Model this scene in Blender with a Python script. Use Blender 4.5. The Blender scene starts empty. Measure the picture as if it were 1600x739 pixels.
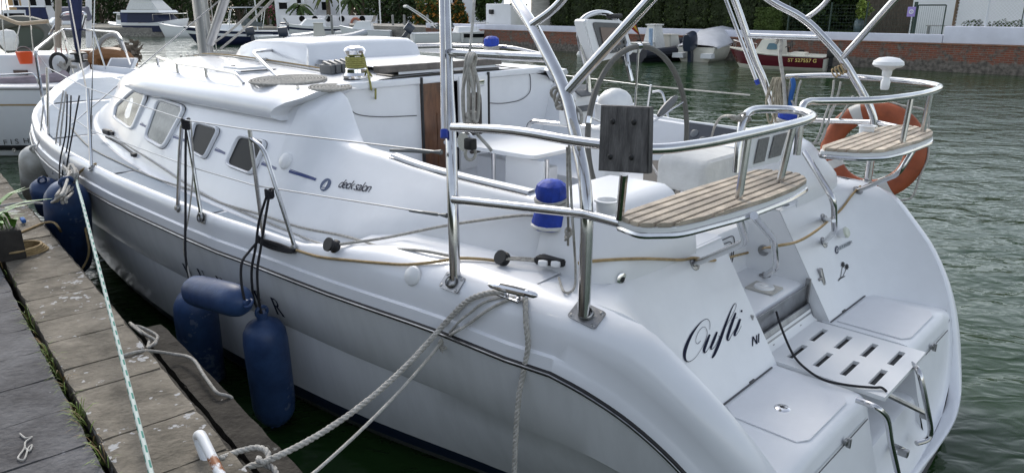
import bpy, bmesh, math, random
from mathutils import Vector as V, Matrix
from mathutils.bvhtree import BVHTree
random.seed(7)
PI = math.pi
sc = bpy.context.scene
COL = sc.collection

# ------------------------------------------------------------------ camera model (used to build the real camera and to survey points)
F, CX, CY, CH, PITCH = 1130., 800., 369.5, 2.5, math.radians(17.5)
CAM = V((0, 0, CH)); FW = V((0, math.cos(PITCH), -math.sin(PITCH))); DN = V((0, -math.sin(PITCH), -math.cos(PITCH))); RT = V((1, 0, 0))
# boat frame: u forward, w to starboard, z above the water
FA = V((-.722, .692, 0)).normalized(); FN = V((FA.y, -FA.x, 0)); BO = V((.28, 2.75, 0)) + 1.65*FN
def B(u, w, z): return BO + FA*u + FN*w + V((0, 0, z))
def ray(x, y): return RT*((x-CX)/F) + FW + DN*((y-CY)/F)
def at(x, y, u=None, w=None, z=None, Y=None, pl=None):
    d = ray(x, y)
    if z is not None: t = (z-CH)/d.z
    elif Y is not None: t = Y/d.y
    elif u is not None: t = (u-(CAM-BO).dot(FA))/d.dot(FA)
    elif w is not None: t = (w-(CAM-BO).dot(FN))/d.dot(FN)
    else: t = (pl[0]-CAM).dot(pl[1])/d.dot(pl[1])
    return CAM + d*t
def uw(P): q = P-BO; return q.dot(FA), q.dot(FN), P.z

# ------------------------------------------------------------------ interpolation
def pch(xs, ys):
    n = len(xs); d = [(ys[i+1]-ys[i])/(xs[i+1]-xs[i]) for i in range(n-1)]
    m = [d[0]] + [0 if d[i-1]*d[i] <= 0 else 2*d[i-1]*d[i]/(d[i-1]+d[i]) for i in range(1, n-1)] + [d[-1]]
    def f(x):
        if x <= xs[0]: return ys[0]
        if x >= xs[-1]: return ys[-1]
        i = 0
        while xs[i+1] < x: i += 1
        h = xs[i+1]-xs[i]; t = (x-xs[i])/h
        return ys[i]*(1+2*t)*(1-t)**2 + m[i]*h*t*(1-t)**2 + ys[i+1]*t*t*(3-2*t) + m[i+1]*h*t*t*(t-1)
    return f
def lerp(a, b, t): return a + (b-a)*t
def cr(pts, k=6, closed=False):
    pts = [V(p) for p in pts]; n = len(pts)
    if n < 3 or k <= 1: return pts + ([pts[0]] if closed else [])
    out = []
    for i in range(n if closed else n-1):
        g = (lambda j: pts[j % n]) if closed else (lambda j: pts[min(max(j, 0), n-1)])
        p0, p1, p2, p3 = g(i-1), g(i), g(i+1), g(i+2)
        for s in range(k):
            t = s/k
            out.append(.5*((2*p1)+(p2-p0)*t+(2*p0-5*p1+4*p2-p3)*t*t+(3*p1-p0-3*p2+p3)*t**3))
    if not closed: out.append(pts[-1])
    return out
def fil(pts, r=.08, k=5):
    """polyline with rounded corners, like a bent tube"""
    pts = [V(p) for p in pts]; out = [pts[0]]
    for i in range(1, len(pts)-1):
        a, b, c = pts[i-1], pts[i], pts[i+1]
        l = min(r, (a-b).length*.48, (c-b).length*.48)
        p, q = b+(a-b).normalized()*l, b+(c-b).normalized()*l
        for s in range(k+1):
            t = s/k; out.append(p*(1-t)**2+b*2*t*(1-t)+q*t*t)
    out.append(pts[-1]); return out

# ------------------------------------------------------------------ materials
MATS = {}
def mat(name, col, rough=.5, metal=0, noise=0, nscale=8, bump=0, bscale=40, col2=None, coat=0, spec=.5, stretch=(1, 1, 1), lo=.35, hi=.65, trans=0, detail=4):
    if name in MATS: return MATS[name]
    m = bpy.data.materials.new(name); m.use_nodes = True; nt = m.node_tree; b = nt.nodes['Principled BSDF']
    b.inputs['Base Color'].default_value = (*col, 1); b.inputs['Roughness'].default_value = rough; b.inputs['Metallic'].default_value = metal
    b.inputs['Coat Weight'].default_value = coat; b.inputs['Specular IOR Level'].default_value = spec; b.inputs['Coat Roughness'].default_value = .08
    b.inputs['Transmission Weight'].default_value = trans
    tc = nt.nodes.new('ShaderNodeNewGeometry'); mp = nt.nodes.new('ShaderNodeMapping'); mp.inputs['Scale'].default_value = stretch
    nt.links.new(tc.outputs['Position'], mp.inputs['Vector'])
    if noise or col2:
        n = nt.nodes.new('ShaderNodeTexNoise'); n.inputs['Scale'].default_value = nscale; n.inputs['Detail'].default_value = detail; n.inputs['Roughness'].default_value = .65
        nt.links.new(mp.outputs[0], n.inputs['Vector'])
        r = nt.nodes.new('ShaderNodeValToRGB'); r.color_ramp.elements[0].position = lo; r.color_ramp.elements[1].position = hi
        c2 = col2 if col2 else tuple(c*(1-noise) for c in col)
        r.color_ramp.elements[0].color = (*c2, 1); r.color_ramp.elements[1].color = (*col, 1)
        nt.links.new(n.outputs['Fac'], r.inputs['Fac']); nt.links.new(r.outputs['Color'], b.inputs['Base Color'])
    if bump:
        n2 = nt.nodes.new('ShaderNodeTexNoise'); n2.inputs['Scale'].default_value = bscale; n2.inputs['Detail'].default_value = 3
        nt.links.new(mp.outputs[0], n2.inputs['Vector'])
        bp = nt.nodes.new('ShaderNodeBump'); bp.inputs['Strength'].default_value = bump; bp.inputs['Distance'].default_value = .01
        nt.links.new(n2.outputs['Fac'], bp.inputs['Height']); nt.links.new(bp.outputs[0], b.inputs['Normal'])
    MATS[name] = m; return m
def vary(m, a=.6, b_=1.25):
    nt = m.node_tree; b = nt.nodes['Principled BSDF']; oi = nt.nodes.new('ShaderNodeObjectInfo'); mr = nt.nodes.new('ShaderNodeMapRange'); mr.inputs['To Min'].default_value = a; mr.inputs['To Max'].default_value = b_; nt.links.new(oi.outputs['Random'], mr.inputs['Value'])
    mx = nt.nodes.new('ShaderNodeVectorMath'); mx.operation = 'SCALE'; old = b.inputs['Base Color'].links[0].from_socket; nt.links.new(old, mx.inputs[0]); nt.links.new(mr.outputs[0], mx.inputs['Scale']); nt.links.new(mx.outputs[0], b.inputs['Base Color'])
def node(m, t): return m.node_tree.nodes.new(t)

GEL = mat('gelcoat', (.74, .755, .79), .32, noise=.07, nscale=1.7, coat=.35, bump=.03, bscale=3)
DECKW = mat('deck_gelcoat', (.76, .775, .80), .42, noise=.06, nscale=3, coat=.12, bump=.05, bscale=5)
HULLM = mat('hull_gelcoat', (.68, .69, .71), .26, noise=.09, nscale=2.2, coat=.35, stretch=(4, 4, .5), lo=.28, hi=.58, bump=.12, bscale=1.6)
NONSKID = mat('nonskid', (.30, .355, .42), .75, noise=.1, nscale=4, bump=.35, bscale=220)
NSWHITE = mat('locker_nonskid', (.75, .76, .785), .6, noise=.05, nscale=5, bump=.2, bscale=260)
NAVY = mat('navy_paint', (.012, .02, .06), .35)
INK = mat('sign_ink', (.006, .009, .03), .6, spec=.1)
BLACK = mat('black_rubber', (.012, .012, .013), .55)
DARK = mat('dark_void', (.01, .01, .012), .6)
STEEL = mat('stainless', (.62, .62, .63), .17, metal=1, noise=.25, nscale=9, lo=.25, hi=.7)
STEELD = mat('dull_steel', (.42, .42, .42), .33, metal=1, noise=.4, nscale=14)
STEELP = mat('steel_plate', (.36, .37, .39), .42, metal=1, noise=.35, nscale=7)
CHROME = mat('chrome', (.75, .75, .76), .07, metal=1)
TEAK = mat('weathered_teak', (.54, .465, .37), .7, col2=(.29, .245, .195), nscale=9, bump=.3, bscale=90, detail=6)
vary(TEAK, .72, 1.3)
GREYWOOD = mat('grey_plank_wood', (.13, .125, .125), .65, col2=(.045, .043, .045), nscale=14, stretch=(2.5, 2.5, .5), bump=.5, bscale=60, detail=7)
BROWNWOOD = mat('companionway_wood', (.17, .07, .028), .4, col2=(.07, .028, .012), nscale=7, stretch=(3, 3, .6), coat=.3)
ROPEW = mat('white_rope', (.52, .50, .46), .85, noise=.35, nscale=40, bump=.6, bscale=160)
ROPET = mat('tan_rope', (.42, .30, .15), .8, noise=.35, nscale=25, bump=.4, bscale=120)
ROPEG = mat('grey_rope', (.46, .44, .40), .85, noise=.4, nscale=60, bump=.6, bscale=160)
ROPEB = mat('black_rope', (.012, .012, .016), .8, bump=.6, bscale=160)
ROPEY = mat('yellow_green_rope', (.38, .36, .11), .8, noise=.35, nscale=70, bump=.6, bscale=160)
ROPEGRN = mat('green_fleck', (.05, .22, .17), .8)
ROPEBL = mat('blue_rope', (.02, .10, .32), .8)
FENDB = mat('fender_blue', (.018, .042, .125), .42, noise=.55, nscale=11, bump=.12, bscale=60, lo=.25, hi=.75)
FENDW = mat('fender_white', (.62, .62, .59), .5, col2=(.42, .41, .37), nscale=7)
BLUECOV = mat('blue_cover', (.01, .05, .42), .65, noise=.4, nscale=18, bump=.5, bscale=30)
WFAB = mat('white_fabric', (.66, .66, .64), .85, noise=.12, nscale=9, bump=.5, bscale=25)
PLASW = mat('white_plastic', (.74, .75, .76), .4)
PLASG = mat('grey_plastic', (.10, .105, .11), .45)
GLASSD = mat('dark_glass', (.004, .0045, .006), .3, spec=.08)
GLASSG = mat('grey_glass', (.12, .135, .13), .15, col2=(.05, .06, .06), nscale=12, spec=.4)
ORANGE = mat('orange_ring', (.36, .085, .03), .6, noise=.35, nscale=9)
SCREEN = mat('display_screen', (.20, .155, .135), .2)
INSTR = mat('instrument_glass', (.045, .05, .06), .1)
WHEELG = mat('wheel_grey', (.10, .098, .088), .6, noise=.2, nscale=40)

# ------------------------------------------------------------------ mesh building
class M:
    def __init__(s): s.bm = bmesh.new()
    def grid(s, rows, cu=False, cv=False, mi=0):
        vs = [[s.bm.verts.new(p) for p in r] for r in rows]
        nr, nc = len(vs), len(vs[0])
        for i in range(nr if cu else nr-1):
            for j in range(nc if cv else nc-1):
                q = [vs[i][j], vs[(i+1) % nr][j], vs[(i+1) % nr][(j+1) % nc], vs[i][(j+1) % nc]]
                try:
                    f = s.bm.faces.new(q); f.material_index = mi(i, j) if callable(mi) else mi
                except ValueError: pass
        return vs
    def face(s, pts, mi=0):
        f = s.bm.faces.new([s.bm.verts.new(p) for p in pts]); f.material_index = mi; return f
    def tube(s, pts, r, seg=10, closed=False, mi=0, cap=True):
        pts = [V(p) for p in pts]
        pts = [p for i, p in enumerate(pts) if i == 0 or (p-pts[i-1]).length > 1e-5]
        n = len(pts)
        if n < 2: return s
        T = [((pts[(i+1) % n] if (closed or i < n-1) else pts[i])-(pts[i-1] if (closed or i > 0) else pts[i])).normalized() for i in range(n)]
        a = V((0, 0, 1)) if abs(T[0].z) < .9 else V((1, 0, 0))
        nn = (a-T[0]*a.dot(T[0])).normalized(); rows = []
        for i in range(n):
            nn = nn-T[i]*nn.dot(T[i])
            if nn.length < 1e-6: nn = T[i].orthogonal()
            nn.normalize(); bb = T[i].cross(nn); rr = r(i/(n-1)) if callable(r) else r
            rows.append([pts[i]+(nn*math.cos(2*PI*k/seg)+bb*math.sin(2*PI*k/seg))*rr for k in range(seg)])
        vs = s.grid(rows, cu=closed, cv=True, mi=mi)
        if cap and not closed:
            for e in (vs[0][::-1], vs[-1]):
                try: f = s.bm.faces.new(e); f.material_index = mi(0, 0) if callable(mi) else mi
                except ValueError: pass
        return s
    def box(s, c, sx, sy, sz, ax=None, bev=0, mi=0):
        c = V(c); ax = ax or (V((1, 0, 0)), V((0, 1, 0)), V((0, 0, 1)))
        vs = [s.bm.verts.new(c+ax[0]*(i*sx/2)+ax[1]*(j*sy/2)+ax[2]*(k*sz/2)) for i in (-1, 1) for j in (-1, 1) for k in (-1, 1)]
        fs = [s.bm.faces.new([vs[i] for i in q]) for q in ((0, 1, 3, 2), (4, 6, 7, 5), (0, 4, 5, 1), (2, 3, 7, 6), (0, 2, 6, 4), (1, 5, 7, 3))]
        for f in fs: f.material_index = mi
        if bev:
            es = list({e for f in fs for e in f.edges})
            bmesh.ops.bevel(s.bm, geom=es, offset=bev, segments=3, affect='EDGES', profile=.6, material=-1)
        return s
    def prism(s, poly, vec, mi=0, bev=0):
        vec = V(vec); a = [s.bm.verts.new(p) for p in poly]; b = [s.bm.verts.new(V(p)+vec) for p in poly]; n = len(a)
        fs = [s.bm.faces.new(a[::-1]), s.bm.faces.new(b)] + [s.bm.faces.new([a[i], a[(i+1) % n], b[(i+1) % n], b[i]]) for i in range(n)]
        for f in fs: f.material_index = mi
        if bev:
            es = [e for e in fs[1].edges]+[e for e in fs[0].edges]
            bmesh.ops.bevel(s.bm, geom=es, offset=bev, segments=2, affect='EDGES', material=-1)
        return s
    def lathe(s, prof, o, ax=(0, 0, 1), seg=20, mi=0):
        o = V(o); ax = V(ax).normalized(); e1 = ax.orthogonal().normalized(); e2 = ax.cross(e1)
        s.grid([[o+ax*h+(e1*math.cos(2*PI*k/seg)+e2*math.sin(2*PI*k/seg))*max(r, 1e-4) for k in range(seg)] for r, h in prof], cv=True, mi=mi)
        return s
    def twist(s, pts, r, pitch=.06, seg=6):
        """three laid strands"""
        pts = cr(pts, 8); L = [0]
        for i in range(1, len(pts)): L.append(L[-1]+(pts[i]-pts[i-1]).length)
        n = max(8, int(L[-1]/(pitch/7))); P = []; j = 0
        for i in range(n+1):
            d = L[-1]*i/n
            while j < len(L)-2 and L[j+1] < d: j += 1
            P.append(pts[j].lerp(pts[j+1], (d-L[j])/max(1e-6, L[j+1]-L[j])))
        nn = None; fr = []
        for i in range(n+1):
            t = (P[min(i+1, n)]-P[max(i-1, 0)]).normalized()
            nn = t.orthogonal() if nn is None else nn-t*nn.dot(t); nn.normalize(); fr.append((nn.copy(), t.cross(nn)))
        for k in range(3):
            s.tube([P[i]+(fr[i][0]*math.cos(a)+fr[i][1]*math.sin(a))*r*.5 for i in range(n+1) for a in [2*PI*(L[-1]*i/n/pitch+k/3)]], r*.56, seg)
        return s
def link(o): COL.objects.link(o); return o
def base(o):
    p = V((0, 0, 0))
    while o: p = p+o.location; o = o.parent
    return p
def obj(name, m, mt, parent=None, smooth=True, sharp=35):
    bm = m.bm if isinstance(m, M) else m
    bmesh.ops.recalc_face_normals(bm, faces=bm.faces[:])
    if parent: L = base(parent)
    else:
        lo = V([min(v.co[i] for v in bm.verts) for i in range(3)]); hi = V([max(v.co[i] for v in bm.verts) for i in range(3)])
        L = V(((lo.x+hi.x)/2, (lo.y+hi.y)/2, lo.z))
    for v in bm.verts: v.co -= L
    me = bpy.data.meshes.new(name); bm.to_mesh(me); bm.free()
    for q in (mt if isinstance(mt, (list, tuple)) else [mt]): me.materials.append(q)
    if smooth:
        me.polygons.foreach_set('use_smooth', [True]*len(me.polygons))
        try: me.set_sharp_from_angle(angle=math.radians(sharp))
        except Exception: pass
    o = bpy.data.objects.new(name, me); link(o)
    if parent: o.parent = parent
    else: o.location = L
    return o
def tag(o, label=None, cat=None, group=None, kind=None):
    for k, v in (('label', label), ('category', cat), ('group', group), ('kind', kind)):
        if v: o[k] = v
    return o
def thing(name, label, cat, loc, group=None):
    o = bpy.data.objects.new(name, None); link(o); o.location = V(loc); o.empty_display_size = .2
    return tag(o, label, cat, group)
def struct(name, m, mt, smooth=False): return tag(obj(name, m, mt, None, smooth), kind='structure')
def one(name, m, mt, label, cat, group=None, **k): return tag(obj(name, m, mt, None, **k), label, cat, group)
def text_mesh(s, size, fmap, shear=0, space=1., bold=0, thick=.002):
    """letters as real flat raised shapes; fmap(x, y) -> (point, normal)"""
    cu = bpy.data.curves.new('lettering', 'FONT'); cu.body = s; cu.size = size; cu.shear = shear; cu.space_character = space; cu.offset = bold
    o = bpy.data.objects.new('lettering', cu); link(o); bpy.context.view_layer.update()
    me = bpy.data.meshes.new_from_object(o); bm = bmesh.new(); bm.from_mesh(me)
    bpy.data.objects.remove(o); bpy.data.curves.remove(cu); bpy.data.meshes.remove(me)
    for v in bm.verts:
        p, n = fmap(v.co.x, v.co.y); v.co = p+n*thick
    return bm
def plane_map(o, ex, ey):
    ex = V(ex); ey = V(ey); n = ex.cross(ey).normalized()
    return lambda x, y: (o+ex*x+ey*y, n)
# ================================================================== SAILBOAT
boat = thing('sailboat', 'large white sailing yacht moored stern towards the viewer beside the dock', 'sailboat', B(3, 0, 0))
zr = pch([-1, 0, 1, 2, 3, 4, 5, 6, 7, 8, 9, 10, 11.2], [1.02, 1.03, 1.04, 1.04, 1.05, 1.07, 1.1, 1.14, 1.19, 1.24, 1.3, 1.37, 1.45])
rb = pch([-.2, .07, .27, .71, 1.07, 1.53, 2.18, 2.64, 3.5, 4.35, 5.5, 6.1, 6.6, 7, 7.55, 8.5, 9.5, 10.4, 10.95, 11.15],
         [1.70, 1.745, 1.78, 1.81, 1.855, 1.91, 1.96, 2.01, 2.055, 2.09, 2.08, 2.04, 1.98, 1.9, 1.77, 1.42, .97, .48, .12, .015])
wl = pch([-.9, -.5, 0, .87, 1.71, 2.5, 3.5, 5, 6, 7.5, 9, 10.2, 10.9, 11.15], [.85, 1.02, 1.22, 1.46, 1.66, 1.76, 1.82, 1.75, 1.6, 1.2, .65, .2, .03, .01])
# stations (u, half beam, z) of the rub rail; it sweeps down round the stern quarters
STERN = [(.07, 1.745, 1.03), (-.08, 1.71, .99), (-.23, 1.66, .92), (-.36, 1.61, .83), (-.48, 1.56, .72), (-.60, 1.5, .57), (-.69, 1.43, .42), (-.77, 1.34, .28), (-.83, 1.22, .17), (-.88, 1.05, .11), (-.93, .8, .09), (-.97, .4, .08), (-.985, 0, .08)]
us = [11.15, 11.05, 10.9, 10.6, 10.2, 9.8, 9.3, 8.8, 8.2, 7.8, 7.4, 7.0, 6.6, 6.2, 5.8, 5.4, 5, 4.6, 4.2, 3.8, 3.4, 3, 2.6, 2.2, 1.8, 1.5, 1.2, .9, .7, .5, .3]
rail = [V((u, rb(u), zr(u))) for u in us] + cr(STERN, 3)
def hullsec(p, i):
    u, b, z = p; w0 = min(wl(u), b-.001) if u > -.3 else min(wl(u), b*.86)
    zb = min(.205, z*.6)
    k = 1 if u > .07 else max(0, (z-.1)/.93)
    zc = z-.37*k; bc = b-.085*k-.0
    out = [(u, w0*.72, -.4), (u, w0*.97, -.02), (u, lerp(w0, b, .2), zb*.5), (u, lerp(w0, b, .36), zb)]
    for t in (.4, .75): out.append((u, lerp(out[3][1], bc-.012*k, t**.8), lerp(zb, zc-.025*k, t)))
    out += [(u, bc-.014*k, zc-.02*k), (u, bc, zc), (u, b-.03*k, z-.17*k), (u, b, z-.012)]
    return out
HS = [hullsec(p, i) for i, p in enumerate(rail)]
def side(rows, s): return [[B(u, s*b, z) for u, b, z in r] for r in rows]
m = M()
for s in (-1, 1): m.grid(side([r[3:] for r in HS], s))
hull = obj('hull', m, HULLM, boat, sharp=20)
m = M()
for s in (-1, 1): m.grid(side([r[2:4] for r in HS], s)); 
obj('boot_stripe', m, NAVY, boat)
m = M()
for s in (-1, 1): m.grid(side([r[:3] for r in HS], s))
obj('bottom', m, mat('bottom_paint', (.17, .175, .19), .5), boat)
# rub rail: dark strip under a steel half-round
m = M(); m2 = M()
for s in (-1, 1):
    P = [B(u, s*b, z) for u, b, z in rail]
    O = [B(u, s*(b+.006), z-.006) for u, b, z in rail]
    m.tube(P, .0145, 8); m2.tube([B(u, s*(b+.0115), z+.001) for u, b, z in rail], .006, 6)
rr = obj('rub_rail', m, BLACK, boat); obj('rail_insert', m2, STEELD, rr)

# deck moulding -------------------------------------------------------
CREST = cr([(.3, 1.60, 1.33), (.07, 1.57, 1.325), (-.08, 1.545, 1.31), (-.16, 1.52, 1.29), (-.27, 1.49, 1.235), (-.39, 1.45, 1.13), (-.53, 1.40, 1.00), (-.62, 1.355, .89), (-.70, 1.3, .77), (-.77, 1.23, .63), (-.83, 1.14, .47), (-.87, 1.02, .33), (-.915, .8, .20), (-.945, .4, .155), (-.955, 0, .15)], 3)
sm = lambda a, b, x: (lambda t: t*t*(3-2*t))(min(1, max(0, (x-a)/(b-a))))
def decksec(u):
    b, z = rb(u), zr(u); k = sm(1.35, 1.7, u); q = min(1, b/.5)
    fl = 1-k
    K = [(0, .012), (.006, .07), (.022, .078), (.026, .15), (.036, .19), (.055, .207), (.08, .207), (.1, .18), (.112, .13), (.122, .122)]
    A0 = [(0, .012), (.006, .07), (.022, .078), (.028, .17), (.05, .225), (.09, .265), (.135, .285), (.165, .292), (.185, .296), (.2, .298)]
    return [(u, b-lerp(a_[0], k_[0], k)*q, z+lerp(a_[1], k_[1], k)) for a_, k_ in zip(A0, K)]
rows = [decksec(u) for u in us]
n0 = len(us)
stern_r = rail[n0:]
def resamp(P, n):
    L = [0]
    for i in range(1, len(P)): L.append(L[-1]+(P[i]-P[i-1]).length)
    out = []
    for k in range(n):
        d = L[-1]*k/(n-1); j = 0
        while j < len(L)-2 and L[j+1] < d: j += 1
        out.append(P[j].lerp(P[j+1], (d-L[j])/max(1e-6, L[j+1]-L[j])))
    return out
NST = len(stern_r)
CR2 = resamp(CREST[3:], NST)
for k in range(NST):
    R = stern_r[k]; C = CR2[k]; t = k/(NST-1)
    d = C-R; up = V((0, .0, 1)); h = d.length
    bl = lambda f, o: R+d*f+o
    out_n = V((-.25-.5*t, .75*(1-t), .62)).normalized()
    row = [R+V((0, 0, .012)), bl(.16, out_n*h*.06), bl(.2, out_n*h*.055), bl(.38, out_n*h*.20), bl(.55, out_n*h*.26), bl(.68, out_n*h*.25), bl(.8, out_n*h*.20), bl(.9, out_n*h*.125), bl(.96, out_n*h*.055), C]
    ref = decksec(.07)
    if k == 0: row = [V(p) for p in ref]
    elif k < 4:
        f = k/4; row = [V(ref[j]).lerp(row[j], f)+V((lerp(row[0].x, row[0].x, 1)-lerp(ref[0][0], row[0].x, f), 0, 0))*.0 for j in range(10)]
    rows.append([tuple(p) for p in row])
DECKROWS = rows
m = M()
for s in (-1, 1): m.grid(side(rows, s))
# main deck sheet from the toe rail in to the cabin foot / centre line
fb = pch([-.3, .1, .5, 1, 1.5, 2, 3, 4, 5, 6, 6.5, 7, 7.6, 8, 8.35], [1.32, 1.36, 1.42, 1.5, 1.62, 1.70, 1.72, 1.71, 1.65, 1.51, 1.41, 1.27, 1.03, .76, .34])
zd = lambda u: zr(u)+lerp(.30, .13, sm(1.35, 1.75, u))
for s in (-1, 1):
    m.grid([[B(u, s*rows[i][9][1], rows[i][9][2]), B(u, s*lerp(rows[i][9][1], max(0, fb(u)-.06) if u < 8.35 else 0, .5), zd(u)+.004), B(u, s*(max(0, fb(u)-.06) if u < 8.35 else 0), zd(u)+.006)] for i, u in enumerate(us)])
deck = obj('deck', m, GEL, boat, sharp=50)
# non-skid panels
m = M()
def nsk(u0, u1, n, b0=.145, b1=.035):
    for s in (-1, 1):
        m.grid([[B(u, s*lerp(rb(u)-b0, (fb(u)+b1) if u < 8.4 else 0.02, t), zd(u)+.0095) for t in (0, .5, 1)] for u in [lerp(u0, u1, i/n) for i in range(n+1)]])
nsk(1.86, 2.95, 6); nsk(3.0, 4.55, 8); nsk(4.6, 6.3, 8); nsk(6.36, 8.3, 10); nsk(8.45, 10.2, 10)
obj('side_deck_nonskid', m, NONSKID, deck)

# cabin and coamings --------------------------------------------------
tb = pch([-.1, .1, .5, 1.2, 1.8, 2.3, 2.7, 4, 5, 5.6, 6.2, 6.8, 7.4, 7.9, 8.35], [1.34, 1.335, 1.33, 1.33, 1.33, 1.34, 1.36, 1.37, 1.36, 1.32, 1.24, 1.10, .87, .58, .2])
tz = pch([-.12, .0, .1, .3, .8, 1.3, 1.76, 2.36, 2.65, 3.2, 4.5, 5.3, 5.9, 6.4, 7, 7.6, 8.35], [1.345, 1.50, 1.57, 1.605, 1.605, 1.61, 1.645, 1.79, 1.83, 1.83, 1.82, 1.81, 1.79, 1.72, 1.58, 1.46, 1.37])
rz = pch([2.6, 3.75, 5, 6, 6.6, 7.1, 7.6, 8.1, 8.35], [2.035, 2.055, 2.06, 2.04, 1.97, 1.84, 1.64, 1.46, 1.39])
def cabside(u, z1=None):
    f, z0, t = fb(u), zd(u), tb(u); z1 = tz(u) if z1 is None else z1; k = sm(-.1, 1.6, u)
    d = lambda x, o=0: (u, lerp(f-.025, t, x)+o, lerp(z0+.055, z1, x))
    return [(u, f+.015, z0+.004), (u, f-.012, z0+.02), (u, f-.022, z0+.055), d(.25, .008*k), d(.5, .012*k), d(.8, .008*k), d(.94), (u, t, z1)]
cu_ = [2.62, 2.9, 3.3, 3.8, 4.3, 4.8, 5.2, 5.5, 5.8, 6.1, 6.4, 6.7, 7.0, 7.25, 7.45, 7.65, 7.8, 7.95, 8.1, 8.25, 8.35]
m = M()
for s in (-1, 1):
    m.grid(side([cabside(u)+[(u, tb(u)*.985, tz(u)+.05*(rz(u)-tz(u))/.23), (u, tb(u)*.94, lerp(tz(u), rz(u), .42)), (u, tb(u)*.8, lerp(tz(u), rz(u), .68)), (u, tb(u)*.5, lerp(tz(u), rz(u), .9)), (u, 0, rz(u))] for u in cu_], s))
# nose cap
m.face([B(8.35, s*b, z) for s, b, z in [(-1, fb(8.35), zd(8.35)), (-1, tb(8.35), tz(8.35)), (1, 0, rz(8.35)), (1, tb(8.35), tz(8.35)), (1, fb(8.35), zd(8.35))]])
cabin = obj('cabin', m, GEL, boat, sharp=45)
# cockpit coamings, seats and sole (aft of the bulkhead)
ck = [.45, .6, .9, 1.2, 1.5, 1.76, 1.9, 2.0, 2.1, 2.17, 2.23, 2.28, 2.32, 2.36, 2.4, 2.45, 2.52, 2.62]
SEAT = 1.235; SOLE = .84
TZP = pch([-.12, .1, .3, .8, 1.3, 1.76, 2.08, 2.22, 2.31, 2.37, 2.44, 2.62], [1.345, 1.57, 1.605, 1.605, 1.61, 1.645, 1.655, 1.675, 1.71, 1.78, 1.84, 1.86])
def cksec(u, s=1):
    t, z1 = tb(u), (tz(u) if s > 0 else TZP(u)); zi_ = (0 if s > 0 else .11*sm(2.15, 2.45, u)); inn = lerp(1.12, .98, sm(1.6, 2.6, u))
    c = lerp(.09, .16, sm(1.7, 2.5, u)) if s > 0 else lerp(.09, .21, sm(1.95, 2.4, u))
    zs = min(SEAT, z1-.02)
    return cabside(u, z1)+[(u, t-.02, z1+.02), (u, t-c, z1+.03+zi_), (u, t-c-.025, z1+.018+zi_), (u, lerp(t-c-.03, min(inn, t-c-.05), .35), lerp(z1+zi_, zs, .35)), (u, min(inn, t-c-.05)+.02, zs+.05), (u, min(inn, t-c-.05)-.03, zs+.004), (u, .62, zs), (u, .575, zs-.02), (u, .55, SOLE+.02), (u, .5, SOLE), (u, 0, SOLE)]
m = M()
for s in (-1, 1): m.grid(side([cksec(u, s) for u in ck], s))
cockpit = obj('cockpit', m, DECKW, boat, sharp=40)
# ------------------------------------------------------------------ transom: two sloping quarter panels, walk-through, lockers
TU = lambda z: -.32+(z-.68)*.62
m = M()
WI = {-1: .338, 1: .395}
SEQ = [p for p in CREST[3:] if p.z > .5]
for s in (-1, 1):
    g = []
    for c in SEQ:
        z = c.z; zi = z if z < 1.30 else 1.30+(z-1.30)*.8
        r = []
        for b in (WI[s], WI[s]+.006, .7, .95):
            r.append((TU(z), b, zi))
        f = V((TU(z), .95, zi)); k = V((TU(z)-.02, lerp(c.y, .95, .05)+.005, zi-.01))
        k = V((TU(z), max(1.0, c.y-.05), zi))
        for t in (.25, .5, .7, .85, .95, 1): r.append(tuple(f*(1-t)**2+k*2*t*(1-t)+c*t*t))
        r.append((c.x-.004, c.y+.014, c.z-.012))
        g.append([B(u, s*b, zz) for u, b, zz in r])
    m.grid(g)
    # inner cheek of the walk-through
    m.grid([[B(TU(1.32), s*WI[s], 1.315), B(TU(.55), s*WI[s], .55)], [B(.5, s*(WI[s]-.004), 1.31), B(.3, s*(WI[s]-.004), .55)]])
    # rounded aft end of the coaming and helm seat
    Q = cr([(.46, 1.415), (.3, 1.415), (.16, 1.40), (.08, 1.33), (.06, 1.2), (.06, .9), (.06, .62)], 3)
    T = cr([(.46, 1.33), (.38, 1.33), (.30, 1.295), (.25, 1.22), (.23, 1.1), (.22, .9), (.22, .62)], 3)
    g = []
    for a_, b_ in zip(Q, T):
        z0 = zd(.3)+.006; z1 = 1.60 if a_.y > .0 else 1.6
        r = [(a_.x, a_.y, 1.30), (a_.x, a_.y, z0)]
        for t in (.08, .25, .55, .85, 1): r.append((lerp(a_.x, b_.x, t), lerp(a_.y, b_.y, t), lerp(z0+.04, z1, t**.9)))
        cx, cy = .62, min(b_.y, 1.15); dx, dy = cx-b_.x, cy-b_.y; L = math.hypot(dx, dy)+1e-6; f_ = min(1, .05/L)
        r += [(b_.x+dx*f_, b_.y+dy*f_, z1+.026), (b_.x+dx*min(1, .1/L), b_.y+dy*min(1, .1/L), z1+.028), (cx, cy, z1+.02), (cx+.01, cy, SEAT-.03)]
        g.append([B(u, s*w_, z) for u, w_, z in r])
    m.grid(g); m.face([g[-1][i] for i in range(len(g[-1]))]+[B(.62, s*.62, SOLE), B(.06, s*.62, SOLE+.2)])
    m.grid([[B(u, s*b, (1.316 if u < .1 else 1.328)) for u in (.064, .2, .35, .55)] for b in (WI[s], 1.0, 1.3, 1.5, 1.572)])
    # ledge beside the opening
    m.grid([[B(TU(1.32), s*b, 1.31), B(.6, s*b, 1.312)] for b in (WI[s]-.004, .625)])
transom = obj('transom', m, DECKW, boat, sharp=40)
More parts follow.
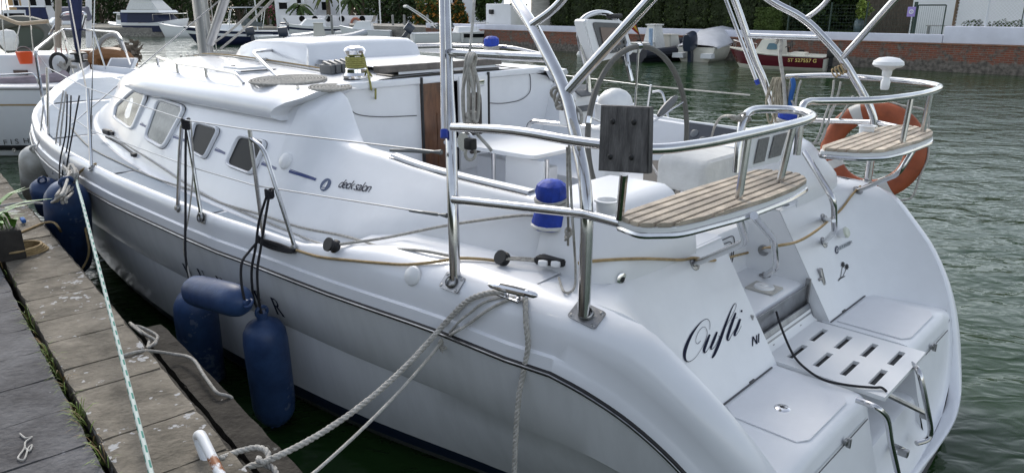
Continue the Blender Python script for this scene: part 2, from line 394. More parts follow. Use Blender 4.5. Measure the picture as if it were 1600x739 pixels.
# central step, panel with hatch, steel door plates
m = M()
m.grid([[B(u, w, z) for u, z in [(.27, 1.205), (.262, 1.19), (.255, .93), (.24, .905), (-.09, .90), (-.12, .893), (-.138, .87), (-.14, .84), (-.15, .55)]] for w in (-.393, 0, .393)])
m.grid([[B(u, w, 1.205) for u in (.27, .6)] for w in (-.393, .393)])
m.grid([[B(.6, w, z) for z in (1.205, SOLE)] for w in (-.393, .393)])
step = obj('boarding_step', m, DECKW, boat)
m = M()
P = [B(.252, w, z) for w, z in [(-.26, .96), (.16, .96), (.2, 1.0), (.2, 1.13), (.17, 1.17), (-.26, 1.17)]]
m.tube(fil(P+[P[0]], .03), .0035, 5); P = [B(.250, w, z) for w, z in [(-.24, .985), (.14, .985), (.17, 1.01), (.17, 1.11), (.14, 1.14), (-.24, 1.14)]]
m.tube(fil(P+[P[0]], .03), .003, 5)
obj('hatch_seam', m, mat('seam', (.08, .08, .085), .7), step)
m = M(); c = B(.0, .12, .908); m.box(c, .17, .15, .012, (FA, FN, V((0, 0, 1))), .003)
fp = obj('shower_plate', m, mat('beige_plate', (.42, .41, .38), .5), step)
m = M(); m.lathe([(0, .022), (.02, .022), (.022, .016), (.055, .016), (.062, .005), (.062, 0)], c); obj('shower_cap', m, PLASW, fp)
m = M(); dn = (B(-.24, 0, .66)-B(-.15, 0, .86)).normalized()
m.box(B(-.155, 0, .83), .77, .01, .13, (FN, FA, V((0, 0, 1))), .002); m.box(B(-.2, 0, .735), .76, .012, .11, (FN, dn.cross(FN), dn), .002)
plate = obj('transom_door', m, STEELP, boat)
m = M()
for i in range(7): m.tube([B(-.172, -.36+.104*i, .772), B(-.172, -.27+.104*i, .772)], .0095, 8)
obj('piano_hinge', m, CHROME, plate)
for s in (-1, 1):
    m = M(); m.box(B(-.218, s*.18, .71), .022, .012, .016, (FN, FA, V((0, 0, 1))), .003); obj('door_bolt', m, STEELD, plate)
    m = M(); m.box(B(-.16, s*.378, .84), .014, .03, .2, (FN, FA, V((0, 0, 1))), .003); obj('door_bracket', m, STEELD, plate)
# stern lockers
def crest_at(b):
    Q = CREST
    for i in range(len(Q)-1):
        if Q[i].y >= b >= Q[i+1].y and Q[i].z < 1.2:
            t = (Q[i].y-b)/max(1e-6, Q[i].y-Q[i+1].y); return Q[i].lerp(Q[i+1], t)
    return Q[-1]
LZ = .69
m = M(); LID = []
for s in (-1, 1):
    ml = M(); msm = M(); LID.append((ml, msm))
    g = []
    for b in ((.375, .385) if s > 0 else (.345, .355))+(.42, .7, .95, 1.0, 1.06, 1.12, 1.18, 1.225):
        e = crest_at(b); k = sm(1.0, 1.23, b); zt = lerp(LZ if b > (.38 if s > 0 else .35) else LZ-.03, .645, k)
        ua = lerp(-.765, -.755, k)
        g.append([B(u, s*b, z) for u, z in [(-.27, zt), (ua+.06, zt), (ua+.02, zt-.004), (ua-.005, zt-.02), (ua-.02, zt-.05), (lerp(ua-.02, e.x+.03, .55), lerp(zt-.05, e.z+.02, .55)), (e.x+.03, e.z+.03), (e.x+.012, e.z+.004), (e.x, e.z)]])
    m.grid(g)
    # face towards the ladder recess
    m.face([B(u, s*(.375 if s > 0 else .345), z) for u, z in [(-.27, .66), (-.76, .66), (-.79, .62), (-.9, .2), (-.95, .15), (-.27, .15)]])
    # non-skid lid and its seam
    L = [(-.335, .44), (-.70, .44), (-.735, .5), (-.735, .93), (-.70, .99), (-.40, .99), (-.335, .93)]
    ml.prism([B(u, s*w, LZ+.001) for u, w in L], (0, 0, .006), bev=.002)
    L = [(-.315, .40), (-.315, .7), (-.315, 1.0)]
    msm.tube([B(u, s*w, LZ-.03*sm(1, 1.2, w)+.003) for u, w in L], .005, 5)
    msm.tube([B(lerp(-.785, crest_at(.7).x+.03, .22), s*w, .59) for w in (.39, 1.02)], .0028, 4)
    msm.box(B(-.31, s*.62, LZ+.006), .05, .018, .012, (FN, FA, V((0, 0, 1))), .003)
lock = obj('stern_locker', m, DECKW, boat, sharp=50)
for ml, msm in LID: obj('locker_lid', ml, NSWHITE, lock); obj('lid_seam', msm, mat('seam', (.08, .08, .085), .7), lock)
for s in (-1, 1):
    m = M(); c = B(-.812, s*.68, .60); m.box(c, .035, .018, .03, (FN, FA, V((0, 0, 1))), .006); m.box(c-FA*.012, .012, .02, .05, (FN, FA, V((0, 0, 1))), .004); obj('catch', m, STEELD, lock)
m = M(); c = at(1222, 637, z=LZ+.007); m.lathe([(0, .004), (.012, .004), (.013, .007), (.03, .006), (.038, 0)], c, seg=18); df = obj('deck_filler', m, CHROME, boat)
m = M(); m.lathe([(0, .0065), (.011, .0065), (.011, .003)], c, seg=10); obj('filler_key', m, BLACK, df)
# ladder recess: two moulded steps and the stern lip
m = M()
m.grid([[B(u, w, z) for u, z in [(-.15, .50), (-.5, .47), (-.52, .46), (-.54, .43), (-.56, .41), (-.8, .40), (-.825, .39), (-.84, .36), (-.86, .26), (-.92, .2), (-.955, .15)]] for w in (-.377, 0, .377)])
obj('ladder_recess', m, DECKW, boat)
m = M()
m.grid([[B(p.x, s*p.y, p.z) for s in (1, -1)] for p in CREST if p.y < .001] * 1 or [[B(-.955, .1, .15), B(-.955, -.1, .15)], [B(-.985, .1, .08), B(-.985, -.1, .08)]]) if False else None
# slotted step of the folded ladder and its tubes
m = M()
U0, U1, W0 = -.235, -.855, .335
cols = [-W0, -.24, -.14, -.04, .04, .04+.2-.1, .24, W0]
ny = sorted({U1, U0, *[a for i in range(4) for a in (U1+.095+i*.14-.017, U1+.095+i*.14+.017)]}); nx = sorted({-W0, -.245, -.04, .045, .25, W0})
zf = lambda u: .70+.004*math.sin((u-U0)*4)
def slotted(m, dz, flip):
    for i in range(len(nx)-1):
        for j in range(len(ny)-1):
            if j % 2 == 1 and i in (1, 3): continue
            m.face([B(ny[j], nx[i], zf(0)+dz), B(ny[j+1], nx[i], zf(0)+dz), B(ny[j+1], nx[i+1], zf(0)+dz), B(ny[j], nx[i+1], zf(0)+dz)])
slotted(m, .0, 0); slotted(m, -.022, 1)
for i in range(len(nx)-1):
    for j in range(len(ny)-1):
        if j % 2 == 1 and i in (1, 3):
            q = [(ny[j], nx[i]), (ny[j+1], nx[i]), (ny[j+1], nx[i+1]), (ny[j], nx[i+1])]
            m.grid([[B(u, w, zf(0)+dz) for u, w in q] for dz in (0, -.022)], cv=True)
q = [(U1, -W0), (U0, -W0), (U0, W0), (U1, W0)]; m.grid([[B(u, w, zf(0)+dz) for u, w in q] for dz in (0, -.022)], cv=True)
bmesh.ops.remove_doubles(m.bm, verts=m.bm.verts[:], dist=.0005)
m.grid([[B(u, w, z) for u, z in [(-.2, .76), (-.205, .735), (-.222, .715), (-.25, .70)]] for w in (-.36, .36)])
lad = obj('boarding_ladder', m, PLASW, boat)
m = M(); m.box(B((U0+U1)/2, 0, zf(0)-.026), U0-U1-.06, W0*2-.05, .006, (FA, FN, V((0, 0, 1)))); obj('slot_shade', m, BLACK, lad)  # black sheet added below the slots, stands in for the shade inside them
for s, P in ((-1, [(1338, 624), (1352, 629), (1372, 638), (1386, 655), (1392, 690), (1402, 735), (1408, 765)]), (1, [(1418, 565), (1426, 569), (1437, 585), (1449, 640), (1454, 672), (1449, 686), (1432, 692)])):
    D = [.80, .84, .90, .93, .95, .975, .99] if s < 0 else [.80, .84, .90, .955, .97, .965, .93]
    W = [-.27]*7 if s < 0 else [.27]*7
    m = M(); Q = [at(x, y, u=-d) for (x, y), d in zip(P, D)]; m.tube(cr(Q, 5), .0145, 10); obj('ladder_tube', m, STEEL, lad)
    m = M(); a, b = ((1365, 682), (1412, 703)) if s < 0 else ((1375, 610), (1446, 645))
    A_, B_ = at(*a, u=-.74), at(*b, u=-.93); m.tube([A_, B_], .016, 8); m.box(B_+V((0, 0, -.012)), .05, .03, .04, (FA, FN, V((0, 0, 1))), .006); obj('ladder_hinge', m, STEELD, lad)
# ------------------------------------------------------------------ surveying onto the built surfaces
def bvh(*os):
    vs = []; ps = []
    for o in os:
        L = base(o); k = len(vs); vs += [v.co+L for v in o.data.vertices]; ps += [[k+i for i in p.vertices] for p in o.data.polygons]
    return BVHTree.FromPolygons(vs, ps)
SURF = bvh(hull, deck, cabin, cockpit, transom, step, lock)
def hit(x, y, off=0., surf=None):
    d = ray(x, y).normalized(); p, n, i, t = (surf or SURF).ray_cast(CAM, d)
    if p is None: return at(x, y, z=1.0), V((0, 0, 1))
    if n.dot(d) > 0: n = -n
    return p+n*off, n
def H(x, y, off=0.): return hit(x, y, off)[0]
for s in (-1, 1):
    m = M(); c = hit(1199 if s < 0 else 1284, 478 if s < 0 else 434, .004, bvh(transom))[0]; m.box(c, .035, .012, .12, (FN, FA, V((.35*FA.x, .35*FA.y, .94))), .012); m.tube([c, c-FN*s*.055], .009, 8); obj('door_latch', m, STEELD, plate)
# seam lines, hatch
# ------------------------------------------------------------------ cabin: eyebrow, windows, roof gear
m = M()
for s in (-1, 1):
    g = []
    for i in range(25):
        u = lerp(2.48, 5.9, i/24); e = 1-sm(5.1, 5.95, u); us_ = (1-i/24)**3*.32; t, z = tb(u), tz(u)
        o = .012+.085*e; k = lerp(.42, .50, 1)
        def P(du, db, dz): uu = u+du; return (uu, tb(uu)+db, tz(uu)+dz)
        g.append([B(u_, s*b, zz) for u_, b, zz in [P(us_*.55, -.05, -.03-.01*e), P(us_*.8, o*.6, -.03*e-.012), P(us_, o*.93, -.018*e-.004), P(us_, o, .004), P(us_*.8, o*.98, .045*e), P(us_*.5, o*.72, .085*e), P(us_*.25, .0, .12*e), P(us_*.1, -.08, .105*e+.06), (u, t*.84, lerp(z, rz(u), .66)+.02), (u, t*.72, lerp(z, rz(u), .76)+.004)]])
    m.grid(g); m.grid([[p for p in g[0]], [lerp(g[0][0], g[0][-1], j/9)+FA*.02 for j in range(10)]])
brow = obj('eyebrow', m, GEL, cabin, sharp=60)
SURF2 = bvh(cabin, brow, cockpit, deck)
def H2(x, y, off=0.): return hit(x, y, off, SURF2)[0]
def rpoly(P, r=.18, k=4):
    n = len(P); out = []
    for i in range(n):
        a, b, c = P[i-1], P[i], P[(i+1) % n]; p, q = b.lerp(a, r), b.lerp(c, r)
        for s in range(k+1): t = s/k; out.append(p*(1-t)**2+b*2*t*(1-t)+q*t*t)
    return out
SURF3 = bvh(cabin, cockpit)
def window(px, gl, parent, ins=.84):
    P = []; N = V((0, 0, 0))
    for x, y in px: p, n = hit(x, y, 0, SURF3); P.append(p); N += n
    N.normalize(); c = sum(P, V((0, 0, 0)))/len(P)
    P = [p-N*(p-c).dot(N) for p in P]
    R = rpoly(P, .2); I = rpoly([c+(p-c)*ins for p in P], .16)
    m = M(); n = len(R)
    m.grid([[p+N*.004 for p in R], [p+N*.024 for p in [c+(p-c)*.98 for p in R]], [c+(p-c)*.93+N*.028 for p in R], [p+N*.024 for p in [c+(q-c)*1.04 for q in I]], [p+N*.010 for p in I]], cv=True)
    m.face([c+(p-c)*1.02+N*.0025 for p in R], 1)
    w_ = obj('window', m, [GEL, BLACK], parent); m = M(); m.face([p+N*.0115 for p in I]); obj('pane', m, gl, w_); return c, N, P
window([(211, 139), (235, 148), (208, 207), (178, 185), (182, 166)], mat('painted_reflection_glass', (.15, .155, .15), .12, col2=(.006, .007, .009), nscale=8, spec=.15, lo=.54, hi=.60, detail=1), cabin)  # bright reflections on the foremost pane are painted as pale patches in its colour
window([(248, 152), (295, 167), (257, 236), (226, 218)], GLASSG, cabin)
window([(307, 190), (347, 201), (322, 251), (296, 236)], GLASSD, cabin)
window([(375, 211), (421, 221), (396, 276), (353, 259)], GLASSD, cabin)
# stern side stripes, logo and lettering on the cabin side
def smap(a, b, surf=SURF3, lift=.0):
    """letters laid along the surface from pixel a to pixel b, upright"""
    A_, n0 = hit(*a, 0, surf); B_, n1 = hit(*b, 0, surf); ex = (B_-A_); L = ex.length; ex.normalize(); n = (n0+n1).normalized(); ey = n.cross(ex).normalized()
    if ey.z < 0: ey = -ey
    def f(x, y):
        p = A_+ex*x+ey*y; q, nn, i, t = surf.find_nearest(p)
        if nn.dot(n) < 0: nn = -nn
        return q+nn*.0025, nn
    return f, L, ex, ey, n
def stripe(pts, w, mt, name, parent, surf=SURF3):
    m = M(); g = []
    for a, b in zip(pts[:-1], pts[1:]):
        for k in range(4): x, y = lerp(a[0], b[0], k/4), lerp(a[1], b[1], k/4); p, n = hit(x, y, .003, surf); g.append((p, n))
    p, n = hit(*pts[-1], .003, surf); g.append((p, n))
    rows = []
    for i, (p, n) in enumerate(g):
        d = (g[min(i+1, len(g)-1)][0]-g[max(i-1, 0)][0]).normalized(); e = n.cross(d).normalized(); rows.append([p-e*w/2, p+e*w/2])
    m.grid(rows); return obj(name, m, mt, parent, smooth=False)
STRIPE = mat('blue_stripe', (.02, .04, .16), .4)
for a, b in (((219, 194), (228, 198)), ((271, 214), (294, 222)), ((336, 234), (352, 240)), ((409, 256), (432, 264)), ((452, 268), (494, 281))):
    stripe([a, b], .018, STRIPE, 'side_stripe', cabin)
    stripe([(a[0]+2, a[1]-3), (b[0]-3, b[1]-3)], .004, STRIPE, 'side_stripe', cabin)
f, L, ex, ey, n = smap((499, 290), (522, 290))
c = H2(509, 289); ex_ = (H2(520, 291)-H2(498, 287)).normalized(); nn = hit(509, 289, 0, SURF3)[1]; ey_ = nn.cross(ex_); ey_ = ey_ if ey_.z > 0 else -ey_
m = M(); m.prism([c+nn*.001+(ex_*math.cos(2*PI*k/28)+ey_*math.sin(2*PI*k/28))*.043 for k in range(28)], nn*.004)
badge = obj('sail_badge', m, mat('badge_blue', (.012, .04, .12), .3), cabin, smooth=False)
m = M()
for pts in ([(-.004, -.02), (.016, -.016), (.017, .004), (.010, .028), (.001, .010)], [(-.016, -.018), (-.007, -.020), (-.004, .004), (.004, .026), (-.010, .006)], [(-.02, -.028), (.016, -.024), (.012, -.03), (-.016, -.033)]):
    m.face([c+nn*.0062+ex_*x+ey_*y for x, y in pts])
obj('badge_sails', m, PLASW, badge, smooth=False)
f, L, ex, ey, n = smap((527, 293), (564, 299))
bm = text_mesh('deck salon', .085, f, shear=.28, space=.82); k = 1
obj('lettering', bm, INK, cabin, smooth=False)
# small vent shell and round deck fill
m = M(); c, n = hit(447, 252, 0, SURF3); e = n.cross(FA).normalized(); m.lathe([(0, .03), (.03, .027), (.05, .018), (.058, 0)], c, n, 16); obj('vent_shell', m, PLASW, cabin)
# handrail
def rod(pts, r, name, mt, parent, k=5, f=.06, seg=10):
    m = M(); m.tube(fil(pts, f, k), r, seg); return obj(name, m, mt, parent)
a = [H2(247, 102), H2(278, 114), H2(323, 121), H2(381, 131)]
up = V((0, 0, .075))
m = M(); m.tube(fil([a[0], a[0]+up, a[1]+up, a[2]+up, a[3]+up*.9+FA*.12, a[3]], .06), .0125, 10)
for p in (a[1], a[2]): m.tube([p, p+up], .011, 8)
obj('handrail', m, STEEL, cabin)
a2 = [B(uw(p)[0], -uw(p)[1], p.z) for p in a]
m = M(); m.tube(fil([a2[0], a2[0]+up, a2[1]+up, a2[2]+up, a2[3]+up*.9+FA*.12, a2[3]], .06), .0125, 10)
for p in (a2[1], a2[2]): m.tube([p, p+up], .011, 8)
obj('handrail', m, STEEL, cabin)
# roof hatch, deck organiser, clutches, sea hood, sliding hatch, winch
AX = (FA, FN, V((0, 0, 1)))
m = M(); p = H2(385, 112); m.box(p+V((0, 0, .012)), .42, .34, .03, AX, .012); m.box(p+V((0, 0, .034)), .3, .25, .02, AX, .009); ht = obj('roof_hatch', m, PLASW, cabin)
m = M(); m.box(p+FA*-.2+V((0, 0, .02)), .03, .3, .012, AX, .003); m.box(p+V((0, -.0, .046))+FA*.08-FN*.07, .05, .02, .01, AX, .003); obj('hatch_hinge', m, PLASG, ht)
m = M(); p = H2(545, 92); 
def seahood(m):
    g = []
    for u, h, w_ in [(3.70, -.02, .60), (3.74, .15, .57), (3.80, .19, .55), (4.2, .195, .54), (4.8, .17, .5), (5.1, .12, .47), (5.25, .04, .45), (5.3, -.03, .43)]:
        z = rz(u); g.append([B(u, w_*f, z+(h if abs(f) < .95 else (-.05 if abs(f) > 1.02 else h*.9))-.012*f*f) for f in (-1.06, -1.0, -.93, -.82, -.5, 0, .5, .82, .93, 1.0, 1.06)])
    m.grid(g); m.face(g[0])
seahood(m); obj('sea_hood', m, GEL, cabin, sharp=55)
m = M(); m.grid([[B(u, w_, rz(u)+z) for u, z in [(2.64, .0), (2.64, .03), (3.74, .04)]] for w_ in (-.5, 0, .5)]); sh_ = obj('sliding_hatch', m, GEL, cabin, smooth=False)
m = M(); m.box(B(2.66, -.06, rz(2.6)+.045), .07, 1.25, .05, AX, .008); obj('hatch_bar', m, mat('hatch_bar_wood', (.16, .14, .125), .6, noise=.4, nscale=14), sh_)
m = M(); m.box(B(2.75, 0, 2.012), .22, 1.1, .04, AX, .01); obj('hatch_runner', m, mat('dark_trim', (.06, .055, .05), .5), cabin)
# bulkhead: port and starboard panels, companionway
m = M()
m.face([B(2.60, w_, z) for w_, z in [(-.34, 1.0), (-.34, 1.98), (-.75, 2.0), (-1.1, 1.93), (-1.22, 1.84), (-1.2, 1.5), (-.98, 1.2)]])
m.face([B(2.60, w_, z) for w_, z in [(.34, 1.0), (.34, 1.98), (.75, 2.0), (1.1, 1.93), (1.22, 1.84), (1.2, 1.5), (.98, 1.2)]])
m.face([B(2.60, w_, z) for w_, z in [(-.34, .8), (.34, .8), (.34, 1.25), (-.34, 1.25)]])
m.box(B(2.6, 0, 1.985), .05, 2.1, .05, AX, .012)
for s in (-1, 1): m.grid([[B(u, s*w_, z) for u, w_, z in [(2.6, .34, z0), (2.45, .60, z0-.0), (2.4, .9, z0), (2.38, 1.15, z0-.02)]] for z0 in (SEAT-.01, SEAT)])
bulk = obj('bulkhead', m, DECKW, boat)
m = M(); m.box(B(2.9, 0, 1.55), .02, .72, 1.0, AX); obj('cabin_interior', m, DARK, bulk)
m = M(); m.box(B(2.615, -.17, 1.60), .018, .33, .74, AX, .003); m.box(B(2.607, -.17, 1.48), .012, .012, .5, AX); obj('companionway_board', m, BROWNWOOD, bulk)
m = M(); m.box(B(2.575, .18, 1.62), .03, .31, .74, AX, .008); dl = obj('companionway_door', m, PLASW, bulk)
m = M(); m.prism(rpoly([B(2.557, .11, 1.37), B(2.557, .26, 1.37), B(2.557, .26, 1.86), B(2.557, .11, 1.86)], .2), FA*.004); obj('door_window', m, mat('smoked_acrylic', (.045, .035, .028), .1), dl)
for u_, w_ in ((2.565, .345), (2.57, -.345)): m = M(); m.box(B(u_, w_, 1.62), .02, .016, .78, AX, .003); obj('door_seal', m, BLACK, bulk)
m = M(); m.box(B(2.553, .24, 1.93), .012, .09, .055, AX, .004); obj('door_lock', m, CHROME, dl)
for s, P in ((-1, [(530, 132), (537, 150), (547, 170), (562, 180), (600, 183), (651, 181)]), (1, [(760, 161), (785, 162), (812, 157), (825, 148), (829, 138), (828, 118), (822, 111)])):
    m = M(); m.tube(cr([at(x, y, u=2.592) for x, y in P], 4), .0035, 5); obj('locker_seam', m, mat('seam', (.08, .08, .085), .7), bulk)
m = M(); p, n = hit(832, 127); m.lathe([(0, .02), (.02, .02), (.032, .014), (.036, 0)], p, n, 14); obj('compass_cap', m, BLACK, bulk)
m = M(); p, n = hit(768, 138); m.box(p+n*.01, .03, .03, .08, None, .01); obj('locker_catch', m, STEELD, bulk)
# coaming cover strip (lid) along the port coaming and seam
for s in (-1, 1):
    m = M(); m.grid([[B(u, s*(tb(u)-b), tz(u)+z) for b, z in [(.035, .03), (.04, .042), (.085, .045), (.09, .03)]] for u in [lerp(.62, 1.72, i/14) for i in range(15)]]); obj('coaming_lid', m, PLASW, cockpit, sharp=30)
m = M(); m.tube([B(u, -(tb(u)-.025), tz(u)+.026) for u in [lerp(.62, 1.72, i/14) for i in range(15)]], .003, 4); obj('lid_seam', m, mat('seam', (.08, .08, .085), .7), cockpit)
# ------------------------------------------------------------------ stainless arch, pushpit, perch seats
def flange(x, y, r=.045, square=False, parent=boat, tgt=None):
    p, n = hit(x, y) if tgt is None else tgt
    m = M()
    if square:
        e1 = (FA-n*FA.dot(n)).normalized(); e2 = n.cross(e1); a = math.radians(20)
        m.prism(rpoly([p+n*.001+e1*i*r*1.25+e2*j*r*.85 for i, j in ((-1, -1), (1, -1), (1, 1), (-1, 1))], .12, 3), n*.006, bev=.001)
        for i, j in ((-1, -1), (1, -1), (1, 1), (-1, 1)): m.lathe([(0, .011), (.005, .0105), (.009, .007)], p+e1*i*r*.95+e2*j*r*.6, n, 8)
        m.lathe([(.027, .007), (.031, .012), (.03, .02), (.026, .024)], p, n, 14)
    else:
        m.lathe([(r, 0), (r, .005), (r*.9, .007), (.02, .008), (.018, .02), (.001, .022)], p, n, 16)
        for k in range(3):
            e1 = n.orthogonal().normalized(); e2 = n.cross(e1); q = p+(e1*math.cos(2.1*k)+e2*math.sin(2.1*k))*r*.72; m.lathe([(0, .011), (.006, .009), (.007, .006)], q, n, 7)
    return obj('foot_flange', m, STEELD, parent), p, n
ARCH = thing
for s in (-1, 1):
    q = lambda L: [B(u, s*b, z) for u, b, z in L]
    P = cr(q([(.69, 1.72, 1.27), (.71, 1.705, 1.6), (.82, 1.61, 1.96), (.89, 1.555, 2.13), (1.03, 1.44, 2.54), (1.2, 1.3, 2.95), (1.35, 1.12, 3.15)]), 5)
    m = M(); m.tube(P, .0265, 14); obj('arch_leg', m, STEEL, boat)
    P = fil(q([(-.02, 1.65, 1.30), (-.018, 1.645, 1.72), (.03, 1.605, 1.85), (.22, 1.5, 2.17), (.48, 1.425, 2.43), (.71, 1.31, 2.55), (1.35, 1.0, 3.15)]), .12, 6)
    m = M(); m.tube(P, .0265, 14); obj('arch_leg', m, STEEL, boat)
    m = M(); m.tube(q([(.22, 1.5, 2.17), (-.09, 1.38, 2.54), (-.5, 1.25, 3.0)]), .022, 12); obj('arch_strut', m, STEEL, boat)
    m = M(); m.tube(fil(q([(.48, 1.43, 2.43), (.37, 1.40, 2.50), (.05, 1.3, 2.9)]), .06), .018, 12); obj('arch_strut', m, STEEL, boat)
    m = M(); m.tube(q([(.955, 1.51, 2.30), (.34, 1.46, 2.30)]), .02, 12); obj('arch_crossbar', m, STEEL, boat)
    m = M(); m.tube(q([(.70, 1.71, 1.67), (-.02, 1.655, 1.73), (-.2, 1.675 if s < 0 else 1.5, 1.733)]), .019, 12); obj('pushpit_rail', m, STEEL, boat)
    # slim blue-taped pole beside the forward leg
    a_, b_ = (at(694, 214, w=-1.665), at(691, 0, w=-1.47)) if s < 0 else (at(1184, 131, w=1.64), at(1134, 0, w=1.47))
    m = M(); m.tube([a_, a_+(b_-a_)*1.8], .0145, 8); sp = obj('tackle_pole', m, STEEL, boat)
    m = M(); m.tube([a_-(b_-a_)*.008, a_+(b_-a_)*.05], .0175, 8); obj('blue_tape', m, BLUECOV, sp)
_, p, n = flange(707, 442, .05, True); _, p, n = flange(917, 492, .055, True)
for u in (.69, -.02):
    q_, i_ = SURF.find_nearest(B(u, 1.70 if u > 0 else 1.64, 1.3))[:2]; flange(0, 0, .05, True, tgt=(q_, V((0, 0, 1))))
SEATT = 1.765
def perch(s, outline, rail_pts, posts):
    nm = 'perch_seat'
    out = [B(u, s*abs(w_) if w_ > -9 else 0, 0) for u, w_ in outline]
    O = rpoly([B(u, w_, SEATT-.018) for u, w_ in outline], .22, 4)
    m = M(); m.prism(O, (0, 0, -.02), bev=.003); seat = obj('perch_seat', m, PLASW, boat)
    m = M(); c = sum(O, V((0, 0, 0)))/len(O); m.tube([c+(p-c)*.985+V((0, 0, -.030)) for p in O], .014, 8, closed=True); obj('seat_rim', m, STEEL, seat)
    # teak slats run athwartships, clipped to the outline
    poly = [(uw(p)[0], uw(p)[1]) for p in O]
    umin, umax = min(p[0] for p in poly), max(p[0] for p in poly); N = 7; pitch = (umax-umin)/N
    for i in range(N):
        a, b = umin+i*pitch+.0045, umin+(i+1)*pitch-.0045
        def span(u):
            xs = []
            for k in range(len(poly)):
                (u0, w0), (u1, w1) = poly[k], poly[(k+1) % len(poly)]
                if (u0-u)*(u1-u) < 0: xs.append(w0+(w1-w0)*(u-u0)/(u1-u0))
            return (min(xs), max(xs)) if len(xs) > 1 else None
        e = [span(a), span(b)]
        if None in e: continue
        mid = span((a+b)/2) or e[0]
        P = [(a, e[0][0]), (b, e[1][0]), (b, e[1][1]), ((a+b)/2, mid[1]), (a, e[0][1])]
        m = M(); m.prism([B(u, w_, SEATT-.017) for u, w_ in P], (0, 0, .017), bev=.003); obj('teak_slat', m, TEAK, seat)
    m = M(); m.tube(cr([V(p) for p in rail_pts], 5), .0195, 12); obj('pushpit_rail', m, STEEL, boat)
    for (a, b) in posts:
        m = M(); m.tube([at(*a, z=SEATT-.04), at(*b, z=2.02)], .016, 10); obj('rail_post', m, STEEL, boat)
perch(-1, [(-.165, -1.68), (-.31, -1.72), (-.41, -1.61), (-.47, -1.25), (-.485, -.85), (-.46, -.60), (-.37, -.49), (-.18, -.53)],
      [B(.69, -1.71, 2.0)]+[B(u, w_, 2.03) for u, w_ in [(.3, -1.735), (-.05, -1.74), (-.31, -1.69), (-.39, -1.49), (-.42, -1.2), (-.435, -.76), (-.41, -.52), (-.34, -.40), (-.25, -.345), (-.15, -.39), (-.11, -.5)]]+[B(-.13, -.62, 2.0), B(-.14, -.66, 1.9), B(-.15, -.68, 1.76)],
      [((1152, 326), (1169, 213)), ((1215, 298), (1240, 195))])
perch(1, [(-.165, .20), (-.38, .28), (-.47, .40), (-.505, .6), (-.52, 1.10), (-.46, 1.32), (-.31, 1.44), (-.18, 1.35), (-.165, 1.0)],
      [B(.69, 1.70, 2.0)]+[B(u, w_, 2.03) for u, w_ in [(.35, 1.68), (.05, 1.66), (-.2, 1.6), (-.38, 1.47), (-.47, 1.27), (-.49, .85), (-.43, .46), (-.34, .26), (-.2, .1), (-.17, .0)]]+[B(-.17, -.05, 1.99), B(-.17, -.05, 1.76)],
      [((1408, 233), (1424, 152)), ((1440, 216), (1455, 142))])
def leg(pts, feet):
    m = M(); m.tube(fil(pts, .07, 6), .0165, 12); obj('seat_leg', m, STEEL, boat)
    for f in feet: flange(*f, r=.036)
leg([B(-.45, -1.24, SEATT-.04), at(1166, 378, u=-.40), H(1085, 412)], [(1085, 412)])
leg([at(1178, 337, z=SEATT-.04), at(1209, 374, u=-.36), at(1213, 418, u=-.34), H(1195, 431)], [(1195, 431), (1193, 391)])
m = M(); m.tube([H(1193, 391), at(1211, 392, u=-.355)], .011, 8); obj('seat_leg', m, STEEL, boat)
leg([at(1257, 238, z=SEATT-.04), at(1303, 313, u=-.36), at(1304, 362, u=-.32), H(1287, 379)], [(1287, 379), (1287, 342)])
m = M(); m.tube([H(1287, 342), at(1303, 345, u=-.35)], .011, 8); obj('seat_leg', m, STEEL, boat)
leg([B(-.46, 1.05, SEATT-.04), at(1404, 272, u=-.40), H(1340, 298)], [(1340, 298)])
m = M(); m.tube([at(1222, 300, z=SEATT-.03), H(1222, 317)], .015, 10); obj('seat_leg', m, STEEL, boat); flange(1222, 319, .045)
m = M(); m.tube([at(1155, 240, z=1.78), at(1162, 185, z=2.0)], .014, 8); obj('rail_post', m, STEEL, boat)
# grey plank lashed to the rail
c = [at(x, y, w=-1.775) for x, y in ((938, 165), (1014, 168), (1012, 272), (934, 267))]
m = M(); m.prism(c, FN*.032, bev=.004); pk = obj('rail_board', m, GREYWOOD, boat, smooth=False)
for x, y in ((957, 190), (990, 191), (953, 245), (986, 246)):
    m = M(); m.lathe([(0, .004), (.006, .004), (.011, 0)], at(x, y, w=-1.777), -FN, 10); obj('bolt_head', m, BLACK, pk)
m = M(); m.tube([at(968, 342, z=1.755), at(975, 272, w=-1.74)], .016, 10); obj('rail_post', m, STEEL, boat)
for x, y, z in ((948, 336, 1.71), (1353, 212, 1.735)):
    m = M(); m.lathe([(.052, 0), (.052, .008), (.042, .012), (.045, .055), (.053, .058), (.053, .064), (.041, .064), (.038, .02), (.001, .018)], at(x, y, z=z), seg=22)
    obj('cup_holder', m, PLASW, boat)
c = at(1383, 133, z=2.035); m = M(); m.lathe([(.022, -.03), (.026, -.02), (.028, .02), (.022, .03), (.02, .05), (.028, .06), (.03, .09), (.05, .105), (.078, .112), (.092, .125), (.088, .145), (.06, .165), (.02, .172), (0, .172)], c, seg=24)
obj('antenna_dome', m, PLASW, boat)
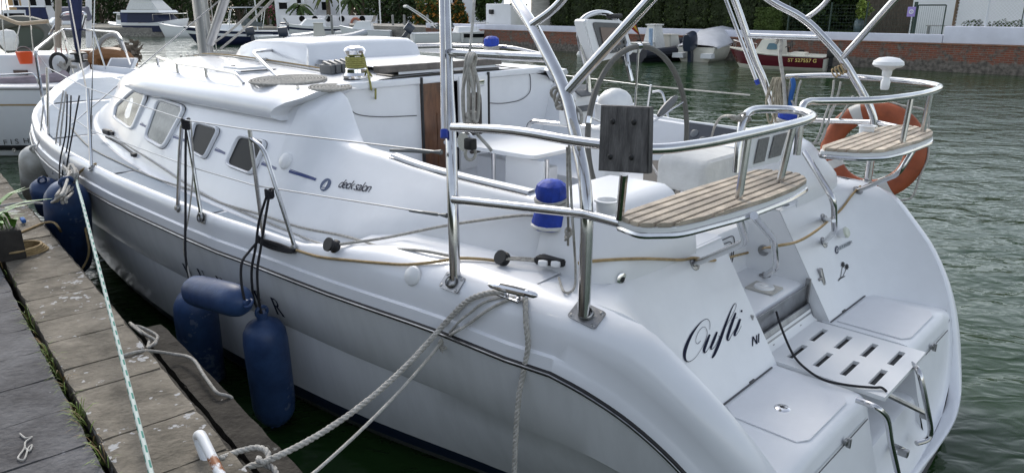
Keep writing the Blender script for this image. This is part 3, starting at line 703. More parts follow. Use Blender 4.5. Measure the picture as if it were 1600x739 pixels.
# stern light, floodlight and stickers on the quarters
p, n = hit(970, 436); m = M(); m.lathe([(.032, 0), (.032, .006), (.024, .010), (.015, .011), (.014, .004), (.001, .003)], p, n, 20); fl = obj('deck_socket', m, CHROME, boat)
m = M(); m.lathe([(0, .008), (.012, .008), (.014, .011)], p, n, 12); obj('socket_hole', m, BLACK, fl)
p, n = hit(1309, 366); m = M(); m.lathe([(.02, -.01), (.028, .02), (.036, .05), (.038, .06)], p+V((0, 0, .0)), (n+FA*-.3).normalized(), 18); sl = obj('stern_lamp', m, CHROME, boat)
m = M(); m.lathe([(.038, .058), (.03, .07), (0, .074)], p, (n+FA*-.3).normalized(), 18); obj('lamp_lens', m, mat('lens', (.55, .58, .5), .15), sl)
m = M(); p, n = hit(645, 431); m.lathe([(0, .022), (.03, .02), (.045, .012), (.05, 0)], p, n, 20); obj('vent_cap', m, PLASW, boat)
# cleat
ca, cb = at(763, 444, z=1.385), at(840, 462, z=1.385)
m = M(); mid = (ca+cb)/2; m.tube([ca.lerp(cb, t) for t in (0, .06, .25, .5, .75, .94, 1)], lambda t: .006+.0125*math.sin(PI*min(1, max(0, t)))**.6, 10)
for k in (.36, .62): m.tube([ca.lerp(cb, k), H(*[(lerp(763, 840, k)), lerp(455, 473, k)])], .011, 8); 
p, n = hit(798, 466); m.box(p+V((0, 0, .006)), .13, .05, .01, AX, .003); obj('mooring_cleat', m, CHROME, boat)
# name lettering, built from pen strokes
def pen(strokes, f, name, parent, mt=INK):
    """strokes: lists of (x, y, width) with a broad-nib feel"""
    m = M()
    for st in strokes:
        P = cr([V((x, y, 0)) for x, y, _ in st], 6); Wd = cr([V((w_, 0, 0)) for _, _, w_ in st], 6); rows = []
        for i, p in enumerate(P):
            d = (P[min(i+1, len(P)-1)]-P[max(i-1, 0)]).normalized(); e = V((-d.y, d.x, 0))*max(.06, Wd[i].x)/2
            rows.append([f((p+e).x, (p+e).y)[0], f((p-e).x, (p-e).y)[0]])
        m.grid(rows)
    return obj(name, m, mt, parent, smooth=False)
TS = bvh(transom)
def pix(x0, y0, k, off=.003):
    def f(x, y): p, n = hit(x0+x*k, y0+y*k, off, TS); return p, n
    return f
# "Oufti": coordinates read in 1/3.695 pixel steps from the quarter panel
O_ = [[(290, 275, 2), (290, 235, 2), (272, 216, 3), (235, 238, 5), (185, 305, 14), (150, 385, 19), (145, 440, 14), (165, 462, 5), (205, 440, 2), (250, 370, 2), (275, 300, 2), (262, 262, 2), (235, 275, 2), (212, 320, 2), (210, 350, 2), (222, 358, 3), (238, 340, 2)],
      [(290, 305, 10), (268, 360, 16), (257, 395, 14), (262, 410, 6), (280, 390, 2), (310, 340, 2), (328, 295, 4)], [(332, 290, 10), (312, 340, 15), (297, 378, 12), (300, 390, 5), (318, 375, 2), (345, 325, 2)],
      [(345, 325, 2), (400, 230, 2), (440, 150, 2), (436, 126, 3), (415, 160, 6), (380, 250, 13), (345, 350, 17), (318, 415, 15), (303, 440, 8)], [(340, 310, 2), (350, 318, 3), (365, 300, 2)],
      [(440, 180, 10), (418, 240, 15), (395, 310, 15), (392, 335, 9), (402, 335, 4), (420, 300, 2), (440, 270, 2)], [(412, 222, 2), (450, 205, 2)],
      [(466, 215, 11), (450, 260, 15), (434, 300, 12), (436, 312, 5), (452, 295, 2), (472, 255, 2)], [(474, 164, 10), (472, 176, 11)]]
pen(O_, pix(1030, 440, 1/3.695), 'boat_name', transom)
pen([[(537, 372, 6), (539, 318, 7)], [(539, 316, 6), (562, 358, 8)], [(562, 360, 6), (560, 308, 6)], [(572, 352, 6), (573, 300, 7)]], pix(1030, 440, 1/3.695), 'boat_name', transom)
# palm sticker and builder's badge on the starboard quarter (4.925 steps)
PK = pix(1180, 290, 1/4.925)
palm = [[(636, 733, 6), (655, 712, 12), (690, 697, 5)], [(655, 708, 4), (662, 660, 4), (672, 610, 4)], [(668, 706, 4), (690, 660, 4), (700, 625, 4)]]
for cx, cy in ((672, 605), (702, 622)):
    for k in range(8): a = k*PI/4+.3; palm.append([(cx, cy, 6), (cx+11*math.cos(a), cy+15*math.sin(a), 9), (cx+17*math.cos(a), cy+24*math.sin(a)+5, 2)])
pen(palm, PK, 'palm_sticker', transom, BLACK)
m = M(); m.face([PK(626+15*math.cos(k*PI/12), 495+31*math.sin(k*PI/12))[0] for k in range(24)]); bd = obj('builder_badge', m, NAVY, transom, smooth=False)
m = M(); m.grid([[PK(644, 468, )[0], PK(729, 424)[0]], [PK(644, 500)[0], PK(729, 458)[0]]]); obj('badge_plate', m, mat('badge_grey', (.33, .36, .38), .4), bd, smooth=False)
pen([[(621, 512, 4), (624, 480, 3), (634, 500, 4), (621, 512, 3)]], pix(1180, 290, 1/4.925, .005), 'badge_plate', bd, PLASW)
def f_b(x, y): return pix(1180, 290, 1/4.925, .005)(647+x, 494-y-.53*x)
obj('badge_lettering', text_mesh('HUNTER', 30, f_b, space=.72, thick=0), mat('badge_ink', (.12, .13, .14), .5), bd, smooth=False)
# builder's lettering on the topside
HB = bvh(hull)
SERIF = {'H': [[(0, 0, .13), (0, 1, .13)], [(.62, 0, .05), (.62, 1, .05)], [(0, .52, .04), (.62, .52, .04)]], 'U': [[(0, 1, .13), (0, .3, .13), (.12, .05, .1), (.3, -.01, .05), (.5, .06, .05), (.6, .3, .05), (.6, 1, .05)]],
         'N': [[(0, 0, .05), (0, 1, .05)], [(0, 1, .12), (.6, 0, .12)], [(.6, 0, .05), (.6, 1, .05)]], 'T': [[(.3, 0, .13), (.3, 1, .13)], [(0, .98, .05), (.6, .98, .05)], [(0, .98, .04), (0, .82, .04)], [(.6, .98, .04), (.6, .82, .04)]],
         'E': [[(0, 0, .13), (0, 1, .13)], [(0, .98, .05), (.5, .98, .05)], [(0, .5, .04), (.38, .5, .04)], [(0, .02, .05), (.54, .02, .05)], [(.54, .02, .04), (.54, .16, .04)]],
         'R': [[(0, 0, .13), (0, 1, .13)], [(0, .98, .05), (.3, .98, .06), (.45, .86, .1), (.45, .66, .1), (.3, .53, .06), (0, .52, .04)], [(.22, .52, .1), (.6, 0, .13)]]}
for ch, x, y in (('H', 297, 434), ('U', 320, 443), ('N', 349, 455), ('T', 381, 466), ('E', 408, 478), ('R', 435, 490)):
    p, n = hit(x, y, 0, HB); ex = -FA-n*(-FA).dot(n); ex.normalize(); ey = n.cross(ex); ey = ey if ey.z > 0 else -ey
    st = [[(a_*.105, b_*.12, w_*.165) for a_, b_, w_ in s_] for s_ in SERIF[ch]]
    for s_ in SERIF[ch]:
        for q_ in (s_[0], s_[-1]):
            if q_[1] in (0, 1): st.append([((q_[0]-.13)*.1, q_[1]*.12, .006), ((q_[0]+.13)*.105, q_[1]*.12, .006)])
    def fm(a_, b_):
        w_ = p+ex*a_+ey*b_; c_, nn_, i_, t_ = HB.find_nearest(w_); return c_+n*.004, n
    m = M()
    for s_ in st:
        P_ = [V((a_, b_, 0)) for a_, b_, _ in s_]; rows_ = []
        for i, v in enumerate(P_):
            d = (P_[min(i+1, len(P_)-1)]-P_[max(i-1, 0)]).normalized(); e = V((-d.y, d.x, 0))*max(.004, s_[i][2])/2
            rows_.append([fm((v+e).x, (v+e).y)[0], fm((v-e).x, (v-e).y)[0]])
        m.grid(rows_)
    obj('hull_letter', m, INK, boat, smooth=False)
# ------------------------------------------------------------------ cockpit fittings
m = M(); wc = B(.90, .085, 1.72); tilt = (V((0, 0, 1))+FA*.10).normalized()
ring = [wc+(FN*math.cos(a)+tilt*math.sin(a))*.555 for a in [2*PI*k/64 for k in range(64)]]
m.tube(ring, .0175, 10, closed=True); wheel = obj('steering_wheel', m, WHEELG, boat)
for k in range(5):
    a = PI/2+2*PI*k/5; m = M(); m.tube([wc+FA*.06, wc+(FN*math.cos(a)+tilt*math.sin(a))*.55], .0075, 8); obj('wheel_spoke', m, STEEL, wheel)
m = M(); m.lathe([(0, -.03), (.05, -.02), (.055, .03), (.03, .06), (.02, .12)], wc, FA, 16); obj('wheel_hub', m, STEEL, wheel)
m = M(); d = (at(1058, 150, u=.89)-at(1030, 180, u=.89)); c = at(1043, 166, u=.885); m.tube([c-d*.5, c-d*.35, c, c+d*.35, c+d*.5], lambda t: .012+.016*math.sin(PI*t), 8); obj('spoke_grip', m, PLASG, wheel)
for a in (PI/2, PI/2+1.26*1.02, ):
    m = M(); m.tube([wc+(FN*math.cos(a+k)+tilt*math.sin(a+k))*.555 for k in (-.035, 0, .035)], .019, 10); obj('rim_sleeve', m, CHROME, wheel)
m = M(); m.box(B(1.14, .03, 1.25), .20, .24, .84, AX, .04); m.box(B(1.12, .03, 1.70), .26, .30, .12, AX, .035); ped = obj('pedestal', m, PLASW, boat)
c = at(961, 162, u=1.10); m = M(); m.lathe([(.125, -.10), (.13, -.03), (.128, 0), (.115, .003), (.112, .02), (.10, .05), (.07, .08), (.03, .095), (0, .097)], c, seg=24); obj('compass_binnacle', m, PLASW, ped)
for x, y in ((912, 148), (905, 172)):
    c = at(x, y, u=1.22); tl = (V((0, 0, .8))-FA*.6).normalized(); e = (FA, FN, V((0, 0, 1)))
    m = M(); m.box(c+FA*.04-V((0, 0, .04)), .10, .20, .12, AX, .02); pod = obj('instrument_pod', m, PLASW, ped)
    m = M(); m.box(c+V((0, 0, .025)), .11, .17, .012, ((FA*.85+V((0, 0, .5))).normalized(), FN, (V((0, 0, .85))-FA*.5).normalized()), .004); obj('instrument_face', m, PLASG, pod)
m = M(); m.tube(cr([at(x, y, u=uu) for x, y, uu in ((921, 150, 1.2), (917, 110, 1.22), (906, 66, 1.25), (906, 38, 1.25), (918, 25, 1.25), (938, 20, 1.25), (957, 26, 1.25), (975, 52, 1.2), (980, 95, 1.12), (987, 127, 1.08))], 4), .0165, 10); obj('pedestal_guard', m, STEEL, ped)
pd = [at(x, y, u=1.16) for x, y in ((912, 30), (976, 33), (992, 84), (930, 98))]; bk = FA*.09
m = M(); R = rpoly(pd, .12, 3); m.prism(R, bk, bev=.008); plot = obj('chart_plotter', m, PLASW, ped)
c = sum(pd, V((0, 0, 0)))/4; 
def quad(P, off, name, mt, par, r=.1):
    m = M(); m.prism(rpoly(P, r, 3), -FA*.004, bev=.001); return obj(name, m, mt, par, smooth=False)
bz = quad([at(x, y, u=1.157) for x, y in ((925, 35), (970, 37), (983, 79), (940, 86))], 0, 'bezel', PLASG, plot)
quad([at(x, y, u=1.150) for x, y in ((937, 43), (963, 44), (970, 70), (943, 74))], 0, 'screen', SCREEN, bz, .04)
for i in range(6):
    m = M(); m.box(at(948+5.3*i, 80.5-.9*i, u=1.150), .006, .012, .012, AX, .002); obj('button', m, STEELD, bz)
for i in range(4):
    m = M(); m.box(at(972+2.6*i*.6, 50+8*i, u=1.150), .006, .016, .02, AX, .003); obj('button', m, BLACK, bz)
m = M(); m.box(at(960, 26, u=1.22), .05, .12, .03, AX, .01); obj('cockpit_lamp', m, BLACK, ped)
# folding table with guard rail
tp = [at(x, y, z=1.55) for x, y in ((757, 190), (737, 207), (830, 228), (890, 206))]
m = M(); R = rpoly([B(1.48, -.30, 1.535), B(2.38, -.34, 1.535), B(2.38, .36, 1.535), B(1.48, .36, 1.535)], .08, 4); m.prism(R, (0, 0, .026), bev=.006); tab = obj('cockpit_table', m, PLASW, boat)
m = M(); m.box(B(1.93, .0, 1.13), .72, .12, .60, AX, .012); obj('table_box', m, DECKW, tab)
m = M(); m.box(B(1.62, -.235, 1.28), .36, .02, .48, AX, .004); obj('table_leaf', m, PLASW, tab)
for u, w_ in ((1.88, -.28), (1.45, -.2)):
    m = M(); m.tube([B(u, w_, SOLE), B(u, w_, 1.53)], .016, 10); obj('table_leg', m, STEEL, tab)
m = M(); m.tube(fil([B(2.05, .25, 1.55), B(2.03, .25, 1.68), B(1.3, .25, 1.70)], .08), .017, 10); obj('grab_rail', m, STEEL, tab)
# covered helm cushion, pad on the rail, instrument panel, locker opening
m = M(); m.box(at(1098, 262, u=.44), .34, .52, .20, AX, .05)
for v in m.bm.verts: v.co += V((0, 0, .02*math.sin(v.co.x*17)*math.sin(v.co.y*13)))
obj('covered_cushion', m, WFAB, boat)
c = [at(x, y, u=-.06) for x, y in ((1168, 205), (1236, 193), (1222, 252), (1160, 266))]
m = M(); m.prism(rpoly(c, .1, 3), FA*.05, bev=.01); pad = obj('rail_pad', m, PLASW, boat)
for P in ([(1186, 218), (1202, 214), (1194, 252), (1178, 256)], [(1210, 212), (1230, 207), (1219, 243), (1201, 248)]):
    m = M(); m.prism([at(x, y, u=-.066) for x, y in P], -FA*.003); obj('pad_mesh', m, mat('grey_mesh', (.20, .20, .195), .8, noise=.3, nscale=60), pad, smooth=False)
CS = bvh(cockpit)
def patch(P, name, mt, par, off=.006):
    c = [hit(x, y, 0, CS) for x, y in P]; N_ = sum((n for p, n in c), V((0, 0, 0))).normalized(); O_c = sum((p for p, n in c), V((0, 0, 0)))/len(c); top_ = max((p-O_c).dot(N_) for p, n in c)
    m = M(); m.prism([p-N_*((p-O_c).dot(N_)-top_-off) for p, n in c], -N_*.03); return obj(name, m, mt, par, smooth=False)
ip = patch([(1078, 193), (1120, 199), (1165, 206), (1168, 240), (1125, 240), (1074, 233)], 'instrument_panel', INSTR, cockpit)
IPS = bvh(ip)
for x, y in ((1085, 209), (1098, 220), (1132, 216)):
    m = M(); p, n = hit(x, y, .0, IPS); m.lathe([(.033, 0), (.034, .004), (.028, .006), (.001, .005)], p, n, 16); obj('gauge', m, mat('gauge', (.10, .11, .12), .2), ip)
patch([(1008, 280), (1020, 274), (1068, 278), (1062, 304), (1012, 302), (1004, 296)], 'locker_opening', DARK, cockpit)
# winches: bare one on the cabin top, three under covers
def winch(p, parent=boat, k=1.3):
    m = M(); m.lathe([(r_*k, h*k) for r_, h in [(.075, 0), (.075, .015), (.062, .03), (.06, .05), (.047, .062), (.043, .085), (.043, .12), (.055, .135), (.06, .15), (.05, .165), (.02, .175), (0, .175)]], p, seg=24); return obj('winch', m, CHROME, parent)
wp = H2(557, 122); winch(wp)
m = M()
for k in range(5): m.tube([wp+V((.066*math.cos(a), .066*math.sin(a), .082+.015*k)) for a in [2*PI*j/20 for j in range(20)]], .0085, 6, closed=True)
m.tube(cr([wp+V((.06, -.03, .17)), at(572, 104, w=-.62), at(581, 150, w=-.64), H(579, 183)], 5), .0075, 6); m.tube(cr([wp+V((.06, 0, .08)), at(585, 128, w=-.6), at(587, 160, w=-.62), H(588, 182)], 5), .0075, 6)
one('winch_line', m, ROPEY, 'yellow green line wound round the bare chrome winch on the cabin top', 'rope', sharp=180)
def covered(p, label, r=.07):
    t = thing('winch_cover', label, 'winch cover', p, 'blue winch covers')
    m = M(); m.lathe([(r*1.22, 0), (r*1.25, .03), (r*1.1, .085), (r*.92, .11), (r*.86, .125), (r*.98, .14), (r*1.04, .175), (r*.96, .205), (r*.6, .225), (0, .23)], p, seg=24)
    for v in m.bm.verts: a = math.atan2(v.co.y-p.y, v.co.x-p.x); d = V((math.cos(a), math.sin(a), 0)); v.co += d*.004*math.sin(a*9+v.co.z*40)
    obj('cover_cloth', m, BLUECOV, t)
    m = M()
    for k in range(3): m.tube([p+V(((r*.98+.003*k)*math.cos(a), (r*.98)*math.sin(a), .108+.012*k+.006*math.sin(a*2+k))) for a in [2*PI*j/24 for j in range(24)]], .008, 6, closed=True)
    obj('rope_turns', m, ROPEW, t, sharp=180)
    m = M(); m.tube([p+V((r*1.25*math.cos(a), r*1.25*math.sin(a), .012)) for a in [2*PI*j/24 for j in range(24)]], .009, 6, closed=True); obj('hem', m, WFAB, t)
    return t
covered(H(854, 352)+FN*.03-V((0, 0, .015)), 'blue winch cover with white rope turns on the near coaming, behind the lower steel rail')
covered(B(.46, 1.28, 1.61), 'blue winch cover draped with white lines on the far coaming, left of the orange ring')
covered(at(768, 96, w=1.1), 'blue winch cover on the far edge of the cabin top')
# rope coils on the cabin top
SURFC = bvh(cabin, brow)
def coil(x, y, R, n, r, label, mt=ROPEG):
    p, nn = hit(x, y, r, SURFC); e1 = (FA-nn*FA.dot(nn)).normalized(); e2 = nn.cross(e1); m = M()
    P = [p+(e1*math.cos(a)+e2*math.sin(a))*(R*(1-i/(n*22))+.008) for i in range(n*22) for a in [2*PI*i/22]]
    m.tube(P, r, 6); return one('rope_coil', m, mt, label, 'rope', 'flat rope coils on the cabin top', sharp=180)
coil(517, 139, .14, 6, .0092, 'smaller round flat coil of grey rope at the aft edge of the cabin top')
coil(452, 127, .27, 12, .0092, 'larger flat coil of grey rope lying behind the steel tube on the cabin top')
# line clutches
for i in range(5):
    p = H2(512+9*i, 116-1.4*i); m = M(); m.box(p+V((0, 0, .035)), .16, .042, .07, AX, .01); m.box(p+V((0, 0, .075))-FA*.01, .11, .03, .02, ((FA*.97+V((0, 0, .2))).normalized(), FN, V((0, 0, 1))), .006); obj('line_clutch', m, PLASG, boat)
# folded spray-hood hoop
m = M(); m.tube(fil([H2(466, 139), at(462, 132, w=-1.0), at(436, 123, w=-1.0), at(393, 81, w=-.92), at(455, 77, w=-.1), at(690, 70, w=1.05), at(800, 74, w=1.2), at(860, 88, w=1.25)], .12, 6), .014, 10); obj('hood_hoop', m, STEEL, boat)
m = M(); m.tube(fil([at(400, 95, w=-.7), at(460, 88, w=-.05), at(690, 78, w=1.08), at(790, 82, w=1.2)], .15, 6), .016, 10); obj('hood_hoop', m, WFAB, boat)
# mast, vang, rigging
mp = B(6.95, 0, 1.9)
m = M(); m.grid([[B(6.95+.11*math.cos(a), .075*math.sin(a), z) for a in [2*PI*k/20 for k in range(20)]] for z in (1.9, 14)], cv=True); mast = obj('mast', m, mat('mast_alloy', (.36, .36, .36), .35, metal=.7), boat)
for k in range(4):
    m = M(); a = -.9+.6*k; m.tube([B(6.95-.13*math.cos(a), .12*math.sin(a), 1.97), B(6.95-.12*math.cos(a), .1*math.sin(a), 9)], .006, 6); obj('halyard', m, ROPEW, mast)
m = M(); m.tube([B(6.8, 0, 2.12), B(5.2, -.05, 3.55)], .05, 12); obj('boom_vang', m, mat('mast_alloy', (.36, .36, .36), .35, metal=.7), mast)
for k in range(5):
    m = M(); p = H2(283+9*k, 88-.7*k, .03); m.lathe([(.028, -.03), (.03, -.02), (.03, .02), (.028, .03)], p, FN, 12); m.tube([p, p+V((.02, .05, .13))], .008, 6); obj('mast_block', m, STEELD, mast)
m = M(); m.box(B(6.45, 0, rz(6.45)+.02), .04, .5, .02, AX, .004); obj('deck_organiser', m, BLACK, boat)
for k in range(5):
    m = M(); P = [B(lerp(6.4, 3.3, t), -.12-.085*k-.28*t, rz(lerp(6.4, 3.3, t))*1.0-.02-.05*(.12+.085*k+.28*t)**2+.035) for t in [i/10 for i in range(11)]]
    m.tube(P, .0065, 6); one('halyard_tail', m, [ROPEG, ROPEW, ROPEG, ROPET, ROPEG][k], 'thin control line led aft along the cabin top to the clutches', 'rope', 'control lines led aft along the cabin top', sharp=180)
def wire(a, b, r=.0035, name='shroud', mt=STEEL, par=boat, sag=0):
    m = M(); n = 8; m.tube([V(a).lerp(V(b), i/n)-V((0, 0, sag*4*(i/n)*(1-i/n))) for i in range(n+1)], r, 6); return obj(name, m, mt, par)
A_ = H(141, 238); Bt = at(148, 0, w=-1.55); wire(A_, A_+(Bt-A_)*3.5, .005, 'shroud')
m = M(); m.tube([A_, A_.lerp(Bt, .25)], .011, 8); obj('turnbuckle', m, STEELD, boat)
A_ = H(143, 250); Bt = at(152, 0, w=-1.5); 
A_ = at(134, 136, w=-1.9); Bt = at(109, 0, w=-1.0); wire(A_, A_+(Bt-A_)*2.5, .0075, 'flag_halyard', ROPEW)
sa, sb = at(122, 84, Y=11.75), at(117, 0, Y=11.7)
m = M(); dd = sb-sa; m.tube([sa, sa+dd*.1, sa+dd*.5, sa+dd*1.0, sa+dd*2.0, sa+dd*4.0], lambda t: .014+min(.13, .145*t), 10); js = obj('furled_jib', m, mat('sail_navy', (.02, .03, .10), .7, noise=.3, nscale=3), boat)
m = M(); m.lathe([(.05, -.14), (.12, -.12), (.12, -.10), (.06, -.09), (.06, -.02), (.12, -.01), (.12, .01), (.03, .03)], sa, (0, 0, 1), 16); obj('furling_drum', m, BLACK, js)
m = M(); m.tube([sa+V((0, 0, -.12)), at(127, 108, Y=11.6)], .012, 8); obj('forestay_base', m, STEEL, boat)
# guard wires, stanchions, pulpit
ST = []
def stan(p0, p1, name='stanchion', r=.0125): m = M(); m.tube(p0 if isinstance(p0, list) else [p0, p1], r, 10); return obj(name, m, STEEL, boat)
S1 = (H(143, 263), at(137, 138, w=-1.93)); stan(*S1); flange(143, 263, .035)
S2t = at(290, 188, w=-1.96); stan(H(315, 340), S2t); stan([H(278, 325), at(281, 235, w=-1.98), at(284, 198, w=-1.97), S2t], None); flange(316, 340, .04, True); flange(279, 325, .03)
S3t = at(390, 203, w=-1.93); stan(H(412, 371), S3t); stan(fil([H(461, 387), at(412, 232, w=-1.92), at(392, 217, w=-1.93)], .1), None); flange(461, 388, .03)
S0 = (at(76, 234, w=-1.86), at(74, 106, w=-1.74)); stan(*S0)
p1 = at(690, 238, w=-1.7); p2 = at(698, 337, w=-1.72)
for a, b in ((at(55, 80, z=2.1), S0[1]), (S0[1], S1[1]), (S1[1], S2t), (S2t, S3t), (S3t, p1)): wire(a, b, .0042, 'guard_wire', mat('guard_wire', (.45, .46, .47), .4, metal=.5))
for a, b in ((at(76, 160, w=-1.8), at(140, 203, w=-1.94)), (at(140, 203, w=-1.94), at(301, 262, w=-1.97)), (at(301, 262, w=-1.97), at(398, 290, w=-1.93)), (at(398, 290, w=-1.93), p2)): wire(a, b, .0042, 'guard_wire', mat('guard_wire', (.45, .46, .47), .4, metal=.5))
for p, q in ((p1, at(610, 235, w=-1.75)), (p2, at(640, 329, w=-1.75))):
    m = M(); m.tube([p.lerp(q, t) for t in (0, .2, .25, .5, .9, 1)], lambda t: .012 if t < .15 else (.005 if t < .25 else .011-.004*t), 8); obj('turnbuckle', m, mat('turnbuckle_grey', (.13, .14, .14), .5), boat)
TP = [at(75, 205, w=-1.72), at(66, 150, w=-1.6), at(55, 79, z=2.1), at(85, 55, z=2.17), at(98, 46, z=2.18), at(130, 47, z=2.18), at(183, 51, z=2.18), at(190, 62, z=2.1), at(203, 100, z=1.62)]
m = M(); m.tube(fil(TP, .15, 5), .0155, 10); pul = obj('pulpit', m, STEEL, boat)
for a, b in (((98, 46), (117, 105)), ((146, 48), (165, 108))): m = M(); m.tube([at(*a, z=2.17), H(*b)], .0125, 8); obj('pulpit_leg', m, STEEL, pul)
# deck gear forward: jib track, car, grab hatch, foredeck hatch
m = M(); m.tube([H(166, 214), H(190, 226), H(213, 244)], .012, 6); tr = obj('jib_track', m, BLACK, boat)
m = M(); p = H(173, 208, .03); m.box(p, .16, .045, .05, (FA, FN, V((0, 0, 1))), .012); m.box(p-FA*.1, .12, .02, .04, (FA, FN, V((0, 0, 1))), .006); obj('jib_car', m, BLACK, tr)
m = M(); p = H(212, 243, .012); m.box(p, .07, .04, .03, (FA, FN, V((0, 0, 1))), .006); obj('track_stop', m, BLACK, tr)
# ================================================================== WATER
WATER = bpy.data.materials.new('water'); WATER.use_nodes = True; nt = WATER.node_tree; b = nt.nodes['Principled BSDF']
b.inputs['Base Color'].default_value = (.014, .036, .010, 1); b.inputs['Roughness'].default_value = .04; b.inputs['IOR'].default_value = 1.27
g = nt.nodes.new('ShaderNodeNewGeometry'); hs = []
for sx, sy, s, d, h, rot in ((1, 1.3, 1.25, 3, 1.25, .5), (1, 1.6, 4.2, 2, .26, .15), (.8, 1.5, .35, 2, 1.6, .3)):
    mp = nt.nodes.new('ShaderNodeMapping'); mp.inputs['Scale'].default_value = (sx, sy, 1); mp.inputs['Rotation'].default_value = (0, 0, rot); nt.links.new(g.outputs['Position'], mp.inputs[0])
    n = nt.nodes.new('ShaderNodeTexNoise'); n.inputs['Scale'].default_value = s; n.inputs['Detail'].default_value = d; n.inputs['Roughness'].default_value = .45; n.inputs['Distortion'].default_value = .6; nt.links.new(mp.outputs[0], n.inputs['Vector'])
    mu = nt.nodes.new('ShaderNodeMath'); mu.operation = 'MULTIPLY'; mu.inputs[1].default_value = h; nt.links.new(n.outputs['Fac'], mu.inputs[0]); hs.append(mu)
a1 = nt.nodes.new('ShaderNodeMath'); nt.links.new(hs[0].outputs[0], a1.inputs[0]); nt.links.new(hs[1].outputs[0], a1.inputs[1])
a2 = nt.nodes.new('ShaderNodeMath'); nt.links.new(a1.outputs[0], a2.inputs[0]); nt.links.new(hs[2].outputs[0], a2.inputs[1])
bp = nt.nodes.new('ShaderNodeBump'); bp.inputs['Strength'].default_value = 1.0; bp.inputs['Distance'].default_value = .06; nt.links.new(a2.outputs[0], bp.inputs['Height']); nt.links.new(bp.outputs[0], b.inputs['Normal'])
m = M(); m.grid([[V((x, y, 0)) for x in (-600, 600)] for y in (-80, 900)]); struct('water', m, WATER)
# ================================================================== DOCK
D0 = at(390, 739, z=.9); TD = (at(0, 270, z=.9)-D0).normalized(); ND = V((TD.y, -TD.x, 0))
def K(s, n, z=.9): q = D0+TD*s+ND*n; return V((q.x, q.y, z))
DAX = (TD, ND, V((0, 0, 1)))
def speck(name, c1, c2, c3, sc1, thr):
    m = mat(name, c1, .85, col2=c2, nscale=sc1, bump=1.0, bscale=38, detail=9, lo=.3, hi=.72, spec=.2); nt = m.node_tree; b = nt.nodes['Principled BSDF']
    if c3:
        n = nt.nodes.new('ShaderNodeTexNoise'); n.inputs['Scale'].default_value = 26; n.inputs['Detail'].default_value = 7; g = nt.nodes.new('ShaderNodeNewGeometry'); nt.links.new(g.outputs['Position'], n.inputs['Vector'])
        n2 = nt.nodes.new('ShaderNodeTexNoise'); n2.inputs['Scale'].default_value = 3.2; nt.links.new(g.outputs['Position'], n2.inputs['Vector'])
        ad = nt.nodes.new('ShaderNodeMath'); ad.operation = 'ADD'; nt.links.new(n.outputs['Fac'], ad.inputs[0]); nt.links.new(n2.outputs['Fac'], ad.inputs[1])
        r = nt.nodes.new('ShaderNodeValToRGB'); r.color_ramp.elements[0].position = thr; r.color_ramp.elements[1].position = thr+.02; hf = nt.nodes.new('ShaderNodeMath'); hf.operation = 'MULTIPLY'; hf.inputs[1].default_value = .5; nt.links.new(ad.outputs[0], hf.inputs[0]); nt.links.new(hf.outputs[0], r.inputs[0])
        mx = nt.nodes.new('ShaderNodeMix'); mx.data_type = 'RGBA'; old = b.inputs['Base Color'].links[0].from_socket; nt.links.new(r.outputs[0], mx.inputs[0]); nt.links.new(old, mx.inputs[6]); mx.inputs[7].default_value = (*c3, 1); nt.links.new(mx.outputs[2], b.inputs['Base Color'])
    return m
SLAB = speck('dock_slab', (.25, .222, .18), (.075, .066, .052), (.38, .38, .38), 6, .592)
SLAB2 = speck('dock_slab_dark', (.155, .153, .158), (.055, .053, .055), (.22, .22, .23), 5, .66)
BEAM = speck('dock_beam', (.058, .052, .044), (.018, .016, .013), (.17, .17, .16), 11, .64)
def slab(s0, s1, n0, n1, z0, z1, jit):
    """one weathered slab with an uneven outline"""
    m = M(); R = random.Random(int(s0*100)+int(n0*10)); P = []
    for (a, b_), (c, d) in zip([(s0, n0), (s1, n0), (s1, n1), (s0, n1)], [(s1, n0), (s1, n1), (s0, n1), (s0, n0)]):
        k = max(3, int(math.hypot(c-a, d-b_)/.06))
        for i in range(k): t = i/k; P.append((lerp(a, c, t)+R.uniform(-jit, jit), lerp(b_, d, t)+R.uniform(-jit, jit)))
    dz = R.uniform(-.004, .004); m.prism([K(s, n, z0) for s, n in P], (0, 0, z1-z0+dz), bev=.006); return m
m = M()
for n, w_ in ((-.18, .30), (-1.2, 1.5)): m.box(K(5, n-.0, .42), 14, w_, .84, DAX)
struct('dock_base', m, SLAB2)
S = [-.9, -.53, -.16, .21, .58, 1.06, 1.32, 1.69, 2.02, 2.40, 2.76, 3.13, 3.5, 3.77]; S += [3.77+.37*k for k in range(1, 22)]
for a, c in zip(S[:-1], S[1:]): struct('dock_slab', slab(a+.004, c-.004, -.36+.03*max(0, (a-2)*.35 if a < 4 else .7), .0, .8, .9, .0035), SLAB)
S = [-.8+.347*k for k in range(30)]
for a, c in zip(S[:-1], S[1:]): struct('dock_slab', slab(a+.003, c-.003, -2.2, -.396+.03*max(0, (a-2)*.35 if a < 4 else .7), .8, .895, .003), SLAB2)
m = slab(-1.5, 1.97, .105, .235, .56, .745, .004); one('fender_beam', m, BEAM, 'weathered dark timber beam running along the dock edge, beside a narrow gap', 'beam')
m = slab(-1.5, 5, .004, .03, .70, .85, .004); one('edge_plank', m, BEAM, 'thin dark wooden plank fixed under the edge of the dock slabs', 'plank')
m = M(); m.box(K(.80, .06, .70), .05, .07, .04, DAX, .005); one('beam_bracket', m, STEELD, 'small pale metal bracket in the gap between dock slabs and timber beam', 'bracket')
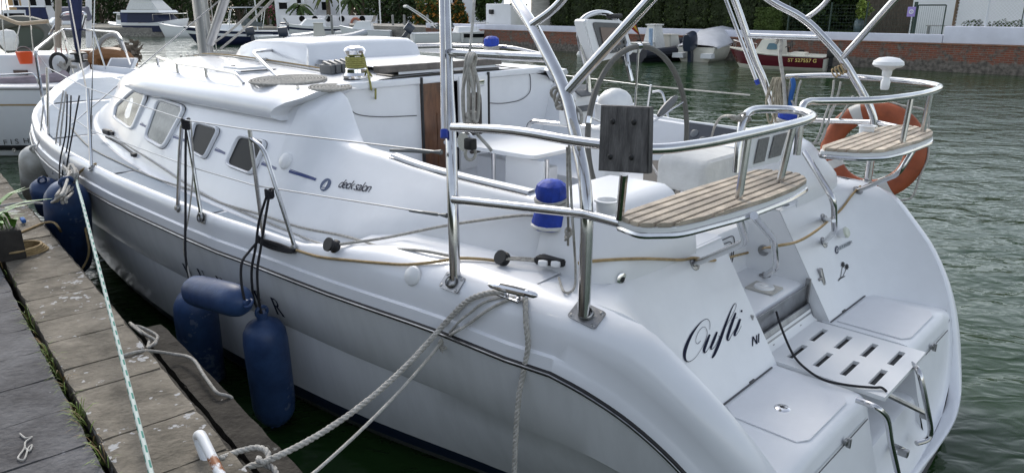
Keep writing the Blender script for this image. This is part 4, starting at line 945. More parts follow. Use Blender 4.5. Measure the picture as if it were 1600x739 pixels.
# grass in the joint of the slabs
m = M(); R = random.Random(3)
for i in range(190):
    s = R.choice([R.gauss(1.62, .10), R.gauss(1.25, .16), R.gauss(.86, .07), R.gauss(.5, .10), R.gauss(2.1, .1), R.uniform(.2, 3.4)]); p = K(s, -.378+R.uniform(-.012, .012)+.03*max(0, (s-2)*.35), .875); L = R.uniform(.025, .085); a = R.choice([R.uniform(0, 6.3), R.gauss(4.2, .6)]); d = V((math.cos(a), math.sin(a), 0)); e = V((-d.y, d.x, 0))*R.uniform(.0012, .0026)
    q = p+d*L*.3+V((0, 0, L*.6)); q2 = p+d*L*.65+V((0, 0, L*.85)); r = p+d*L*1.05+V((0, 0, L*.8)); mi = 1 if R.random() < .22 else 0
    m.face([p-e, p+e, q+e, q-e], mi); m.face([q-e, q+e, q2+e*.8, q2-e*.8], mi); m.face([q2-e*.8, q2+e*.8, r], mi)
tag(obj('grass', m, [mat('grass_blade', (.17, .25, .035), .6, noise=.5, nscale=9), mat('dry_grass', (.22, .15, .06), .7)], None, smooth=False), 'green grass tufts growing in the long joint of the dock', 'grass', kind='stuff')
# rusty white handrail of the dock ladder
RUST = mat('white_paint_rust', (.68, .69, .70), .4, col2=(.25, .085, .02), nscale=9, lo=.385, hi=.43, detail=7)
m = M(); m.tube(fil([at(356, 765, z=.93), at(314, 678, z=1.0), at(308, 680, z=.95), at(342, 775, z=.80)], .03, 6), .0185, 12); one('ladder_rail', m, RUST, 'white painted steel ladder rail with rust stains at the dock edge', 'handrail')
# ================================================================== FENDERS
FENDB = speck('scuffed_fender', (.033, .072, .175), (.017, .037, .10), (.10, .13, .20), 9, .60)
FENDB.node_tree.nodes['Principled BSDF'].inputs['Roughness'].default_value = .45; FENDB.node_tree.nodes['Principled BSDF'].inputs['Specular IOR Level'].default_value = .4; FENDB.node_tree.nodes['Bump'].inputs['Strength'].default_value = .15
def fender(a, b, r, label, mt=FENDB, horiz=False, eye=BLACK, grp='fenders hanging along the near side of the yacht'):
    t = thing('fender', label, 'fender', b, grp); d = b-a; L = d.length; ax = d.normalized()
    prof = [(0, 0), (r*.22, .0), (r*.25, L*.045), (r*.45, L*.07), (r*.78, L*.105), (r*.95, L*.16), (r, L*.24), (r*1.005, L*.5), (r, L*.78), (r*.93, L*.86), (r*.72, L*.92), (r*.4, L*.955), (r*.24, L*.965), (r*.2, L), (0, L)]
    m = M(); m.lathe(prof, a, ax, 28); 
    obj('fender_body', m, mt, t)
    e = ax.orthogonal().normalized()
    for q, s in ((a, -1), (b, 1)):
        m = M(); c = q+ax*s*.004; m.tube([c+(ax*s*math.cos(k)+e*math.sin(k))*r*.26 for k in [PI*2*i/14 for i in range(14)]], r*.085, 8, closed=True); obj('fender_eye', m, mt, t)
    return t
fender(at(409, 488, w=-2.045), at(433, 664, w=-1.975), .128, 'blue fender hanging upright, nearest to the camera, under the letter R')
fender(at(300, 445, w=-2.12), at(325, 622, w=-1.99), .138, 'blue fender hanging upright with a horizontal blue fender lying across its top')
fender(at(292, 450, w=-2.23), at(388, 474, w=-2.16), .095, 'small blue fender hanging horizontally across the top of an upright one')
fender(at(103, 284, w=-2.27), at(113, 425, w=-2.15), .168, 'big dark blue fender between the dock and the bow, with ropes gathered on top')
fender(at(54, 232, w=-1.98), at(60, 312, w=-1.9), .145, 'off-white dirty fender hanging at the bow', FENDW)
fender(at(66, 282, w=-2.18), at(84, 335, w=-2.1), .12, 'small blue fender with a round eye hanging behind the big dark blue one')
# ================================================================== ROPES
def rope(name, pts, r, mt, label, grp=None, k=6, tw=False, seg=7, cat='rope'):
    m = M()
    if tw: m.twist(pts, r, tw)
    else: m.tube(cr(pts, k), r, seg)
    return one(name, m, mt, label, cat, grp, sharp=180)
def sag(a, b, d, n=6): return [V(a).lerp(V(b), i/n)-V((0, 0, 4*d*(i/n)*(1-i/n))) for i in range(n+1)]
R0 = H(694, 514, .02)-FN*.02; E0 = at(412, 722, z=.84)
rope('mooring_line', [H(792, 460, .02), H(765, 461, .02), H(735, 470, .018), H(710, 492, .018)]+sag(R0, E0, .075)+[at(392, 728, z=.84), at(360, 745, z=.85)], .0135, ROPEW, 'thick twisted white mooring line from the cleat down to the rusty white ladder rail', tw=.075)
rope('mooring_line', [at(345, 716, z=.9), at(370, 706, z=.87), at(398, 699, z=.86), at(415, 703, z=.86), at(420, 716, z=.85), at(410, 722, z=.87), at(404, 716, z=.87), at(410, 724, z=.83), at(428, 732, z=.82), at(432, 748, z=.80)], .0125, ROPEW, 'loop of thick white rope tied over the timber beam at the white ladder rail', tw=.07)
R1 = H(705, 526, .016)-FN*.045
rope('mooring_line', [H(806, 466, .012), H(780, 476, .012), H(760, 488, .014), H(735, 505, .016), H(719, 516, .02)-FN*.012]+sag(R1, at(486, 742, z=.80), .03)+[at(440, 775, z=.8)], .0075, ROPEW, 'thin white mooring line with a knot at the rub rail, right of the thick one')
m = M(); m.tube(cr([H(797, 463, .012), H(760, 472, .012), H(738, 487, .014), H(720, 508, .02)-FN*.01, R1], 5), .006, 6)
kn = R1-FN*.008-V((0, 0, .012))
for k in range(3): m.tube([kn+V((.018*math.cos(a), .012*math.sin(a+k), .018*math.sin(a)+.008*k-.012)) for a in [2*PI*j/14 for j in range(14)]], .006, 6, closed=True)
for k in range(7): m.tube([kn, kn+V((random.uniform(-.012, .012), -.008, -.03-random.random()*.025))], .0022, 4)
one('knot', m, ROPEW, 'frayed white knot where a thin mooring line crosses the rub rail', 'knot', sharp=180)
R2 = H(831, 575, .02)-FN*.055
rope('mooring_line', [H(822, 464, .018), H(825, 500, .018), H(828, 540, .016), R2, R2-FN*.03+V((0, 0, -.12)), R2-FN*.05+V((0, 0, -.35)), R2-FN*.06+V((.0, 0, -.62)), R2-FN*.07+V((0, 0, -1.0))], .0125, ROPEW, 'thick twisted white rope hanging straight down over the rail from the cleat', tw=.07)
m = M(); P = [at(119, 279, w=-2.13), at(121, 290, w=-2.26)]+sag(at(129, 318, w=-2.47), at(243, 765, z=.94), .01, 60); m.tube(P, .0095, 8, mi=lambda i, j: 1 if (i % 2 == 0 and j in (1, 5) or i % 2 == 1 and j in (3, 7)) else 0)
P2 = resamp(P, 190); m = M(); m.tube(P2, .0095, 8, mi=lambda i, j: 1 if ((i//2) % 2 == 0 and j in (1, 5)) or ((i//2) % 2 == 1 and j in (3, 7)) else 0)
one('mooring_line', m, [mat('mint_rope', (.50, .56, .52), .8), ROPEGRN], 'white mooring line flecked with green running from the bow rail along the dock', 'rope', sharp=180)
rope('hose', [H(150, 258, .01), H(128, 268, .012), at(120, 290, w=-2.12), at(126, 325, w=-2.14), at(136, 370, w=-2.16), at(139, 392, w=-2.17), at(135, 408, w=-2.2), at(128, 420, w=-2.25)], .0095, ROPET, 'tan hose hanging from the bow rail beside the flecked mooring line', cat='hose')
rope('hose', [at(95, 362, z=.80), at(92, 356, z=.88), at(84, 348, z=.915), at(70, 348, z=.915), at(45, 358, z=.912), at(25, 366, z=.912), at(5, 372, z=.912)], .009, ROPET, 'tan hose lying across the dock slabs to the edge, above the coil', cat='hose')
m = M()
for k in range(4):
    c = at(24, 396, z=.912)+V((0, 0, .014*k)); m.tube([c+TD*(.10+.008*k)*math.cos(a)+ND*(.19-.01*k)*math.sin(a) for a in [2*PI*j/28 for j in range(28)]], .009, 7, closed=True)
one('hose_coil', m, ROPET, 'coil of tan hose lying on the dock around the planter', 'hose', sharp=180)
rope('mooring_line', [at(-8, 324, z=.92), at(18, 319, z=.93), at(50, 317, z=.93), at(74, 318, z=.95), at(92, 309, w=-2.5), at(103, 288, w=-2.33), at(108, 268, w=-2.16)], .011, ROPEW, 'white rope lying over the far end of the dock, leading up to the bow')
m = M(); R = random.Random(5)
for k in range(16):
    P = [at(104+R.uniform(-6, 12), 262+R.uniform(-6, 6), w=-2.1), at(112+R.uniform(-8, 10), 272, w=-2.14-R.random()*.05), at(100+R.uniform(-4, 14), 292+R.uniform(-8, 8), w=-2.22), at(94+R.uniform(-8, 10), 304+R.uniform(0, 14), w=-2.43)]
    m.tube(cr(P, 5), .0105, 6)
one('rope_bundle', m, ROPEW, 'tangled bundle of white ropes on the rail above the big dark blue fender', 'rope', sharp=180)
for x0, y0, x1, y1, x2, y2, lab in ((105, 148, 103, 205, 94, 268, 'black cord from the guard wire to the bow rail, leftmost of three'), (111, 150, 108, 210, 98, 285, 'black cord from the guard wire to the bow rail, middle of three'), (124, 150, 114, 205, 104, 280, 'black cord from the guard wire to the bow rail, rightmost of three')):
    rope('fender_line', [at(x0, y0, w=-1.86), at(x1, y1, w=-1.99), at(x2, y2-18, w=-2.08), at(x2-1, y2+12, w=-2.16)], .0065, ROPEB, lab)
for x0, y0, x1, y1, x2, y2, lab in ((99, 142, 90, 200, 82, 272, 'white cord from the guard wire to the small blue bow fender'), (103, 144, 96, 200, 88, 290, 'second white cord beside the black cords at the bow'), (68, 165, 62, 215, 56, 234, 'white cord from the bow post to the off-white fender')):
    rope('fender_line', [at(x0, y0, w=-1.84), at(x1, y1, w=-1.97), at(x2, y2, w=-2.06)], .007, ROPEW, lab)
# lines of the two forward fenders
rope('fender_line', [S2t+V((0, 0, -.02)), at(290, 250, w=-2.02), at(290, 330, w=-2.08), at(290, 400, w=-2.13), at(298, 446, w=-2.13)], .008, ROPEB, 'black line from the forked stanchion down to the upright fender')
rope('fender_line', [at(298, 190, w=-1.98), at(302, 260, w=-2.0), at(296, 330, w=-2.06), at(287, 385, w=-2.12), at(293, 415, w=-2.13), at(299, 446, w=-2.16)], .005, ROPEG, 'thin grey line beside the black one at the forked stanchion')
m = M(); c = S2t
for k in range(5): m.tube([c+V((.022*math.cos(a), .022*math.sin(a), -.012*k+.008*math.sin(a*2))) for a in [2*PI*j/12 for j in range(12)]], .0075, 6, closed=True)
one('lashing', m, ROPEB, 'black lashing round the top of the forked stanchion', 'rope', sharp=180)
for dx, lab in ((-7, 'left black line from the brace of the third stanchion to the nearest fender'), (2, 'right black line from the brace of the third stanchion to the nearest fender')):
    rope('fender_line', [at(421+dx*.3, 300, w=-1.945), at(412+dx, 345, w=-1.99), at(406+dx*.9, 385, w=-2.02), at(400+dx, 425, w=-2.06), at(403+dx*.8, 470, w=-2.06), at(409, 490, w=-2.05)], .0075, ROPEB, lab)
rope('fender_line', [at(404, 376, w=-2.0), at(390, 392, w=-2.06), at(378, 410, w=-2.13), at(377, 440, w=-2.16), at(382, 468, w=-2.17)], .0075, ROPEB, 'black line slanting from the third stanchion to the horizontal fender')
m = M()
for k in range(4): m.tube(cr([at(402, 368+k*3, w=-1.98), H(425, 380+2*k, .02), H(455, 388+2*k, .02), H(464, 391, .02), H(440, 381+k, .02), at(402, 372, w=-1.97)], 4), .007, 6)
one('lashing', m, ROPEB, 'black rope lashed between the feet of the third stanchion', 'rope', sharp=180); m = M()
for (x, y, w_) in ((421, 302, -1.94),):
    c = at(x, y, w=w_)
    for k in range(4): m.tube([c+V((.02*math.cos(a), .02*math.sin(a), -.011*k+.007*math.sin(a*2)+.015)) for a in [2*PI*j/12 for j in range(12)]], .0075, 6, closed=True)
one('lashing', m, ROPEB, 'black knot high on the slanting brace of the third stanchion', 'rope', sharp=180)
# deck lines
rope('deck_line', [H(x, y, .012) for x, y in ((112, 202), (140, 232), (190, 258), (240, 280), (303, 300), (350, 318), (405, 334), (470, 356), (540, 370), (600, 383), (660, 395), (702, 403))], .0075, ROPEG, 'grey rope lying along the foot of the cabin side', k=5)
rope('deck_line', [H(x, y, .012) for x, y in ((176, 212), (235, 250), (300, 292), (350, 318), (420, 350), (480, 375), (518, 387))], .0065, ROPEW, 'white rope along the side deck to the black deck block', k=5)
bk = H(524, 388, .03)
rope('deck_line', [bk, at(600, 372, w=-1.66), at(700, 352, w=-1.5), at(800, 338, w=-1.40), H(842, 337, .01)], .0075, ROPEG, 'grey flecked rope from the black deck block up to the covered winch')
def blk(p, ax, r, label, w_=.03):
    t = thing('block', label, 'block', p); m = M(); m.lathe([(0, -w_), (r, -w_), (r*1.02, -w_*.6), (r*.8, -w_*.3), (r*.8, w_*.3), (r*1.02, w_*.6), (r, w_), (0, w_)], p, ax, 18); obj('block_cheek', m, BLACK, t)
    m = M(); m.lathe([(0, -w_-.004), (r*.25, -w_-.004), (r*.3, -w_)], p, ax, 12); obj('block_pin', m, STEEL, t); return t
blk(bk, (FN*-1+V((0, 0, .5))).normalized(), .037, 'black deck block lying beside the gunwale, at the end of a white rope')
rope('deck_line', [H(x, y, .012) for x, y in ((466, 391), (500, 401), (540, 406), (590, 412), (640, 415), (690, 411), (720, 407), (760, 409), (785, 413))], .0075, ROPET, 'tan rope lying along the side deck from the third stanchion to the tackle', k=4)
rope('deck_line', [H(x, y, .012) for x, y in ((905, 412), (940, 408), (1000, 404), (1060, 405), (1082, 404), (1112, 408), (1150, 398), (1193, 388))]+[at(1215, 384, u=-.33), at(1245, 378, u=-.25), at(1272, 363, u=-.25), H(1292, 345, .02), H(1312, 328, .012), H(1330, 305, .012), H(1343, 293, .012)], .0075, ROPET, 'tan rope draped round the stern through the feet of both perch seats', k=5)
p1_, p2_ = H(785, 414, .035), H(862, 422, .04)
blk(p1_, (FN*-1+V((0, 0, .6))).normalized(), .035, 'smaller black block of the tackle lying left of the big one', .02)
t = thing('tackle_block', 'large black cam block of the tackle on the aft side deck', 'block', p2_); m = M(); e1 = (p2_-p1_).normalized(); up_ = hit(862, 422)[1]; e2 = up_.cross(e1)
m.prism(rpoly([p2_-e1*.085-e2*.015-up_*.01, p2_+e1*.06-e2*.035-up_*.01, p2_+e1*.09+e2*.0-up_*.01, p2_+e1*.02+e2*.045-up_*.01, p2_-e1*.06+e2*.03-up_*.01], .15), up_*.035, bev=.006); obj('block_cheek', m, BLACK, t)
m = M(); m.tube([p2_+e1*.08, p2_+e1*.14], .008, 8); obj('shackle', m, STEEL, t)
for k in (-1, 1): m = M(); c = p2_-e2*.05+e1*.03*k+up_*.01; m.lathe([(.013, -.02), (.016, 0), (.013, .02)], c, e1, 12); obj('cam_roller', m, PLASW, t)
for k in range(3): rope('tackle_line', [p1_+e2*(.012*(k-1)), (p1_+p2_)/2+e2*(.006*(k-1))+up_*.004*k, p2_-e1*.05+e2*(.012*(k-1))], .005, ROPEG, 'thin grey line of the tackle between the two black blocks', 'lines of the aft deck tackle')
rope('tackle_line', [at(889, 220, w=-1.66), at(893, 320, w=-1.66), at(897, 380, w=-1.68), H(903, 425, .02), H(896, 455, .012), H(882, 460, .012), H(873, 440, .02)], .0055, ROPEG, 'thin grey line hanging beside the aft arch leg in a loop', k=6)
m = M(); c = at(888, 362, w=-1.62)
for k in range(3): m.tube([c+V((.012*math.cos(a), .01*math.sin(a), .014*math.sin(a+k)-.012*k)) for a in [2*PI*j/12 for j in range(12)]], .005, 6, closed=True)
m.tube([c, c+V((0, 0, -.06))], .005, 6); m.tube([c, at(886, 230, w=-1.66)], .005, 6); one('tackle_line', m, ROPEG, 'short grey line ending in a knot below the lower rail', 'rope', sharp=180)
# lashing on the arch leg and hanks on the rails
m = M(); c = B(.24, -1.49, 2.13); d = (B(.48, -1.425, 2.43)-B(.1, -1.55, 2.0)).normalized(); e = d.orthogonal().normalized(); f_ = d.cross(e)
for k in range(6): m.tube([c+d*(.014*k-.03)+(e*math.cos(a)+f_*math.sin(a))*(.034+.004*(k % 2))+d*.02*math.sin(a+k) for a in [2*PI*j/16 for j in range(16)]], .007, 6, closed=True)
m.tube(cr([c, at(905, 172, w=-1.5), at(908, 190, w=-1.52), at(898, 196, w=-1.52), at(896, 180, w=-1.5)], 5), .007, 6); m.tube(cr([c, at(896, 200, w=-1.58), at(900, 215, w=-1.6), at(905, 235, w=-1.62)], 5), .007, 6)
one('lashing', m, ROPEG, 'grey rope lashed round the near arch leg where the strut joins', 'rope', sharp=180)
def hank(x, yt, yb, wd, w_, n, r, mt, label, seed, knot=True):
    m = M(); R = random.Random(seed)
    for k in range(n):
        a, b_ = x+R.uniform(-wd, wd)*.6, x+R.uniform(-wd, wd); y2 = yb-R.uniform(0, 10); ww = w_-.01*R.random()
        P = [at(a, yt-6, w=w_), at(a-4, yt+4, w=ww-.02), at(b_-wd*.5, lerp(yt, y2, .5), w=ww-.02), at(b_-3, y2, w=ww-.015), at(b_+3, y2+1, w=ww+.01), at(b_+wd*.5, lerp(yt, y2, .5), w=ww+.01), at(a+4, yt+4, w=ww+.03), at(a, yt-6, w=w_)]
        m.tube(cr(P, 5), r, 6)
    if knot:
        c = at(x, lerp(yt, yb, .88), w=w_)
        for k in range(3): m.tube([c+V((.022*math.cos(a), .018*math.sin(a), .012*math.sin(a*1+k)-.01*k)) for a in [2*PI*j/12 for j in range(12)]], r, 6, closed=True)
    return one('rope_hank', m, mt, label, 'rope', 'rope hanks hung on the pushpit rails', sharp=180)
hank(737, 90, 192, 9, -1.63, 4, .0075, ROPEW, 'pale rope hank hung on the upper rail of the near arch', 1)
rope('deck_line', [at(741, 0, w=-1.5), at(738, 40, w=-1.55), at(734, 80, w=-1.62)], .0065, ROPEW, 'pale rope running up from the hank on the near arch', k=3)
m = M(); c = at(728, 222, w=-1.68); m.lathe([(0, -.014), (.042, -.014), (.045, 0), (.042, .014), (0, .014)], c, FN, 16)
t = thing('jammer_block', 'steel ratchet block hanging below the rail of the near arch', 'block', c); obj('block_cheek', m, STEEL, t)
m = M(); m.box(c+FA*-.05-FN*.02, .05, .04, .05, AX, .01); obj('cam_body', m, BLACK, t)
m = M(); m.tube(cr([at(742, 205, w=-1.68), at(750, 215, w=-1.68), at(762, 228, w=-1.69), at(768, 236, w=-1.69)], 4), .008, 6); m.tube([at(735, 240, w=-1.68)+V((.022*math.cos(a), .01*math.cos(a), .03*math.sin(a))) for a in [2*PI*j/14 for j in range(14)]], .007, 6, closed=True); one('rope_end', m, ROPEW, 'short pale rope end at the ratchet block on the near arch', 'rope', sharp=180)
hank(1216, 128, 192, 13, 1.60, 9, .0075, mat('beige_rope', (.36, .32, .24), .85, noise=.3, nscale=30), 'beige rope hank hung on the far pushpit rail', 2)
rope('deck_line', [at(1213, 68, w=1.53), at(1216, 60, w=1.56), at(1221, 66, w=1.53), at(1219, 90, w=1.55), at(1224, 125, w=1.58), at(1227, 165, w=1.56), at(1227, 205, w=1.5)], .014, ROPEW, 'thick white rope looped over the upper far rail and hanging down', k=5)
rope('strap', [at(1238, 124, w=1.62), at(1240, 134, w=1.60), at(1236, 150, w=1.6), at(1234, 168, w=1.6)], .018, ROPEBL, 'blue strap hung over the far pushpit rail beside the beige hank', k=4, cat='strap')
for i, (P, lab) in enumerate((([(1236, 125, 1.63), (1232, 150, 1.6), (1240, 165, 1.58), (1234, 190, 1.5), (1230, 212, 1.45)], 'white rope hanging from the far rail beside the blue strap'), ([(1252, 126, 1.63), (1247, 140, 1.6), (1243, 170, 1.56), (1248, 200, 1.5)], 'white rope hanging from the far rail right of the blue strap'), ([(1303, 126, 1.64), (1300, 150, 1.6), (1288, 185, 1.5), (1278, 215, 1.42), (1262, 236, 1.36)], 'left white rope slanting from the far rail to the blue winch cover'), ([(1314, 128, 1.64), (1306, 160, 1.6), (1294, 190, 1.5), (1282, 222, 1.42), (1258, 222, 1.36)], 'right white rope slanting from the far rail to the blue winch cover'), ([(1333, 150, 1.66), (1320, 172, 1.66), (1308, 190, 1.68), (1298, 193, 1.7)], 'white cord between the far arch leg and the orange ring'), ([(1262, 232, 1.36), (1275, 240, 1.36), (1285, 250, 1.34)], 'white rope end lying below the far blue winch cover'))):
    rope('deck_line', [at(x, y, w=w_) for x, y, w_ in P], .008, ROPEW, lab, k=5)
m = M(); c = B(.2, 1.5, 2.13)
for k in range(4): m.tube([B(.20+.02*k, 1.5, 2.10-.012*k)+FN*.035*math.cos(a)+(FA*.5+V((0, 0, .8)))*.035*math.sin(a) for a in [2*PI*j/14 for j in range(14)]], .005, 6, closed=True)
one('lashing', m, ROPET, 'tan cord lashed round the far arch leg', 'rope', sharp=180)
rope('boarding_cord', [at(1213, 487, u=-.17), at(1222, 515, u=-.25), at(1240, 555, z=.725), at(1262, 578, z=.72), at(1290, 594, z=.716), at(1330, 602, z=.716), at(1365, 605, z=.716), at(1377, 605, z=.716), at(1385, 611, z=.712)], .0065, ROPEB, 'black cord lying across the slotted boarding step', k=6)
rope('frayed_rope', [at(x, y, z=.906) for x, y in ((31, 677), (40, 684), (50, 682), (40, 690), (38, 700), (28, 715), (38, 717), (44, 700), (50, 695), (46, 704), (38, 698))], .0035, ROPEW, 'short frayed piece of white cord lying on the dark dock slabs', k=5)
rope('loose_rope', [at(x, y, z=z) for x, y, z in ((190, 556, .91), (225, 548, .90), (270, 553, .79), (300, 560, .80), (318, 585, .79), (338, 612, .775), (352, 617, .76), (362, 622, .74), (360, 637, .70), (345, 625, .74))], .0085, ROPEG, 'grey rope lying across the timber beam with its end hanging over', k=6)
m = M(); R = random.Random(9)
for k in range(3): m.tube(cr([at(205+R.uniform(-4, 4), 505+R.uniform(-2, 10), z=.84), at(225+R.uniform(-6, 8), 515+R.uniform(-12, 8), z=.83), at(238+R.uniform(-5, 14), 535+R.uniform(-20, 5), z=.80), at(222+R.uniform(-6, 6), 545, z=.82), at(206, 528+R.uniform(-8, 8), z=.85), at(228, 552, z=.82)], 6), .0085, 6)
one('loose_rope', m, ROPEG, 'tangle of grey rope at the far end of the timber beam', 'rope', sharp=180)
# lifebuoy
lc = at(1362, 236, w=1.80); t = thing('lifebuoy', 'orange lifebuoy ring with white bands hung outside the far pushpit', 'lifebuoy', lc-V((0, 0, .36))); aw = (FN+V((0, 0, -.12))+FA*.12).normalized(); e1 = V((0, 0, 1)).cross(aw).normalized(); e2 = aw.cross(e1)
RR, rr_ = .285, .075
ringp = lambda a, b_, k=1.: lc+(e1*math.cos(a)+e2*math.sin(a))*(RR+rr_*k*math.cos(b_))+aw*(rr_*.72*k*math.sin(b_))
m = M(); m.grid([[ringp(2*PI*i/56, 2*PI*j/16) for j in range(16)] for i in range(56)], cu=True, cv=True); obj('ring', m, ORANGE, t)
for q in range(4):
    a0 = PI/4+q*PI/2-1.27; m = M(); m.grid([[ringp(a0+.06*i-.12, 2*PI*j/16, 1.035) for j in range(16)] for i in range(5)], cv=True); obj('white_band', m, mat('reflective_band', (.55, .55, .53), .5), t)
m = M(); m.tube(cr([ringp(2*PI*i/16, 0, 1.1+(.9 if i % 4 == 2 else 0)) for i in range(16)], 4, closed=True), .008, 6); obj('grab_line', m, ROPEW, t, sharp=180)
wire(at(1018, 135, w=1.72), at(1172, 149, w=1.70), .006, 'guard_line', ROPEW); wire(at(1018, 135, w=1.72), at(880, 118, w=1.9), .004, 'guard_wire', mat('guard_wire', (.45, .46, .47), .4, metal=.5))
stan(at(1017, 133, w=1.72), at(1012, 170, w=1.74), r=.011); stan(fil([at(1020, 144, w=1.72), at(1034, 142, w=1.72), at(1040, 162, w=1.72), at(1044, 185, w=1.7)], .08), None, r=.011)
rope('deck_line', [at(x, y, w=w_) for x, y, w_ in ((1110, 222, 1.2), (1116, 200, 1.1), (1125, 185, .9), (1137, 181, .6), (1150, 183, .2))], .009, ROPEW, 'white cable arching beside the engine instrument panel', k=6)
m = M(); R = random.Random(4)
for k in range(5): m.tube(cr([at(1140+R.uniform(-4, 4), 182, u=-.1), at(1152+R.uniform(-6, 6), 186+R.uniform(-6, 6), u=-.13), at(1166+R.uniform(-4, 8), 180+R.uniform(-4, 8), u=-.14), at(1158, 190+R.uniform(-4, 6), u=-.12)], 5), .006, 6)
one('lashing', m, ROPEG, 'grey cord knotted round the inner corner of the near pushpit rail', 'rope', sharp=180)
# planter on the dock
pc = at(8, 402, z=.9); t = thing('planter', 'dark wooden planter with long green leaves on the dock', 'planter', pc)
m = M(); m.box(pc+V((0, 0, .1)), .24, .22, .2, DAX, .008); obj('planter_box', m, mat('planter_wood', (.03, .026, .022), .8, noise=.4, nscale=12, bump=.4), t)
m = M(); R = random.Random(8)
for k in range(26):
    a = R.uniform(0, 6.3); d = V((math.cos(a), math.sin(a), 0)); e = V((-d.y, d.x, 0)); L = R.uniform(.18, .42); p = pc+V((R.uniform(-.08, .08), R.uniform(-.08, .08), .2)); wv = R.uniform(.012, .026)
    P = [p+d*L*f*f*.9+V((0, 0, L*(f-.55*f*f))) for f in (0, .25, .5, .75, 1)]; m.grid([[q-e*wv*math.sin(.25+2.8*i/4), q+e*wv*math.sin(.25+2.8*i/4)] for i, q in enumerate(P)])
obj('leaves', m, mat('leaf_bright', (.11, .27, .03), .45, noise=.5, nscale=15), t, smooth=False)
m = M(); m.box(at(36, 344, z=.93), .10, .03, .03, DAX, .008); one('clip', m, ROPEBL, 'small blue plastic clip lying on the dock beside the planter', 'clip')
# ================================================================== FAR BANK ON THE RIGHT
PA = at(1600, 119, z=0); PB = at(800, 76, z=0); EE = (PB-PA).normalized(); NL = V((-EE.y, EE.x, 0)); NL = NL if NL.y > 0 else -NL
Z3 = V((0, 0, 1))
def Wk(s, d, z): return V(((PA+EE*s+NL*d).x, (PA+EE*s+NL*d).y, z))
def ws(x, y=60, d=0): p = at(x, y, pl=(PA+NL*d, NL)); return (p-PA).dot(EE)
def wz(x, y, d=0): return at(x, y, pl=(PA+NL*d, NL)).z
WAX = (EE, NL, Z3)
def wallbox(s0, s1, d0, d1, z0, z1, bev=0): m = M(); m.box(Wk((s0+s1)/2, (d0+d1)/2, (z0+z1)/2), abs(s1-s0), abs(d1-d0), z1-z0, WAX, bev); return m
def brickmat(name, ax, c1, c2, mort, patch, th):
    m = bpy.data.materials.new(name); m.use_nodes = True; nt = m.node_tree; b = nt.nodes['Principled BSDF']; b.inputs['Roughness'].default_value = .9
    g = nt.nodes.new('ShaderNodeNewGeometry'); dt = nt.nodes.new('ShaderNodeVectorMath'); dt.operation = 'DOT_PRODUCT'; dt.inputs[1].default_value = ax; nt.links.new(g.outputs['Position'], dt.inputs[0])
    sp = nt.nodes.new('ShaderNodeSeparateXYZ'); nt.links.new(g.outputs['Position'], sp.inputs[0]); cb = nt.nodes.new('ShaderNodeCombineXYZ'); nt.links.new(dt.outputs['Value'], cb.inputs[0]); nt.links.new(sp.outputs['Z'], cb.inputs[1])
    bt = nt.nodes.new('ShaderNodeTexBrick'); bt.inputs['Scale'].default_value = 1; bt.inputs['Brick Width'].default_value = .3; bt.inputs['Row Height'].default_value = .085; bt.inputs['Mortar Size'].default_value = .009
    bt.inputs['Color1'].default_value = (*c1, 1); bt.inputs['Color2'].default_value = (*c2, 1); bt.inputs['Mortar'].default_value = (*mort, 1); nt.links.new(cb.outputs[0], bt.inputs['Vector'])
    n = nt.nodes.new('ShaderNodeTexNoise'); n.inputs['Scale'].default_value = 2.6; n.inputs['Detail'].default_value = 8; n.inputs['Roughness'].default_value = .7; nt.links.new(cb.outputs[0], n.inputs['Vector'])
    z_ = nt.nodes.new('ShaderNodeMapRange'); z_.inputs['From Min'].default_value = .22; z_.inputs['From Max'].default_value = .48; z_.inputs['To Min'].default_value = .28; z_.inputs['To Max'].default_value = .0; nt.links.new(sp.outputs['Z'], z_.inputs['Value'])
    ad = nt.nodes.new('ShaderNodeMath'); nt.links.new(n.outputs['Fac'], ad.inputs[0]); nt.links.new(z_.outputs[0], ad.inputs[1])
    r = nt.nodes.new('ShaderNodeValToRGB'); r.color_ramp.elements[0].position = th; r.color_ramp.elements[1].position = th+.10; nt.links.new(ad.outputs[0], r.inputs[0])
    n2 = nt.nodes.new('ShaderNodeTexNoise'); n2.inputs['Scale'].default_value = 7; n2.inputs['Detail'].default_value = 6; nt.links.new(cb.outputs[0], n2.inputs['Vector'])
    r2 = nt.nodes.new('ShaderNodeValToRGB'); r2.color_ramp.elements[0].position = .35; r2.color_ramp.elements[1].position = .68; r2.color_ramp.elements[0].color = (*[c*.35 for c in patch], 1); r2.color_ramp.elements[1].color = (*patch, 1); nt.links.new(n2.outputs['Fac'], r2.inputs[0])
    mx = nt.nodes.new('ShaderNodeMix'); mx.data_type = 'RGBA'; nt.links.new(r.outputs[0], mx.inputs[0]); nt.links.new(bt.outputs['Color'], mx.inputs[6]); nt.links.new(r2.outputs[0], mx.inputs[7]); nt.links.new(mx.outputs[2], b.inputs['Base Color'])
    bp = nt.nodes.new('ShaderNodeBump'); bp.inputs['Strength'].default_value = .8; bp.inputs['Distance'].default_value = .04; nt.links.new(ad.outputs[0], bp.inputs['Height']); nt.links.new(bp.outputs[0], b.inputs['Normal'])
    return m
BRICK = brickmat('old_brick', EE, (.23, .065, .035), (.15, .055, .035), (.19, .16, .13), (.20, .175, .15), .49)
STONE = brickmat('stone_quay', V((1, 0, 0)), (.30, .28, .25), (.20, .19, .17), (.12, .11, .10), (.33, .31, .28), .55)
WWALL = mat('whitewash', (.70, .71, .80), .85, noise=.12, nscale=1.3, bump=.3, bscale=6)
WHOUSE = mat('white_house', (.78, .78, .80), .85, noise=.06, nscale=.7)
SE_ = ws(800)+9
bz_ = wz(1308, 69)
